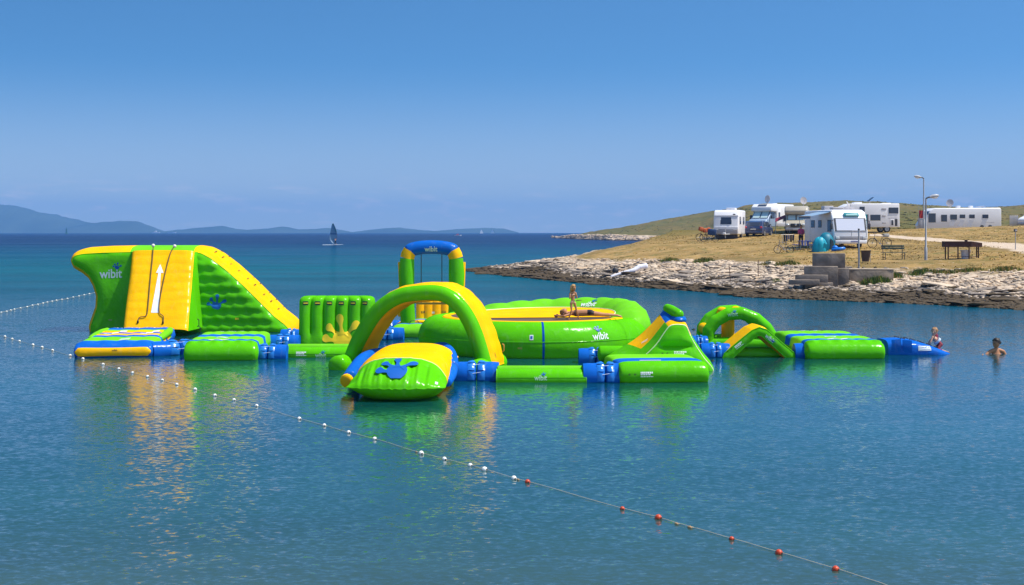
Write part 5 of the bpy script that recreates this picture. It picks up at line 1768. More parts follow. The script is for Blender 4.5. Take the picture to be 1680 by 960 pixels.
def person(label, loc, rz, J, s, voxel, skin, mats, mat_fn, hair, head_r, girth=1.0, face=(0, -1, 0), hair_fn=None, lower=True, rot=None):
    """J: joints in metres; s: overall size against an adult of 1.7 m; body one continuous mesh"""
    t = thing('person', label, 'person', loc, rz)
    if rot: t.rotation_euler = rot
    g = s * girth
    caps, ells = [], []
    V3 = {k: Vector(v) for k, v in J.items()}
    hd, nk, ch, pv = V3['head'], V3['neck'], V3['chest'], V3['pelvis']
    fdir = Vector(face).normalized()
    upv = (hd - nk).normalized()
    caps += [(nk, .052 * g, hd - upv * head_r * .3, .050 * g), (ch, .125 * g, pv, .118 * g), (nk - (nk - ch) * .25, .075 * g, ch, .125 * g)]
    sd = (V3['sr'] - V3['sl']).normalized()
    caps += [(ch + sd * .055 * g, .10 * g, ch - sd * .055 * g, .10 * g), (pv + sd * .055 * g, .105 * g, pv - sd * .055 * g, .105 * g)]
    ells += [(hd, (head_r * .80, head_r * .92, head_r * 1.08))]
    right = upv.cross(fdir).normalized()
    ells += [(hd - upv * head_r * .55 + fdir * head_r * .35, head_r * .52)]
    caps += [(hd + fdir * head_r * .82 + upv * head_r * .10, head_r * .10, hd + fdir * head_r * 1.02 - upv * head_r * .18, head_r * .15)]
    for q_ in (-1, 1): ells.append((hd + right * q_ * head_r * .82, (head_r * .14, head_r * .16, head_r * .24)))
    for a, b, c_ in (('sl', 'el', 'wl'), ('sr', 'er', 'wr')):
        if a not in V3: continue
        caps += [(V3[a], .056 * g, V3[b], .040 * g), (V3[b], .041 * g, V3[c_], .027 * g), (nk.lerp(V3[a], .35), .055 * g, V3[a], .056 * g)]
        dv = (V3[c_] - V3[b]).normalized()
        sv = dv.cross(fdir); sv = sv if sv.length > .2 else dv.cross(upv)
        sv.normalize()
        caps += hand_caps(V3[c_], dv, sv if a == 'sr' else -sv, sv.cross(dv), s)
    if lower:
        for a, b, c_, f_ in (('hl', 'kl', 'al', 'tl'), ('hr', 'kr', 'ar', 'tr')):
            caps += [(V3[a], .092 * g, V3[b], .055 * g), (V3[b], .056 * g, V3[b].lerp(V3[c_], .35), .057 * g), (V3[b].lerp(V3[c_], .35), .056 * g, V3[c_], .034 * g), (V3[c_], .036 * g, V3[f_], .026 * g)]
    me = body_mesh(caps, ells, voxel)
    for m in [skin] + mats: me.materials.append(m)
    if mat_fn:
        me.polygons.foreach_set('material_index', [mat_fn(p.center) for p in me.polygons])
    me.name = 'body'
    o = bpy.data.objects.new('body', me); COL.objects.link(o); o.parent = t
    # hair cap
    hb_ = MB()
    hc = hd - fdir * head_r * .12 + upv * head_r * .16
    rings = []
    M = Matrix((right, fdir, upv)).transposed()
    for i in range(10):
        a = -.35 + (math.pi / 2 + .35) * (i + .02) / 9.05
        ring = []
        for k in range(18):
            an = 2 * math.pi * k / 18
            fr_ = max(0, math.sin(an))          # towards the face
            a2 = max(a, -.35 + fr_ * 1.0)
            wob = 1.03 + .07 * math.sin(k * 3 + i * 2) + .05 * math.sin(k * 7.3 + i * 5.1)
            ring.append(hc + M @ Vector((math.cos(an) * math.cos(a2) * head_r * .92 * wob, math.sin(an) * math.cos(a2) * head_r * .98 * wob, math.sin(a2) * head_r * 1.05 * wob)))
        rings.append(ring)
    loft(hb_, rings)
    if hair_fn: hair_fn(hb_, hd, right, fdir, upv, head_r)
    hb_.build('hair', hair, t, True, 70)
    for q_ in (-1, 1):
        mb = MB(); ellipsoid(mb, hd + right * q_ * head_r * .33 + fdir * head_r * .84 + upv * head_r * .08, (head_r * .11, head_r * .07, head_r * .07), 8, 6)
        mb.build('eye', EYE, t)
    mb = MB(); ellipsoid(mb, hd + fdir * head_r * .86 - upv * head_r * .52, (head_r * .22, head_r * .06, head_r * .05), 8, 6)
    mb.build('mouth', mat('lips', (.32, .09, .07), .5), t)
    return t

def long_hair(mb, hd, right, fdir, upv, r):
    for k in range(-4, 5):
        a = k / 4
        p0 = hd + right * a * r * .82 - fdir * r * (.70 - .5 * abs(a)) + upv * r * .2
        tube(mb, [p0, p0 - upv * r * 1.0 - fdir * r * .12, p0 - upv * r * (1.9 - .35 * abs(a)) - fdir * r * .05], [r * .30, r * .33, r * .16], 8, .6)
# girl on the trampoline: feet apart, arms drawn up to the chest, looking to the right
GP = (X_at(940, 37.3), 37.3, 0.962)
Jg = dict(pelvis=(-.005, 0, .50), chest=(0, .01, .68), neck=(.005, .01, .775), head=(.012, 0, .885), sl=(-.085, .01, .745), sr=(.09, .01, .745),
          el=(-.115, -.02, .60), wl=(-.045, -.10, .665), er=(.115, -.03, .60), wr=(.05, -.11, .68), hl=(-.052, 0, .46), hr=(.052, 0, .46),
          kl=(-.065, -.035, .25), al=(-.125, .02, .035), tl=(-.145, -.06, .015), kr=(.105, -.02, .25), ar=(.19, .03, .035), tr=(.215, -.05, .015))
def girl_mat(c):
    if .44 < c.z < .53 and abs(c.x) < .14 and abs(c.y) < .1 and c.z > .455 + abs(c.x) * .35: return 1
    if .685 < c.z < .715 and abs(c.x) < .10 and c.y > -.085: return 1
    return 0
person('slim tanned child in a pale bikini standing on the trampoline', GP, R(25), Jg, .58, .0085, SKIN, [mat('bikini_pale', (.66, .36, .24), .6)], girl_mat, HAIR_B, .083, .78, (.35, -.94, 0), long_hair)
# woman lying face down behind the child
LP = (X_at(966, 37.75), 37.75, 1.0)
def Z(x, y, z): return (x, y, z)
Jl = dict(pelvis=(.05, .05, .13), chest=(-.36, .03, .12), neck=(-.56, .02, .12), head=(-.69, .02, .14), sl=(-.50, -.15, .10), sr=(-.50, .19, .10), el=(-.68, -.27, .05), wl=(-.87, -.12, .04), er=(-.68, .28, .05), wr=(-.86, .18, .04),
          hl=(.08, -.05, .115), hr=(.08, .14, .115), kl=(.44, -.06, .075), kr=(.43, .17, .075), al=(.80, -.05, .06), ar=(.79, .19, .06), tl=(.92, -.05, .02), tr=(.91, .20, .02))
def lie_mat(c):
    if -.04 < c.x < .15 and c.z > .08: return 1
    if -.40 < c.x < -.36 and c.z > .02: return 1
    return 0
wm = person('tanned woman in a black bikini lying face down on the yellow slope', LP, R(-6), Jl, .93, .012, SKIN, [mat('bikini_black', (.02, .012, .014), .6)], lie_mat, HAIR_B, .105, .86, (-.25, -.6, -.3), None)
# man standing in the water, looking left
md = depth_of(580.5)
MP = (X_at(1635, md), md, -1.24)
Jm = dict(pelvis=(0, 0, .88), chest=(0, 0, 1.18), neck=(.0, 0, 1.37), head=(-.012, -.01, 1.54), sl=(-.185, 0, 1.30), sr=(.185, .0, 1.30), el=(-.33, -.06, 1.20), wl=(-.45, -.24, 1.21), er=(.29, -.02, 1.13), wr=(.36, -.18, 1.08),
          hl=(-.09, 0, .84), hr=(.09, 0, .84), kl=(-.10, -.02, .46), al=(-.11, .03, .06), tl=(-.12, -.12, .03), kr=(.10, -.02, .46), ar=(.11, .03, .06), tr=(.12, -.12, .03))
def man_mat(c): return 1 if .45 < c.z < .95 else 0
person('bare chested dark haired man standing chest deep in the water', MP, R(0), Jm, 1.0, .014, SKIN, [mat('swim_shorts', (.02, .04, .12), .7)], man_mat, HAIR_D, .118, 1.0, (-.93, -.35, 0), None)
# child climbing the blue ramp
CPp = (X_at(1541, 37.6), 37.65, .04)
Jc = dict(pelvis=(.035, .02, .23), chest=(-.10, .0, .36), neck=(-.155, -.01, .455), head=(-.13, -.02, .57), sl=(-.20, -.09, .42), sr=(-.11, .10, .43), el=(-.27, -.13, .28), wl=(-.30, -.09, .16), er=(-.22, .12, .30), wr=(-.27, .11, .17),
          hl=(.05, -.06, .21), hr=(.06, .10, .21), kl=(-.07, -.13, .10), kr=(-.05, .15, .10), al=(.16, -.13, .02), ar=(.18, .15, .02), tl=(.25, -.13, .0), tr=(.27, .15, .0))
def child_mat(c):
    if c.x > -.075 + (c.z - .3) * .3 and c.z > .10 and c.x < .16: return 1
    if c.z < .10 and -.15 < c.x < .05: return 1
    return 0
person('small fair child in dark red shorts crawling up the blue ramp', CPp, R(0), Jc, .60, .010, SKIN2, [mat('red_shorts', (.20, .012, .03), .7)], child_mat, mat('light_hair', (.33, .17, .07), .6), .098, .9, (-.55, -.83, -.1), None)
tv = bpy.data.objects[-1] if False else None
kid = [o for o in bpy.data.objects if o.get('label', '').startswith('small fair child')][0]
mb = MB()
band_c = Vector((-.035, .0, .30))
ax = Vector((.62, 0, -.55)).normalized()
tube(mb, [Vector((-.06, .01, .325)), Vector((-.015, .01, .285))], [.112, .116], 16, False).build('waist_band', mat('pale_band', (.45, .52, .60), .7), kid)
for q_ in (-1,):
    rings = tube_rings([Vector((-.06, .20, .52)), Vector((-.03, .20, .42)), Vector((-.05, .16, .33))], [.075, .085, .07], 12, .8)
    loft(MB(), rings).build('arm_float', mat('arm_float_red', (.22, .015, .04), .4), kid)

# ================================================================== VEHICLES ON THE CAMP GROUND
VW = mat('white_bodywork', (0.84, 0.82, 0.83), 0.35, 0.5, .03, .8)
VG = mat('grey_bodywork', (0.36, 0.35, 0.37), 0.4, .5, .05, 1)
VS = mat('silver_bodywork', (0.42, 0.37, 0.29), 0.35, .5, .05, 1)
VB = mat('blue_car_paint', (0.028, 0.045, 0.12), 0.25, .5, .03, 1, coat=.5)
CABB = mat('cab_reflection_and_stripe_blue', (0.27, 0.36, 0.50), 0.3, .5)  # blue reflection put into the cab colour; the side stripe shares it
GLASS = mat('vehicle_glass', (0.045, 0.055, 0.085), 0.08, .6)
BLIND = mat('windscreen_blind', (0.55, 0.68, 0.66), 0.2, .5)
BLINDW = mat('silver_blind', (0.66, 0.68, 0.78), 0.25, .5)
RUBBER = mat('rubber', (0.018, 0.018, 0.02), 0.8)
RIMM = mat('wheel_rim', (0.45, 0.45, 0.46), 0.35, .5, metal=.6)
TRIMD = mat('dark_trim', (0.05, 0.05, 0.055), 0.6)
REDL = mat('tail_lamp', (0.42, 0.01, 0.03), 0.25)
TEAL = mat('teal_paint', (0.01, 0.26, 0.30), 0.4)
DISH = mat('dish_grey', (0.48, 0.45, 0.46), 0.5)
def body_from_profile(parent, prof, w, m, bevel=.10, name='body', taper=0.0):
    """prof: (y, z) outline, extruded across x"""
    bm = bmesh.new()
    n = len(prof)
    L_ = [bm.verts.new((-w / 2, y, z)) for y, z in prof]
    Rr = [bm.verts.new((w / 2, y, z)) for y, z in prof]
    bm.faces.new(L_); bm.faces.new(Rr[::-1])
    for i in range(n):
        bm.faces.new((L_[i], Rr[i], Rr[(i + 1) % n], L_[(i + 1) % n]))
    bmesh.ops.recalc_face_normals(bm, faces=bm.faces)
    bmesh.ops.bevel(bm, geom=list(bm.edges), offset=bevel, segments=3, affect='EDGES', profile=.5, clamp_overlap=True)
    me = bpy.data.meshes.new(name); bm.to_mesh(me); bm.free()
    me.materials.append(m)
    me.polygons.foreach_set('use_smooth', [True] * len(me.polygons)); me.set_sharp_from_angle(angle=R(35))
    o = bpy.data.objects.new(name, me); COL.objects.link(o); o.parent = parent
    return o
def pane(parent, corners, pm=None, fm=None, t=.025, inset=.05, name='window'):
    f = panel(MB(), corners, t).build(name, fm or TRIMD, parent, False)
    panel(MB(), corners, t + .012, inset).build('pane', pm or GLASS, f, False)
    return f
def side_win(parent, w, s, y0, y1, z0, z1, **kw):
    x = s * w / 2
    c = [(x, y0, z0), (x, y1, z0), (x, y1, z1), (x, y0, z1)]
    return pane(parent, c if s > 0 else c[::-1], **kw)
def front_win(parent, x0, x1, ya, za, yb, zb, **kw):
    """on the nose (towards -y): lower edge at (ya, za), upper edge at (yb, zb)"""
    return pane(parent, [(x0, ya, za), (x1, ya, za), (x1, yb, zb), (x0, yb, zb)], **kw)
def wheel(parent, x, y, r=.33, w=.2):
    t = tube(MB(), [Vector((x - w / 2, y, r)), Vector((x - w / 2 + .02, y, r)), Vector((x + w / 2 - .02, y, r)), Vector((x + w / 2, y, r))], [r * .9, r, r, r * .9], 20, False).build('wheel', RUBBER, parent)
    tube(MB(), [Vector((x - w / 2 - .012, y, r)), Vector((x + w / 2 + .012, y, r))], r * .62, 16, False).build('rim', RIMM, t)
    tube(MB(), [Vector((x - w / 2 - .022, y, r)), Vector((x + w / 2 + .022, y, r))], r * .16, 10, False).build('hub', TRIMD, t)
def dish(parent, p, r=.42, facing=(-.3, -1, .35), h=.5):
    p = Vector(p); r *= .72
    t = tube(MB(), [p, p + Vector((0, 0, h))], .035, 8, False).build('dish_mast', DISH, parent)
    f = Vector(facing).normalized()
    x = f.cross(Vector((0, 0, 1))).normalized(); y = x.cross(f).normalized()
    c = p + Vector((0, 0, h + r * .5))
    rs = []
    for k in range(6):
        q_ = k / 5
        rs.append([c + x * math.cos(a) * r * max(q_, .02) + y * math.sin(a) * r * 1.05 * max(q_, .02) + f * (.12 * r * q_ * q_) for a in [2 * math.pi * j / 24 for j in range(24)]])
    for k in range(5, -1, -1):
        q_ = k / 5
        rs.append([c - f * .02 + x * math.cos(a) * r * max(q_, .02) + y * math.sin(a) * r * 1.05 * max(q_, .02) + f * (.12 * r * q_ * q_) for a in [2 * math.pi * j / 24 for j in range(24)]])
    loft(MB(), rs).build('dish', DISH, t, True, 50)
    tube(MB(), [c - y * r * .9, c + f * r * .8], .02, 6, .5).build('feed_arm', DISH, t)
def roof_box(parent, lo, hi, m=VW, name='roof_hatch', r=.05): return box_part(name, lo, hi, m, parent, r)
def lamp(parent, c, r, m, name='lamp', ax='y'):
    mb = MB(); ellipsoid(mb, c, r, 12, 8); return mb.build(name, m, parent)

# ---- caravan, nose towards the camera
cv = thing('caravan', 'white caravan with a grey lower nose parked at the left end of the row', 'caravan', place(1191, 124), R(-17))
w = 2.3
body_from_profile(cv, [(0, .45), (-.10, 1.0), (-.02, 1.35), (.12, 2.2), (.38, 2.62), (.8, 2.72), (5.0, 2.72), (5.1, 2.5), (5.1, .45)], w, VW, .10)
front_win(cv, -.52, .52, .0, 1.38, .13, 2.06)
box_part('nose_panel', (-1.08, -.16, .46), (1.08, .1, 1.02), VG, cv, .06)
box_part('nose_rail', (-1.1, -.10, 1.04), (1.1, .0, 1.16), VW, cv, .03)
box_part('roof_line', (-1.12, .08, 2.16), (1.12, .2, 2.20), VG, cv, .01)
side_win(cv, w, 1, .8, 1.7, 1.4, 2.1); side_win(cv, w, 1, 3.2, 4.2, 1.4, 2.1)
box_part('door', (1.14, 2.0, .6), (1.175, 2.7, 2.4), VW, cv, .02)
for x in (-.85, .85): box_part('marker_lamp', (x - .16, -.20, .86), (x + .16, -.15, .92), mat('lamp_white', (.7, .7, .7), .3), cv, .01)
wheel(cv, -1.05, 2.6); wheel(cv, 1.05, 2.6)
for s_ in (-1, 1): tube_part('drawbar', [Vector((s_ * .45, .1, .48)), Vector((0, -1.1, .46))], .05, mat('galvanised', (.4, .4, .4), .5), cv, 8)
tube_part('jockey_wheel_post', [Vector((.05, -.8, .1)), Vector((.05, -.8, 1.05))], .035, mat('galvanised', (.4, .4, .4), .5), cv, 8)
box_part('hitch_cover', (-.12, -1.3, .42), (.12, -.9, .62), VW, cv, .05)
box_part('skirt', (-1.05, .2, .06), (1.05, .3, .46), mat('skirt_dark', (.05, .045, .05), .8), cv, .01)
roof_box(cv, (-.1, .9, 2.70), (.75, 1.9, 2.92)); roof_box(cv, (-.3, 3, 2.7), (.3, 3.6, 2.82))
lamp(cv, (.75, .02, 2.3), (.14, .02, .06), TRIMD, 'badge')

# ---- white motorhome behind the caravan, a blue reflection coloured into its cab
def motorhome(label, px, d, rz, w=2.3, L_=6.0, h=2.75, cab=CABB, over=True, side='r'):
    t = thing('motorhome', label, 'motorhome', place(px, d), rz)
    b = body_from_profile(t, [(.55, 1.95), (.35, 2.05), (.45, 2.45), (.95, h), (L_, h), (L_ + .08, h - .15), (L_ + .08, .42), (1.75, .42), (1.75, 1.95)], w, VW, .09)
    body_from_profile(t, [(-.55, .35), (-.62, .9), (-.35, 1.12), (.05, 1.2), (.75, 2.0), (1.9, 2.05), (1.9, .35)], w * .86, cab, .08, 'cab')
    front_win(t, -.86, -.03, .06, 1.24, .70, 1.96, pm=BLIND); front_win(t, .03, .86, .06, 1.24, .70, 1.96, pm=BLIND)
    for s_ in (-1, 1):
        side_win(t, w * .86, s_, .75, 1.55, 1.25, 1.85)
        box_part('mirror', (s_ * 1.06, .35, 1.2), (s_ * 1.24, .5, 1.55), TRIMD, t, .03)
        lamp(t, (s_ * .72, -.48, .88), (.16, .1, .11), mat('headlamp', (.65, .68, .7), .15), 'headlight')
        wheel(t, s_ * .98, .35); wheel(t, s_ * .98, L_ - 1.5)
    box_part('grille', (-.5, -.66, .55), (.5, -.58, .85), TRIMD, t, .02)
    box_part('bumper', (-.95, -.68, .28), (.95, -.45, .5), VG, t, .05)
    pane(t, [(-.5, .52, 2.49), (.5, .52, 2.49), (.5, .88, 2.70), (-.5, .88, 2.70)], name='skylight')
    return t
m2 = motorhome('white motorhome with a blue reflection painted on its cab and silver windscreen blind behind the caravan', 1246, 140, R(-36))
side_win(m2, 2.3, 1, 4.9, 5.5, 1.75, 2.35); side_win(m2, 2.3, 1, 2.1, 2.55, 1.2, 1.9)
box_part('door', (1.14, 2.0, .5), (1.17, 2.7, 2.3), VW, m2, .02)
box_part('stripe', (1.15, 2.9, 1.15), (1.165, 5.6, 1.22), CABB, m2, .0)
box_part('skirt_panel', (1.13, 1.9, .40), (1.19, 6.0, .75), VG, m2, .02)
for y in (3.2, 4.4): box_part('hatch', (1.14, y, .85), (1.17, y + .5, 1.2), VG, m2, .01)
dish(m2, (-.1, 2.2, 2.75), .55, (-.4, -1, .1), .35); roof_box(m2, (-.6, 3.2, 2.74), (.2, 4, 2.86))

# ---- dark blue car seen from behind
car = thing('car', 'dark blue hatchback with red tail lamp parked beside the caravan', 'car', place(1236, 128), R(-25))
body_from_profile(car, [(0, .35), (-.06, .75), (.02, .98), (.30, 1.42), (.7, 1.50), (2.3, 1.45), (3.1, .98), (4.1, .85), (4.2, .4), (4.2, .25), (.1, .25)], 1.74, VB, .10)
front_win(car, -.62, .62, .06, 1.0, .28, 1.36)
for s_ in (-1, 1):
    lamp(car, (s_ * .74, .02, .86), (.13, .07, .15), REDL, 'tail_lamp')
    wheel(car, s_ * .80, .8, .32); wheel(car, s_ * .80, 3.3, .32)
    side_win(car, 1.74, s_, .45, 1.3, 1.0, 1.36); side_win(car, 1.74, s_, 1.4, 2.4, 1.0, 1.36)
    box_part('mirror', (s_ * .86, 2.35, .98), (s_ * 1.02, 2.5, 1.12), VB, car, .03)
box_part('bumper', (-.82, -.12, .3), (.82, .05, .55), VB, car, .05)
box_part('number_plate', (-.26, -.10, .66), (.26, -.075, .77), mat('plate', (.6, .6, .58), .5), car, .0)
tube_part('roof_rail', [Vector((.6, .6, 1.52)), Vector((.6, 2.0, 1.52))], .02, RIMM, car); tube_part('roof_rail', [Vector((-.6, .6, 1.52)), Vector((-.6, 2.0, 1.52))], .02, RIMM, car)

# ---- beige camper van with a long bonnet
m3 = thing('camper_van', 'beige alcove camper with a sloping bonnet behind the standing person', 'camper', place(1306, 132), R(-14))
body_from_profile(m3, [(.65, 1.85), (.15, 1.95), (.10, 2.25), (.45, 2.62), (1.0, 2.72), (6, 2.72), (6, .42), (1.7, .42), (1.7, 1.85)], 2.25, VS, .12, 'body')
body_from_profile(m3, [(-.75, .35), (-.80, .85), (-.62, 1.05), (.1, 1.28), (.7, 1.9), (1.9, 1.95), (1.9, .35)], 2.0, VS, .10, 'cab')
front_win(m3, -.82, -.03, .12, 1.3, .64, 1.82, pm=BLIND); front_win(m3, .03, .82, .12, 1.3, .64, 1.82, pm=BLIND)
box_part('grille', (-.5, -.86, .62), (.5, -.76, .98), TRIMD, m3, .02)
lamp(m3, (0, -.86, .85), (.10, .03, .10), RIMM, 'badge')
for s_ in (-1, 1):
    lamp(m3, (s_ * .76, -.70, .86), (.17, .12, .12), mat('headlamp', (.65, .68, .7), .15), 'headlight')
    wheel(m3, s_ * .95, .1); wheel(m3, s_ * .95, 4.4)
    side_win(m3, 2.0, s_, .8, 1.5, 1.3, 1.78)
    box_part('mirror', (s_ * 1.02, .35, 1.25), (s_ * 1.22, .5, 1.55), TRIMD, m3, .03)
box_part('bumper', (-.98, -.90, .3), (.98, -.6, .55), VG, m3, .05)
box_part('number_plate', (-.26, -.93, .36), (.26, -.905, .47), mat('plate', (.6, .6, .58), .5), m3, .0)
side_win(m3, 2.25, 1, 2.2, 3.2, 1.5, 2.1)
dish(m3, (.65, 2.2, 2.7), .5, (.5, -1, .2), .4)
# red awning cloth beside it
aw = thing('red_awning', 'dark red awning cloth stretched left of the beige camper', 'awning', place(1287, 133))
panel(MB(), [(-.9, 0, 1.15), (.55, 0, 1.75), (.75, 1.4, 2.0), (-.6, 1.4, 1.5)], .02).build('cloth', mat('red_cloth', (.24, .012, .03), .8), aw, False)
for x, y, z in ((-.88, .02, 1.16), (-.6, 1.38, 1.5), (.5, .02, 1.74)): tube_part('pole', [Vector((x, y, -.1)), Vector((x, y, z))], .02, RIMM, aw, 6)

# ---- integrated white motorhome with a flat front, nose to the camera
m4 = thing('motorhome', 'large white motorhome with a wide flat windscreen behind the turquoise tent', 'motorhome', place(1395, 95.5), R(4))
w = 2.52
body_from_profile(m4, [(0, .40), (-.12, .75), (-.10, 1.25), (.22, 2.15), (.55, 2.62), (1.1, 2.78), (7.0, 2.78), (7.1, 2.6), (7.1, .40)], w, VW, .11)
front_win(m4, -1.14, 1.16, -.10, 1.22, .22, 2.16, pm=BLINDW, inset=.13)
box_part('lower_band', (-1.12, -.18, .62), (1.12, .05, .90), VG, m4, .05)
box_part('bumper', (-1.15, -.22, .34), (1.15, .1, .60), VW, m4, .05)
box_part('number_plate', (-.02, -.245, .44), (.5, -.222, .56), mat('plate_blue', (.25, .26, .42), .5), m4, .0)
for s_ in (-1, 1):
    box_part('headlight', (s_ * .98 - .14, -.20, .66), (s_ * .98 + .14, -.15, .86), mat('headlamp', (.65, .68, .7), .15), m4, .02)
    wheel(m4, s_ * 1.02, 1.1); wheel(m4, s_ * 1.02, 5.2)
    tube_part('mirror_arm', [Vector((s_ * 1.15, .25, 2.05)), Vector((s_ * 1.38, .0, 1.95)), Vector((s_ * 1.38, -.02, 1.75))], .025, TRIMD, m4, 6)
    box_part('mirror', (s_ * 1.38 - .08, -.08, 1.35), (s_ * 1.38 + .08, .04, 1.78), TRIMD, m4, .03)
side_win(m4, w, -1, .35, 1.25, 1.2, 2.05); side_win(m4, w, -1, 2.7, 3.5, 1.5, 2.05); side_win(m4, w, -1, 4.4, 5.3, 1.5, 2.05); side_win(m4, w, 1, .35, 1.25, 1.2, 2.05)
box_part('door', (-1.245, 1.7, .5), (-1.215, 2.35, 2.35), mat('door_grey', (.6, .6, .66), .4), m4, .02)
box_part('round_hatch', (-1.24, 3.0, .9), (-1.215, 3.3, 1.2), TRIMD, m4, .02)
box_part('name_board', (-.36, .26, 2.28), (.72, .40, 2.54), TEAL, m4, .01, rot=Matrix.Rotation(R(-25), 3, 'X'))
box_part('name_board_mark', (-.24, .225, 2.35), (.60, .27, 2.45), mat('pale_teal', (.35, .62, .60), .5), m4, .0, rot=Matrix.Rotation(R(-25), 3, 'X'))
for lo, hi in (((-.75, 1.6, 2.75), (.05, 2.5, 2.98)), ((.1, 1.9, 2.75), (.55, 2.6, 3.02)), ((.6, 2.2, 2.75), (1.05, 2.9, 2.96)), ((-.9, 3.2, 2.75), (-.2, 4, 3.1))): roof_box(m4, lo, hi, DISH)
for y in (1.0, 3.4): tube_part('roof_rail', [Vector((-1.1, y, 2.86)), Vector((-.2, y, 2.86))], .02, TRIMD, m4, 6)
dish(m4, (.95, 3.4, 2.78), .40, (.9, -.5, .5), .25)
# blue awning rolled out on its left side
bo = thing('blue_awning', 'light blue awning rolled out from the left side of the large motorhome', 'awning', place(1395, 95.5), R(4))
panel(MB(), [(-2.75, .5, 2.28), (-1.22, .5, 2.62), (-1.22, 3.4, 2.66), (-2.75, 3.4, 2.32)], .02).build('cloth', mat('blue_cloth', (.22, .33, .46), .8), bo, False)
panel(MB(), [(-2.77, .5, 2.12), (-2.75, .5, 2.28), (-2.75, 3.4, 2.32), (-2.77, 3.4, 2.16)], .01).build('valance', mat('blue_cloth_dark', (.10, .17, .26), .8), bo, False)
tube_part('front_rail', [Vector((-2.75, .45, 2.29)), Vector((-2.75, 3.45, 2.33))], .04, RIMM, bo, 8)
tube_part('case', [Vector((-1.26, .4, 2.66)), Vector((-1.26, 3.5, 2.68))], .07, VW, bo, 8)
for y in (.6, 3.3): tube_part('pole', [Vector((-2.7, y, -.05)), Vector((-2.74, y, 2.28))], .02, RIMM, bo, 6)

# ---- white coach-built motorhome side on, right of the large one
m5 = thing('motorhome', 'white motorhome side on with small windows and an open locker hatch', 'motorhome', place(1383, 131), R(-88))
w = 2.3
body_from_profile(m5, [(.0, .5), (.0, 1.6), (-.3, 2.0), (-.25, 2.5), (.4, 2.80), (5.2, 2.80), (5.25, .5)], w, VW, .06)
for y0, y1, z0, z1 in ((4.15, 5.1, 1.85, 2.42), (2.35, 3.35, 1.15, 1.72), (1.3, 1.8, 2.0, 2.5)): side_win(m5, w, 1, y0, y1, z0, z1)
box_part('vent_grille', (1.14, 3.45, 2.2), (1.17, 3.9, 2.36), DISH, m5, .01); box_part('vent_grille', (1.14, 3.5, 1.55), (1.17, 3.85, 1.68), DISH, m5, .01); box_part('vent_grille', (1.14, 3.5, .85), (1.17, 3.9, 1.0), DISH, m5, .01)
box_part('locker_hatch', (1.14, 4.75, .62), (1.165, 5.0, 1.30), TRIMD, m5, .0)
box_part('locker_door', (1.16, 4.30, .62), (1.19, 4.66, 1.28), VW, m5, .01); box_part('locker_panel', (1.16, 4.4, .70), (1.20, 4.6, 1.2), TRIMD, m5, .01)
box_part('panel_line', (1.145, 4.1, 1.40), (1.16, 4.95, 1.43), VG, m5, .0)
box_part('teal_stripe', (1.148, 1.5, .45), (1.165, 2.05, 1.75), TEAL, m5, .0)
box_part('maroon_stripe', (1.148, 2.06, .45), (1.165, 2.16, 1.75), mat('maroon', (.12, .02, .04), .5), m5, .0)
wheel(m5, 1.0, .9); wheel(m5, 1.0, 4.0); wheel(m5, -1.0, .9); wheel(m5, -1.0, 4.0)
roof_box(m5, (-.5, 1.0, 2.78), (.3, 1.8, 2.95)); roof_box(m5, (-.2, 3.8, 2.78), (.4, 4.6, 2.88))
panel(MB(), [(.5, 2.35, 3.0), (.5, 2.9, 3.42), (-.2, 2.9, 3.42), (-.2, 2.35, 3.0)], .03).build('solar_panel', GLASS, m5, False)
tube_part('panel_mast', [Vector((.15, 2.6, 2.78)), Vector((.15, 2.6, 3.2))], .04, DISH, m5, 6)

# ---- long white integrated motorhome on the rise
m6 = thing('motorhome', 'long white motorhome with a row of side windows and a roof dish on the rise', 'motorhome', place(1573, 147), R(-88))
m6.location = (X_at(1512, 147), 147, 3.30)
w, L_ = 2.35, 8.3
body_from_profile(m6, [(-.25, .4), (-.35, .9), (-.1, 1.3), (.55, 2.45), (1.0, 2.72), (L_, 2.76), (L_ + .1, 2.6), (L_ + .1, .4)], w, VW, .12)
side_win(m6, w, 1, .35, 1.15, 1.15, 2.15); side_win(m6, w, 1, 1.75, 2.4, 1.25, 2.0)
for y0, y1 in ((2.75, 3.5), (3.8, 4.4), (4.85, 5.45), (6.3, 6.95)): side_win(m6, w, 1, y0, y1, 1.62 if y0 > 3.7 else 1.45, 2.02)
for y in (2.75, 3.75, 4.75, 6.2): panel(MB(), [(w / 2, y - .18, .75), (w / 2, y + .35, .75), (w / 2, y + .62, 1.42), (w / 2, y + .1, 1.42)], .012).build('locker_panel', mat('panel_grey', (.60, .60, .64), .4), m6, False)
front_win(m6, -1.05, 1.05, -.12, 1.32, .50, 2.36)
box_part('panel_line', (1.17, 6.6, 1.16), (1.185, 7.6, 1.19), VG, m6, 0)
for y in (6.25, 7.15): lamp(m6, (1.18, y, .72), (.03, .22, .18), TRIMD, 'vent')
wheel(m6, 1.0, 1.3); wheel(m6, 1.0, 5.9); wheel(m6, -1.0, 1.3); wheel(m6, -1.0, 5.9)
dish(m6, (.4, 3.0, 2.74), .55, (1, -.55, .3), .35)
for y in (3.7, 5.1): roof_box(m6, (.1, y, 2.74), (.6, y + .4, 2.98))
panel(MB(), [(.8, 6.0, 2.85), (.8, 6.8, 2.95), (-.2, 6.8, 2.95), (-.2, 6.0, 2.85)], .03).build('solar_panel', DISH, m6, False)
tube_part('roof_rail', [Vector((1.05, 6.7, 2.84)), Vector((1.05, 8.2, 2.86))], .025, TRIMD, m6, 6)
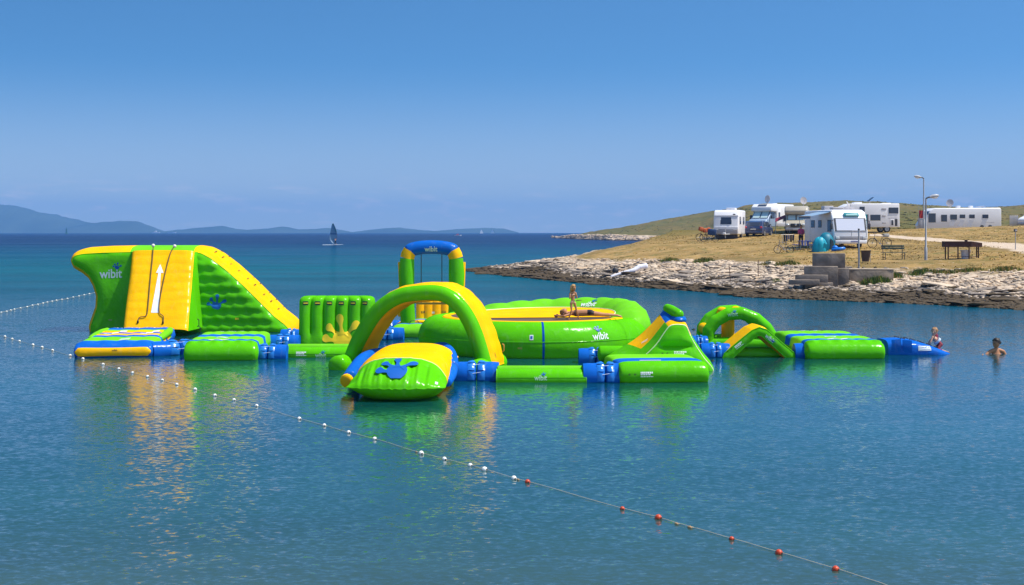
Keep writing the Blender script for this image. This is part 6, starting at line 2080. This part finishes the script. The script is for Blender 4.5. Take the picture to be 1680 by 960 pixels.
# red cloth and grey locker beside its nose
rc = thing('red_cloth', 'red cloth hanging at the nose of the long motorhome', 'cloth', (X_at(1512, 145.2), 145.2, 3.3))
mb = MB(); loft(mb, [[Vector(((j / 6 - .5) * .6 * (1 - .25 * i / 5), .06 * math.sin(j * 1.7 + i), 2.45 - i * .22)) for j in range(7)] for i in range(6)], 0, False)
mb.build('fabric', mat('bright_red_cloth', (.42, .03, .02), .8), rc)
tube_part('pole', [Vector((-.3, 0, 0)), Vector((-.3, 0, 2.95))], .02, RIMM, rc, 6)
cab_ = thing('service_cabinet', 'slim grey service cabinet at the foot of the far lamp post', 'cabinet', (X_at(1510.5, 141), 141, gz(1510.5, 141) - .05))
box_part('cabinet_body', (-.25, -.2, 0), (.25, .2, 1.25), DISH, cab_, .03); box_part('cabinet_door', (-.2, -.225, .1), (.2, -.2, 1.15), VG, cab_, .01); box_part('cabinet_cap', (-.28, -.23, 1.25), (.28, .23, 1.31), DISH, cab_, .02)

# ---- white van cut by the right photo edge
m7 = thing('white_van', 'white van with a teal tinted windscreen cut by the right photo border', 'van', place(1690, 138), R(-55))
body_from_profile(m7, [(-.7, .4), (-.75, .85), (-.5, 1.05), (.1, 1.2), (.95, 1.85), (1.6, 2.05), (5, 2.1), (5.1, .4)], 2.0, VW, .12)
front_win(m7, -.85, .85, .14, 1.24, .90, 1.80, pm=mat('teal_glass', (.10, .30, .36), .1)); side_win(m7, 2.0, 1, .9, 1.7, 1.2, 1.7)
for s_ in (-1, 1):
    wheel(m7, s_ * .88, .1); wheel(m7, s_ * .88, 3.8); lamp(m7, (s_ * .7, -.6, .85), (.16, .1, .1), mat('headlamp', (.65, .68, .7), .15), 'headlight')
box_part('bumper', (-.9, -.82, .32), (.9, -.6, .55), VG, m7, .05)
sc = thing('wind_screen', 'small grey slatted screen left of the white van', 'screen', place(1663, 139))
for k in range(7): box_part('slat', (-.42 + k * .13, -.02, 0), (-.42 + k * .13 + .10, .02, 1.35 - .03 * (k % 2)), DISH, sc, .01)
box_part('rail', (-.45, .02, 1.0), (.5, .05, 1.08), DISH, sc, .01)

# ================================================================== CAMP THINGS
GALV = mat('galvanised_pole', (.36, .36, .37), .5, .5, .1, 3)
def bicycle(label, px, d, rz, s=1.0, r=.33, col=(.03, .03, .035), lean=.06, dz=0.0):
    t = thing('bicycle', label, 'bicycle', place(px, d, dz), rz, 'bicycles on the camp lawn')
    fm = mat('bike_' + str(col), col, .35, .5)
    wb = .52 * (r / .33) ** .35
    def T(pts, rad, nm, m=None): return tube_part(nm, [Vector(p) * s for p in pts], rad * s, m or fm, t, 6)
    for x in (-wb, wb):
        o = tube(MB(), [Vector((x + r * math.cos(a), 0, r + r * math.sin(a))) * s for a in [2 * math.pi * k / 24 for k in range(25)]], .024 * s, 6, False).build('wheel', RUBBER, t)
        for k in range(6):
            a = math.pi * k / 6
            tube(MB(), [Vector((x + r * math.cos(a), 0, r + r * math.sin(a))) * s, Vector((x - r * math.cos(a), 0, r - r * math.sin(a))) * s], .004 * s, 4, False).build('spoke', RIMM, o)
        tube(MB(), [Vector((x, -.06, r)) * s, Vector((x, .06, r)) * s], .03 * s, 8, False).build('hub', RIMM, o)
    bb = (.02, 0, r * .9); st = (.20 , 0, .80); hd = (-.36, 0, .86); hd2 = (-.38, 0, .72)
    T([bb, st], .018, 'seat_tube'); T([st, hd], .017, 'top_tube'); T([bb, hd2], .02, 'down_tube'); T([bb, (wb, 0, r)], .013, 'chain_stay'); T([(.17, 0, .72), (wb, 0, r)], .012, 'seat_stay')
    T([hd, hd2, (-wb, 0, r)], .018, 'fork'); T([hd, (-.33, 0, 1.0)], .016, 'stem'); T([(-.33, -.28, 1.02), (-.36, -.1, 1.0), (-.36, .1, 1.0), (-.33, .28, 1.02)], .014, 'handlebar', TRIMD)
    T([st, (.235, 0, .92)], .014, 'seat_post', RIMM)
    mb = MB(); ellipsoid(mb, Vector((.26, 0, .95)) * s, (.15 * s, .07 * s, .035 * s), 12, 8); mb.build('saddle', BLACK, t)
    T([(.02, -.09, r * .9), (.02, .09, r * .9)], .05, 'crank', RIMM); T([(.02, -.10, r * .9), (.12, -.12, r * .9 - .12)], .012, 'pedal_arm', RIMM)
    T([(.15, -.16, r * .9 - .13), (.15, -.06, r * .9 - .13)], .02, 'pedal', TRIMD)
    return t
b1 = bicycle('small blue folding bicycle on the lawn left of the drying rack', 1286, 93.5, R(4), .9, .29, (.02, .09, .20))
b2_ = bicycle('grey bicycle with a rear basket standing right of the large motorhome', 1443, 96, R(6), 1.02, .34, (.10, .09, .10))
box_part('rear_basket', (.30, -.15, .80), (.68, .15, 1.02), mat('basket', (.55, .52, .48), .7), b2_, .02)
tube_part('carrier', [Vector((.22, 0, .78)), Vector((.66, 0, .79))], .02, TRIMD, b2_, 6)
b3_ = bicycle('dark bicycle with orange bags left of the caravan', 1156, 121, R(20), 1.0, .33, (.05, .02, .03))
for k, (x, z, r) in enumerate(((-.35, 1.15, .24), (.05, 1.05, .22), (.42, 1.12, .2))):
    mb = MB(); rbox(mb, (x - r * .9, -.16, z - r * (1.0 + .3 * k)), (x + r * .8, .18, z + r * .45), .07, rot=Matrix.Rotation(.25 - .3 * k, 3, 'Y')); mb.build('bag', mat('orange_bag', (.50, .11, .03), .7, .3, .2, 6), b3_)
b4_ = bicycle('second dark bicycle half hidden beside the caravan nose', 1164, 119.5, R(-14), 1.0, .33, (.03, .04, .06))
mb = MB(); rbox(mb, (-.15, -.2, .55), (.6, .25, 1.12), .1, rot=Matrix.Rotation(.12, 3, 'Y')); mb.build('tarp', mat('navy_tarp', (.02, .05, .14), .7), b4_)

# person by the table
PP = place(1314, 97)
Jp = dict(pelvis=(0, 0, .90), chest=(0, 0, 1.18), neck=(0, -.01, 1.38), head=(0, -.02, 1.53), sl=(-.175, 0, 1.30), sr=(.175, 0, 1.30), el=(-.22, -.02, 1.06), wl=(-.10, -.16, .98), er=(.22, -.02, 1.06), wr=(.10, -.16, .97),
          hl=(-.09, 0, .86), hr=(.09, 0, .86), kl=(-.10, -.02, .47), al=(-.11, .02, .07), tl=(-.12, -.13, .03), kr=(.10, -.02, .47), ar=(.11, .02, .07), tr=(.12, -.13, .03))
def pm_(c):
    if .98 < c.z < 1.38 and abs(c.x) < .24 and c.y > -.13: return 1
    if .55 < c.z <= .98 and abs(c.x) < .2 and c.y > -.14: return 2
    return 0
person('person in a pink top and black shorts standing by the blue table', PP, R(10), Jp, .97, .016, SKIN, [mat('pink_top', (.55, .06, .16), .8), mat('black_shorts', (.015, .014, .018), .8)], pm_, HAIR_D, .115, 1.08, (-.2, -1, 0))
# blue camping table with benches
ct = thing('camping_table', 'low blue folding camping table with attached stools beside the tent', 'table', place(1319, 95), R(8))
box_part('tabletop', (-.42, -.3, .60), (.42, .3, .64), mat('table_blue', (.04, .06, .30), .5), ct, .01)
for x in (-.36, .36):
    for y in (-.24, .24): tube_part('leg', [Vector((x, y, 0)), Vector((x * .8, y, .6))], .018, RIMM, ct, 6)
for x in (-.62, .62):
    box_part('stool', (x - .17, -.28, .34), (x + .17, .28, .38), mat('table_blue', (.04, .06, .30), .5), ct, .01)
    for y in (-.2, .2): tube_part('leg', [Vector((x, y, 0)), Vector((x, y, .34))], .015, RIMM, ct, 6)
for k in range(3): box_part('hanging_cloth', (-.3 + k * .2, -.33, .28), (-.16 + k * .2, -.315, .60), mat('navy_cloth%d' % (k % 2), ((.03, .05, .22), (.18, .22, .45))[k % 2], .8), ct, .0)
# drying rack with dark clothes
dr_ = thing('drying_rack', 'small drying rack with dark clothes behind the blue folding bicycle', 'drying rack', place(1293, 97.5), R(5))
for x in (-.42, .42):
    for y in (-.25, .25): tube_part('leg', [Vector((x, y, 0)), Vector((x, -y * .6, 1.0))], .012, RIMM, dr_, 6)
for y in (-.15, 0, .15): tube_part('bar', [Vector((-.5, y, .99)), Vector((.5, y, .99))], .008, RIMM, dr_, 5)
for k in range(5): box_part('garment', (-.38 + k * .16, -.165, .48 + .08 * (k % 3)), (-.25 + k * .16, -.14, .99), mat('garment%d' % (k % 3), ((.02, .02, .03), (.03, .04, .09), (.12, .12, .2))[k % 3], .9), dr_, .0)

# turquoise pop-up tent and darker half dome behind
TQ = mat('turquoise_fabric', (.012, .34, .44), .45, .4, .12, 2.5)
TQ2 = mat('deep_teal_fabric', (.006, .17, .25), .5, .4, .12, 2.5)
tn = thing('beach_tent', 'bright turquoise round pop-up tent in front of the motorhome', 'tent', place(1345, 93.6), 0)
rings = []
for i in range(15):
    a = math.pi / 2 * i / 14
    ring = []
    for k in range(28):
        an = 2 * math.pi * k / 28
        rr_ = math.cos(a * .98) ** .8
        wr = 1 + .035 * math.sin(an * 5 + i * .5) + .03 * math.sin(an * 9 - i * .8)
        ring.append(Vector((.55 * rr_ * math.cos(an) * wr, .5 * rr_ * math.sin(an) * wr, -.05 + 1.05 * math.sin(a) + .02 * math.sin(an * 4))))
    rings.append(ring)
loft(MB(), rings).build('shell', TQ, tn, True, 45)
for ph in (.3, 1.25, 2.3):
    tube_part('hoop', [Vector((.565 * math.cos(a) * math.cos(ph), .515 * math.cos(a) * math.sin(ph), 1.06 * math.sin(a) - .04)) for a in [math.pi * k / 20 for k in range(21)]], .014, TQ2, tn, 6)
mb = MB(); loft(mb, [[Vector((.12 + (j / 5) * .42, -.42 + .1 * j / 5 - .03 * i, .02 + i * .13 + .06 * math.sin(j * 2))) for j in range(6)] for i in range(5)], 0, False)
mb.build('flap', TQ, tn)
td_ = thing('half_dome_tent', 'dark teal half dome shelter between the turquoise tent and the motorhome', 'tent', place(1357, 95.0), 0)
rings = []
for i in range(13):
    a = math.pi / 2 * i / 12
    rings.append([Vector((.66 * math.cos(a) ** .8 * math.cos(an) * (1 + .02 * math.sin(an * 6)), .35 + .62 * math.cos(a) ** .8 * math.sin(an), -.05 + 1.22 * math.sin(a))) for an in [2 * math.pi * k / 24 for k in range(24)]])
loft(MB(), rings).build('shell', TQ2, td_, True, 50)
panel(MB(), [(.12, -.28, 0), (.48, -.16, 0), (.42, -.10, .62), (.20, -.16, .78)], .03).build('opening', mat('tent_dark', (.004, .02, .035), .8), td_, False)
tube_part('hoop', [Vector((.67 * math.cos(math.pi * k / 20), .35, -.05 + 1.24 * math.sin(math.pi * k / 20))) for k in range(21)], .025, TQ, td_, 6)
bs = thing('blue_toy_boat', 'small bright blue inflatable lying on the lawn by the motorhome bumper', 'inflatable', place(1374, 93.0), R(-10))
tube(MB(), [Vector((.38 * math.cos(a) * (1 + .15 * math.cos(a)), .22 * math.sin(a), .13 + .05 * math.cos(a))) for a in [2 * math.pi * k / 20 for k in range(21)]], .11, 12, False).build('ring', mat('bright_blue_vinyl', (.004, .17, .62), .35), bs)
mb = MB(); ellipsoid(mb, (-.16, 0, .24), (.2, .18, .15), 12, 8); mb.build('cushion', mat('bright_blue_vinyl', (.004, .17, .62), .35), bs)

# ---- concrete steps and the low wall
CON = mat('concrete', (.225, .180, .145), .9, .2, .4, 1.6, .02, 9)
st_ = thing('concrete_steps', 'grey concrete bathing steps with an upright block on the stony shore', 'steps', (X_at(1352, 72.5), 72.5, 0), R(-13))
k_ = 72.5 / FPX
def zc__(py): return CAM_H - (py - HZ) * k_
def xx_(px): return X_at(px, 72.5) - X_at(1352, 72.5)
box_part('upright_block', (xx_(1333), .5, zc__(440)), (xx_(1386), 1.15, zc__(416)), CON, st_, .02)
box_part('upper_step', (xx_(1320), -.45, zc__(472)), (xx_(1374), 1.0, zc__(437)), CON, st_, .02)
box_part('middle_step', (xx_(1306), -.95, zc__(464)), (xx_(1358), -.40, zc__(450.5)), CON, st_, .02)
box_part('lower_step', (xx_(1296), -1.45, zc__(466)), (xx_(1345), -.93, zc__(458)), CON, st_, .02)
box_part('footing', (xx_(1322), -1.0, zc__(478)), (xx_(1366), .6, zc__(463)), CON, st_, .03)
box_part('side_block', (xx_(1372), -.2, zc__(480)), (xx_(1392), 1.1, zc__(440)), CON, st_, .02)
lw = thing('low_wall', 'low weathered concrete wall running right from the bathing steps', 'wall', (X_at(1420, 73), 73, 0), R(-4))
mb = MB()
rbox(mb, (-.9, -.25, -.2), (1.45, .5, 1.365), .04)
mb.build('wall_body', mat('worn_concrete', (.25, .20, .155), .95, .2, .35, 1.6, .03, 7), lw)
box_part('coping', (-.95, -.28, 1.365), (1.5, .55, 1.41), mat('pale_concrete', (.46, .37, .28), .9, .2, .2, 2), lw, .015)

# ---- shower pole, bin, bench
sp_ = thing('shower_pole', 'grey shower pole with looped arms and a yellow hose by the wall', 'pole', (X_at(1409, 74), 74, 1.38), 0)
kk = 74 / FPX
tube_part('post', [Vector((0, 0, -.1)), Vector((0, 0, 64 * kk))], .045, GALV, sp_, 10)
for s_ in (-1, 1):
    tube_part('shower_arm', smooth_path([Vector((0, 0, 62 * kk)), Vector((s_ * .3, -.03, 62.5 * kk)), Vector((s_ * .40, -.04, 60 * kk)), Vector((s_ * .41, -.04, 54 * kk))], 4), .018, GALV, sp_, 8)
    mb = MB(); ellipsoid(mb, (s_ * .41, -.04, 53 * kk), (.05, .05, .03), 10, 6); mb.build('shower_head', GALV, sp_)
mb = MB(); ellipsoid(mb, (0, 0, 64.5 * kk), .06, 10, 8); mb.build('post_cap', TRIMD, sp_)
tube_part('hose', smooth_path([Vector((.05, -.05, 36 * kk)), Vector((.10, -.06, 24 * kk)), Vector((.09, -.06, 10 * kk)), Vector((.16, -.08, 0))], 5), .014, mat('yellow_hose', (.62, .38, .03), .6), sp_, 6)
bn = thing('litter_bin', 'brown tapered litter bin on a post behind the shower pole', 'bin', place(1420, 83), R(3))
rings = []
for z, r in ((.05, .19), (.1, .20), (.68, .30), (.70, .33), (.74, .33), (.74, .29), (.62, .27)):
    rings.append([Vector((r * math.copysign(abs(math.cos(a)) ** .6, math.cos(a)), r * .9 * math.copysign(abs(math.sin(a)) ** .6, math.sin(a)), z)) for a in [2 * math.pi * (k + .5) / 24 for k in range(24)]])
loft(MB(), rings).build('bin_body', mat('bin_brown', (.075, .045, .035), .6, .4, .15, 4), bn, True, 40)
for s_ in (-1, 1): tube_part('post', [Vector((s_ * .33, .1, -.05)), Vector((s_ * .33, .1, .78))], .02, GALV, bn, 6)
bench = thing('park_bench', 'green slatted park bench on the dry lawn', 'bench', place(1466, 85.5), R(2))
BW = mat('bench_paint', (.045, .075, .055), .6, .4, .15, 5)
for k in range(4): box_part('seat_slat', (-.78, -.28 + k * .12, .43), (.78, -.19 + k * .12, .46), BW, bench, .008)
for k in range(2): box_part('back_slat', (-.72, .24 + .03 * k, .66 + k * .14), (.78, .265 + .03 * k, .77 + k * .14), BW, bench, .008)
for x in (-.62, .62):
    tube_part('leg', [Vector((x, -.26, -.03)), Vector((x + .02, -.24, .43))], .025, TRIMD, bench, 6)
    tube_part('leg', [Vector((x, .18, -.03)), Vector((x, .18, .43)), Vector((x, .28, .92))], .025, TRIMD, bench, 6)
    tube_part('seat_bearer', [Vector((x, -.26, .42)), Vector((x, .2, .42))], .022, TRIMD, bench, 6)

# ---- lamp posts
def lamp_post(label, base, h, arm, s=1.0):
    t = thing('lamp_post', label, 'lamp post', base, 0, 'lamp posts on the camp ground')
    tube(MB(), [Vector((0, 0, -.2)), Vector((0, 0, h * .2)), Vector((0, 0, h * .21)), Vector((0, 0, h))], [.10 * s, .10 * s, .065 * s, .05 * s], 12, False).build('pole', GALV, t)
    tube(MB(), smooth_path([Vector((0, 0, h - .02)), Vector((arm * .10, 0, h + .06 * s)), Vector((arm * .30 * s, 0, h + .12 * s))], 4), .05 * s, 10, .5).build('arm', TRIMD, t)
    hd_ = tube(MB(), [Vector((arm * .26 * s, 0, h + .10 * s)), Vector((arm * .42 * s, 0, h + .15 * s)), Vector((arm * .68 * s, 0, h + .20 * s)), Vector((arm * .82 * s, 0, h + .20 * s))], [.10 * s, .15 * s, .15 * s, .09 * s], 12, .5, (1, .75)).build('lantern', mat('lantern_grey', (.40, .40, .42), .4), t)
    mb = MB(); ellipsoid(mb, (arm * .56 * s, 0, h + .10 * s), (.24 * s, .12 * s, .10 * s), 12, 8); mb.build('lens', mat('lens_white', (.75, .75, .78), .2), hd_)
    return t
lb = place(1519, 84)
lamp_post('nearer grey lamp post with its lantern turned right, on the lawn', lb, CAM_H - (326 - HZ) * 84 / FPX - lb[2], 1, .95)
lb2 = place(1515.5, 139)
lamp_post('taller lamp post behind with its lantern turned left, by the long motorhome', lb2, CAM_H - (293 - HZ) * 139 / FPX - lb2[2], -1, 1.15)

# ---- barbecue with a white bucket
bq = thing('barbecue', 'rusty brown open brick-like barbecue trough on thin legs on the lawn', 'barbecue', place(1579, 84), R(-4))
bq['label'] = 'rusty dark brown steel barbecue trough on thin legs on the lawn'
RUST = mat('rusty_steel', (.055, .022, .016), .8, .3, .3, 5)
k_ = 84 / FPX
mb = MB()
lo, hi, zt, zb__ = -1.16, 1.2, 1.10, .74
panel_pts = [(-1.16, -.35), (.46, -.35), (1.2, -.05), (1.2, .45), (-1.16, .45)]
bm_v = [Vector((x, y, z)) for z in (zb__, zt) for x, y in panel_pts]
bm_v[6].z = zt; bm_v[7].z = zt - .10; bm_v[8].z = zt - .10
mb.add(bm_v, [(0, 1, 6, 5), (1, 2, 7, 6), (2, 3, 8, 7), (3, 4, 9, 8), (4, 0, 5, 9), (4, 3, 2, 1, 0)])
inn = [Vector((x * .96, y * .9 + .01, z)) for z in (zb__ + .12, zt - .012) for x, y in panel_pts]
inn[7].z = zt - .112; inn[8].z = zt - .112
mb.add(inn, [(0, 1, 6, 5), (1, 2, 7, 6), (2, 3, 8, 7), (3, 4, 9, 8), (4, 0, 5, 9), (4, 3, 2, 1, 0)])
mb.build('trough', RUST, bq, False)
for x, y in ((-.95, -.3), (-.35, -.3), (.32, -.33), (.98, .0), (-.95, .4), (.98, .4)):
    box_part('leg', (x - .035, y - .035, -.05), (x + .035, y + .035, .76), RUST, bq, .005)
tube_part('brace', [Vector((-.95, -.3, .14)), Vector((-.35, -.3, .14)), Vector((.32, -.33, .14)), Vector((.98, 0, .14))], .02, RUST, bq, 6)
box_part('vent_stub', (.24, .3, 1.08), (.40, .44, 1.19), RUST, bq, .01)
box_part('grate', (-1.05, -.28, 1.03), (.42, .4, 1.045), TRIMD, bq, .0)
bk = thing('bucket', 'white plastic bucket under the rusty barbecue', 'bucket', place(1584, 84.05), 0)
loft(MB(), [[Vector((r * math.cos(a), r * math.sin(a), z)) for a in [2 * math.pi * k / 20 for k in range(20)]] for z, r in ((-.02, .24), (.05, .25), (.48, .30), (.50, .32), (.53, .32), (.53, .29), (.3, .27))]).build('pail', mat('bucket_white', (.62, .62, .70), .4), bk, True, 40)
tube_part('handle', [Vector((.31 * math.cos(a), -.05 - .25 * math.sin(a) * .3, .5 - .2 * math.sin(a))) for a in [math.pi * k / 10 for k in range(11)]], .008, GALV, bk, 5)
# ---- post with a small meter box
mp_ = thing('meter_post', 'thin post with a small dark box near the right photo border', 'post', place(1666, 88), 0)
hh_ = CAM_H - (380 - HZ) * 88 / FPX - mp_.location.z
tube_part('post', [Vector((0, 0, -.1)), Vector((0, 0, hh_))], .03, GALV, mp_, 8)
box_part('meter_box', (-.09, -.08, hh_ - .02), (.09, .08, hh_ + .17), TRIMD, mp_, .02); box_part('box_face', (-.06, -.095, hh_ + .02), (.06, -.08, hh_ + .12), DISH, mp_, .005)

# ---- things on the stones
wr = thing('white_roll', 'long white tapered fabric roll lying on the pale stones', 'roll', (0, 0, 0))
A_, B_ = place(1003, 90.0), place(1060, 90.6)
A_, B_ = Vector(A_), Vector(B_)
wr.location = A_
dv_ = B_ - A_
tube(MB(), smooth_path([Vector((0, 0, .10)), dv_ * .35 + Vector((0, 0, .17)), dv_ * .62 + Vector((0, -.1, .18)), dv_ * .8 + Vector((0, 0, .30)), dv_ + Vector((0, 0, .26))], 5), [.09 + .11 * (k / 20) ** 1.2 for k in range(21)], 14, .6).build('roll_body', mat('white_fabric', (.72, .71, .78), .7, .3, .06, 3, .03, 6), wr)
tube_part('tie', [dv_ * .35 + Vector((.19 * math.cos(a) * .2, .19 * math.cos(a), .17 + .17 * math.sin(a))) for a in [2 * math.pi * k / 16 for k in range(17)]], .012, BLACK, wr, 5)
bg_ = thing('dark_bag', 'small black bag on the stones beside the white roll', 'bag', place(1009.5, 92.0), 0)
mb = MB(); ellipsoid(mb, (0, 0, .17), (.22, .18, .24), 12, 9); mb.build('sack', mat('black_bag', (.02, .02, .028), .6), bg_)
tube_part('strap', [Vector((-.1, 0, .35)), Vector((-.05, 0, .5)), Vector((.06, 0, .5)), Vector((.1, 0, .35))], .015, BLACK, bg_, 6)
for x, d, h, lb_ in ((1198.5, 79.2, .95, 'thin leaning rusty stake on the beach, left of two'), (1244, 79.5, .98, 'thin rusty stake with short cross wires, right of two')):
    p = place(x, d)
    t = thing('beach_stake', lb_, 'stake', p, 0, 'rusty stakes on the beach')
    ln = -.08 if x < 1210 else .0
    tube_part('rod', [Vector((0, 0, -.1)), Vector((ln * .5, 0, h * .5)), Vector((ln, 0, h))], .022, mat('rust_rod', (.12, .06, .04), .8), t, 6)
    tube_part('wire', [Vector((ln - .08, 0, h * .78)), Vector((ln + .08, 0, h * .80))], .01, mat('rust_rod', (.12, .06, .04), .8), t, 5)
    mb = MB(); ellipsoid(mb, (ln, 0, h), (.03, .03, .04), 8, 6); mb.build('rod_tip', mat('rust_rod', (.12, .06, .04), .8), t)

# ================================================================== ON THE OPEN WATER
wd = depth_of(402)
ws = thing('windsurfer', 'windsurf board with a tall blue and teal sail on open water', 'windsurfer', (X_at(549, wd), wd, 0), R(8))
tube(MB(), [Vector((x, 0, .06 + .08 * max(0, x) ** 2 * .12)) for x in (-.5, -.2, .5, 1.2, 1.9, 2.3)], [.08, .2, .26, .24, .16, .05], 12, .5, (1, .2)).build('board', mat('board_white', (.75, .76, .78), .3), ws)
mast = [Vector((.15, 0, .15)), Vector((.55, 0, 2.0)), Vector((.40, 0, 3.9)), Vector((-.35, 0, 5.75))]
mast = smooth_path(mast, 5)
tube_part('mast', mast, .035, TRIMD, ws, 8)
leech = smooth_path([Vector((-.45, .1, .45)), Vector((-1.25, .35, 1.5)), Vector((-1.15, .35, 3.2)), Vector((-.85, .2, 4.8)), Vector((-.62, 0, 5.8))], 4)[:len(mast)]
while len(leech) < len(mast): leech.append(leech[-1])
mb = MB()
rows_ = [[a.lerp(b, j / 8) + Vector((0, .35 * math.sin(math.pi * j / 8) * .6, 0)) for j in range(9)] for a, b in zip(mast, leech)]
n_r = len(rows_)
loft(mb, rows_, lambda i, j: 1 if (i / n_r > .82 or (j < 2 and i / n_r > .5)) else (2 if .38 < i / n_r < .44 else 0), False)
mb.build('sail', [mat('sail_film', (.20, .32, .44), .3), mat('sail_teal', (.03, .22, .27), .4), mat('sail_batten', (.06, .14, .28), .4)], ws, True, 60)
tube_part('boom', [Vector((.6, 0, 1.6)), Vector((-.4, .4, 1.5)), Vector((-1.7, .38, 1.5))], .025, TRIMD, ws, 6)
wsd = Vector((X_at(551, wd), wd - .35, 0.12))
Jw = dict(pelvis=(-.05, -.15, .85), chest=(-.12, -.22, 1.15), neck=(-.14, -.24, 1.34), head=(-.13, -.23, 1.50), sl=(-.28, -.2, 1.28), sr=(.06, -.2, 1.28), el=(-.3, -.02, 1.32), wl=(-.3, .2, 1.42), er=(.12, -.02, 1.34), wr=(.14, .2, 1.44),
          hl=(-.14, -.13, .82), hr=(.05, -.12, .82), kl=(-.2, -.1, .44), al=(-.25, .0, .07), tl=(-.28, -.1, .03), kr=(.12, -.05, .44), ar=(.22, .0, .07), tr=(.3, -.08, .03))
person('windsurfing person in dark wetsuit shorts leaning back behind the sail', wsd, R(0), Jw, 1.0, .02, SKIN2, [mat('wetsuit', (.012, .012, .02), .6)], lambda c: 1 if c.z < .98 and c.z > .35 else 0, HAIR_D, .115, 1.0, (.9, -.4, 0))
FOAM = mat('foam', (.75, .80, .82), .8, .2)
mb = MB()
for k in range(26):
    x = -3.0 + k * .1 + random.uniform(-.1, .1)
    ellipsoid(mb, (x, random.uniform(-.25, .25), .01), (random.uniform(.15, .35), .12, random.uniform(.03, .09)), 7, 5)
wk = tag(mb.build('wake_foam', FOAM, None), 'white wake foam trailing behind the windsurf board', 'foam', None, 'stuff')
wk.location = (X_at(549, wd), wd, 0)

def boat(label, px, py, L_, hull, trim, rz=0.0, d=None, sail=False, cabin=True):
    d = d or depth_of(py)
    t = thing('boat', label, 'boat', (X_at(px, d), d, 0), rz, 'boats on the open water')
    hw = L_ * .16
    rings = []
    for k in range(11):
        u = k / 10
        w_ = hw * (1 - abs(max(0, u - .45) / .55) ** 2.2) * (.85 + .15 * min(1, u * 4))
        sh = .10 * L_ * (1 + .5 * u * u)
        rings.append([Vector(((u - .5) * L_, y * max(w_, .02), z)) for y, z in ((-1, sh), (-.85, sh * .3), (-.4, -.05 * L_), (.4, -.05 * L_), (.85, sh * .3), (1, sh))])
    loft(MB(), rings).build('hull', hull, t, True, 50)
    if cabin:
        box_part('cabin', (-L_ * .25, -hw * .6, L_ * .09), (L_ * .12, hw * .6, L_ * .22), trim, t, .02 * L_)
        box_part('wheelhouse', (-L_ * .05, -hw * .45, L_ * .21), (L_ * .08, hw * .45, L_ * .31), trim, t, .01 * L_)
        box_part('window_band', (-L_ * .2, -hw * .615, L_ * .15), (L_ * .1, -hw * .6, L_ * .18), GLASS, t, 0)
    if sail:
        tube_part('mast', [Vector((0, 0, 0)), Vector((0, 0, L_ * 1.25))], L_ * .012, RIMM, t, 6)
        panel(MB(), [(-.02 * L_, 0, L_ * .18), (-.42 * L_, .05 * L_, L_ * .2), (-.04 * L_, 0, L_ * 1.2)], .03).build('main_sail', trim, t, False)
        panel(MB(), [(.46 * L_, 0, L_ * .15), (.03 * L_, 0, L_ * .2), (.02 * L_, 0, L_ * 1.05)], .03).build('fore_sail', trim, t, False)
    return t
BWH = mat('boat_white', (.80, .80, .80), .4)
boat('white passenger ferry on the horizon right of the mountain island', 256, 380, 26, BWH, BWH, 0, 4300)
boat('flat white cargo boat right behind the ferry on the horizon', 282, 380, 30, BWH, BWH, 0, 4500, False, False)
b5 = boat('small motorboat with a red top on the dark water right of the swing arch', 751, 387.3, 6.5, BWH, mat('red_boat', (.45, .05, .05), .5), R(8))
boat('tiny white sailing boat on the horizon beyond the swing arch', 790, 380, 9, BWH, BWH, R(20), 3300, True)
boat('second tiny white sailing boat near the right end of the far island', 808, 380, 10, BWH, BWH, R(-15), 3600, True)
bc = thing('beacon', 'dark green harbour beacon on the horizon before the mountain island', 'beacon', (X_at(109, 2600), 2600, 0))
gm_ = mat('beacon_green', (.01, .09, .05), .6)
loft(MB(), [[Vector((r * math.cos(a), r * math.sin(a), z)) for a in [2 * math.pi * k / 14 for k in range(14)]] for z, r in ((-1, 3.2), (1.2, 3.0), (1.3, 1.7), (8.6, 1.35), (8.7, 1.9), (9.2, 1.9))]).build('tower', gm_, bc, True, 30)
tube_part('lantern_post', [Vector((0, 0, 9.1)), Vector((0, 0, 11.2))], .6, gm_, bc, 8)
mb = MB(); ellipsoid(mb, (0, 0, 11.4), .8, 10, 8); mb.build('lantern', gm_, bc)
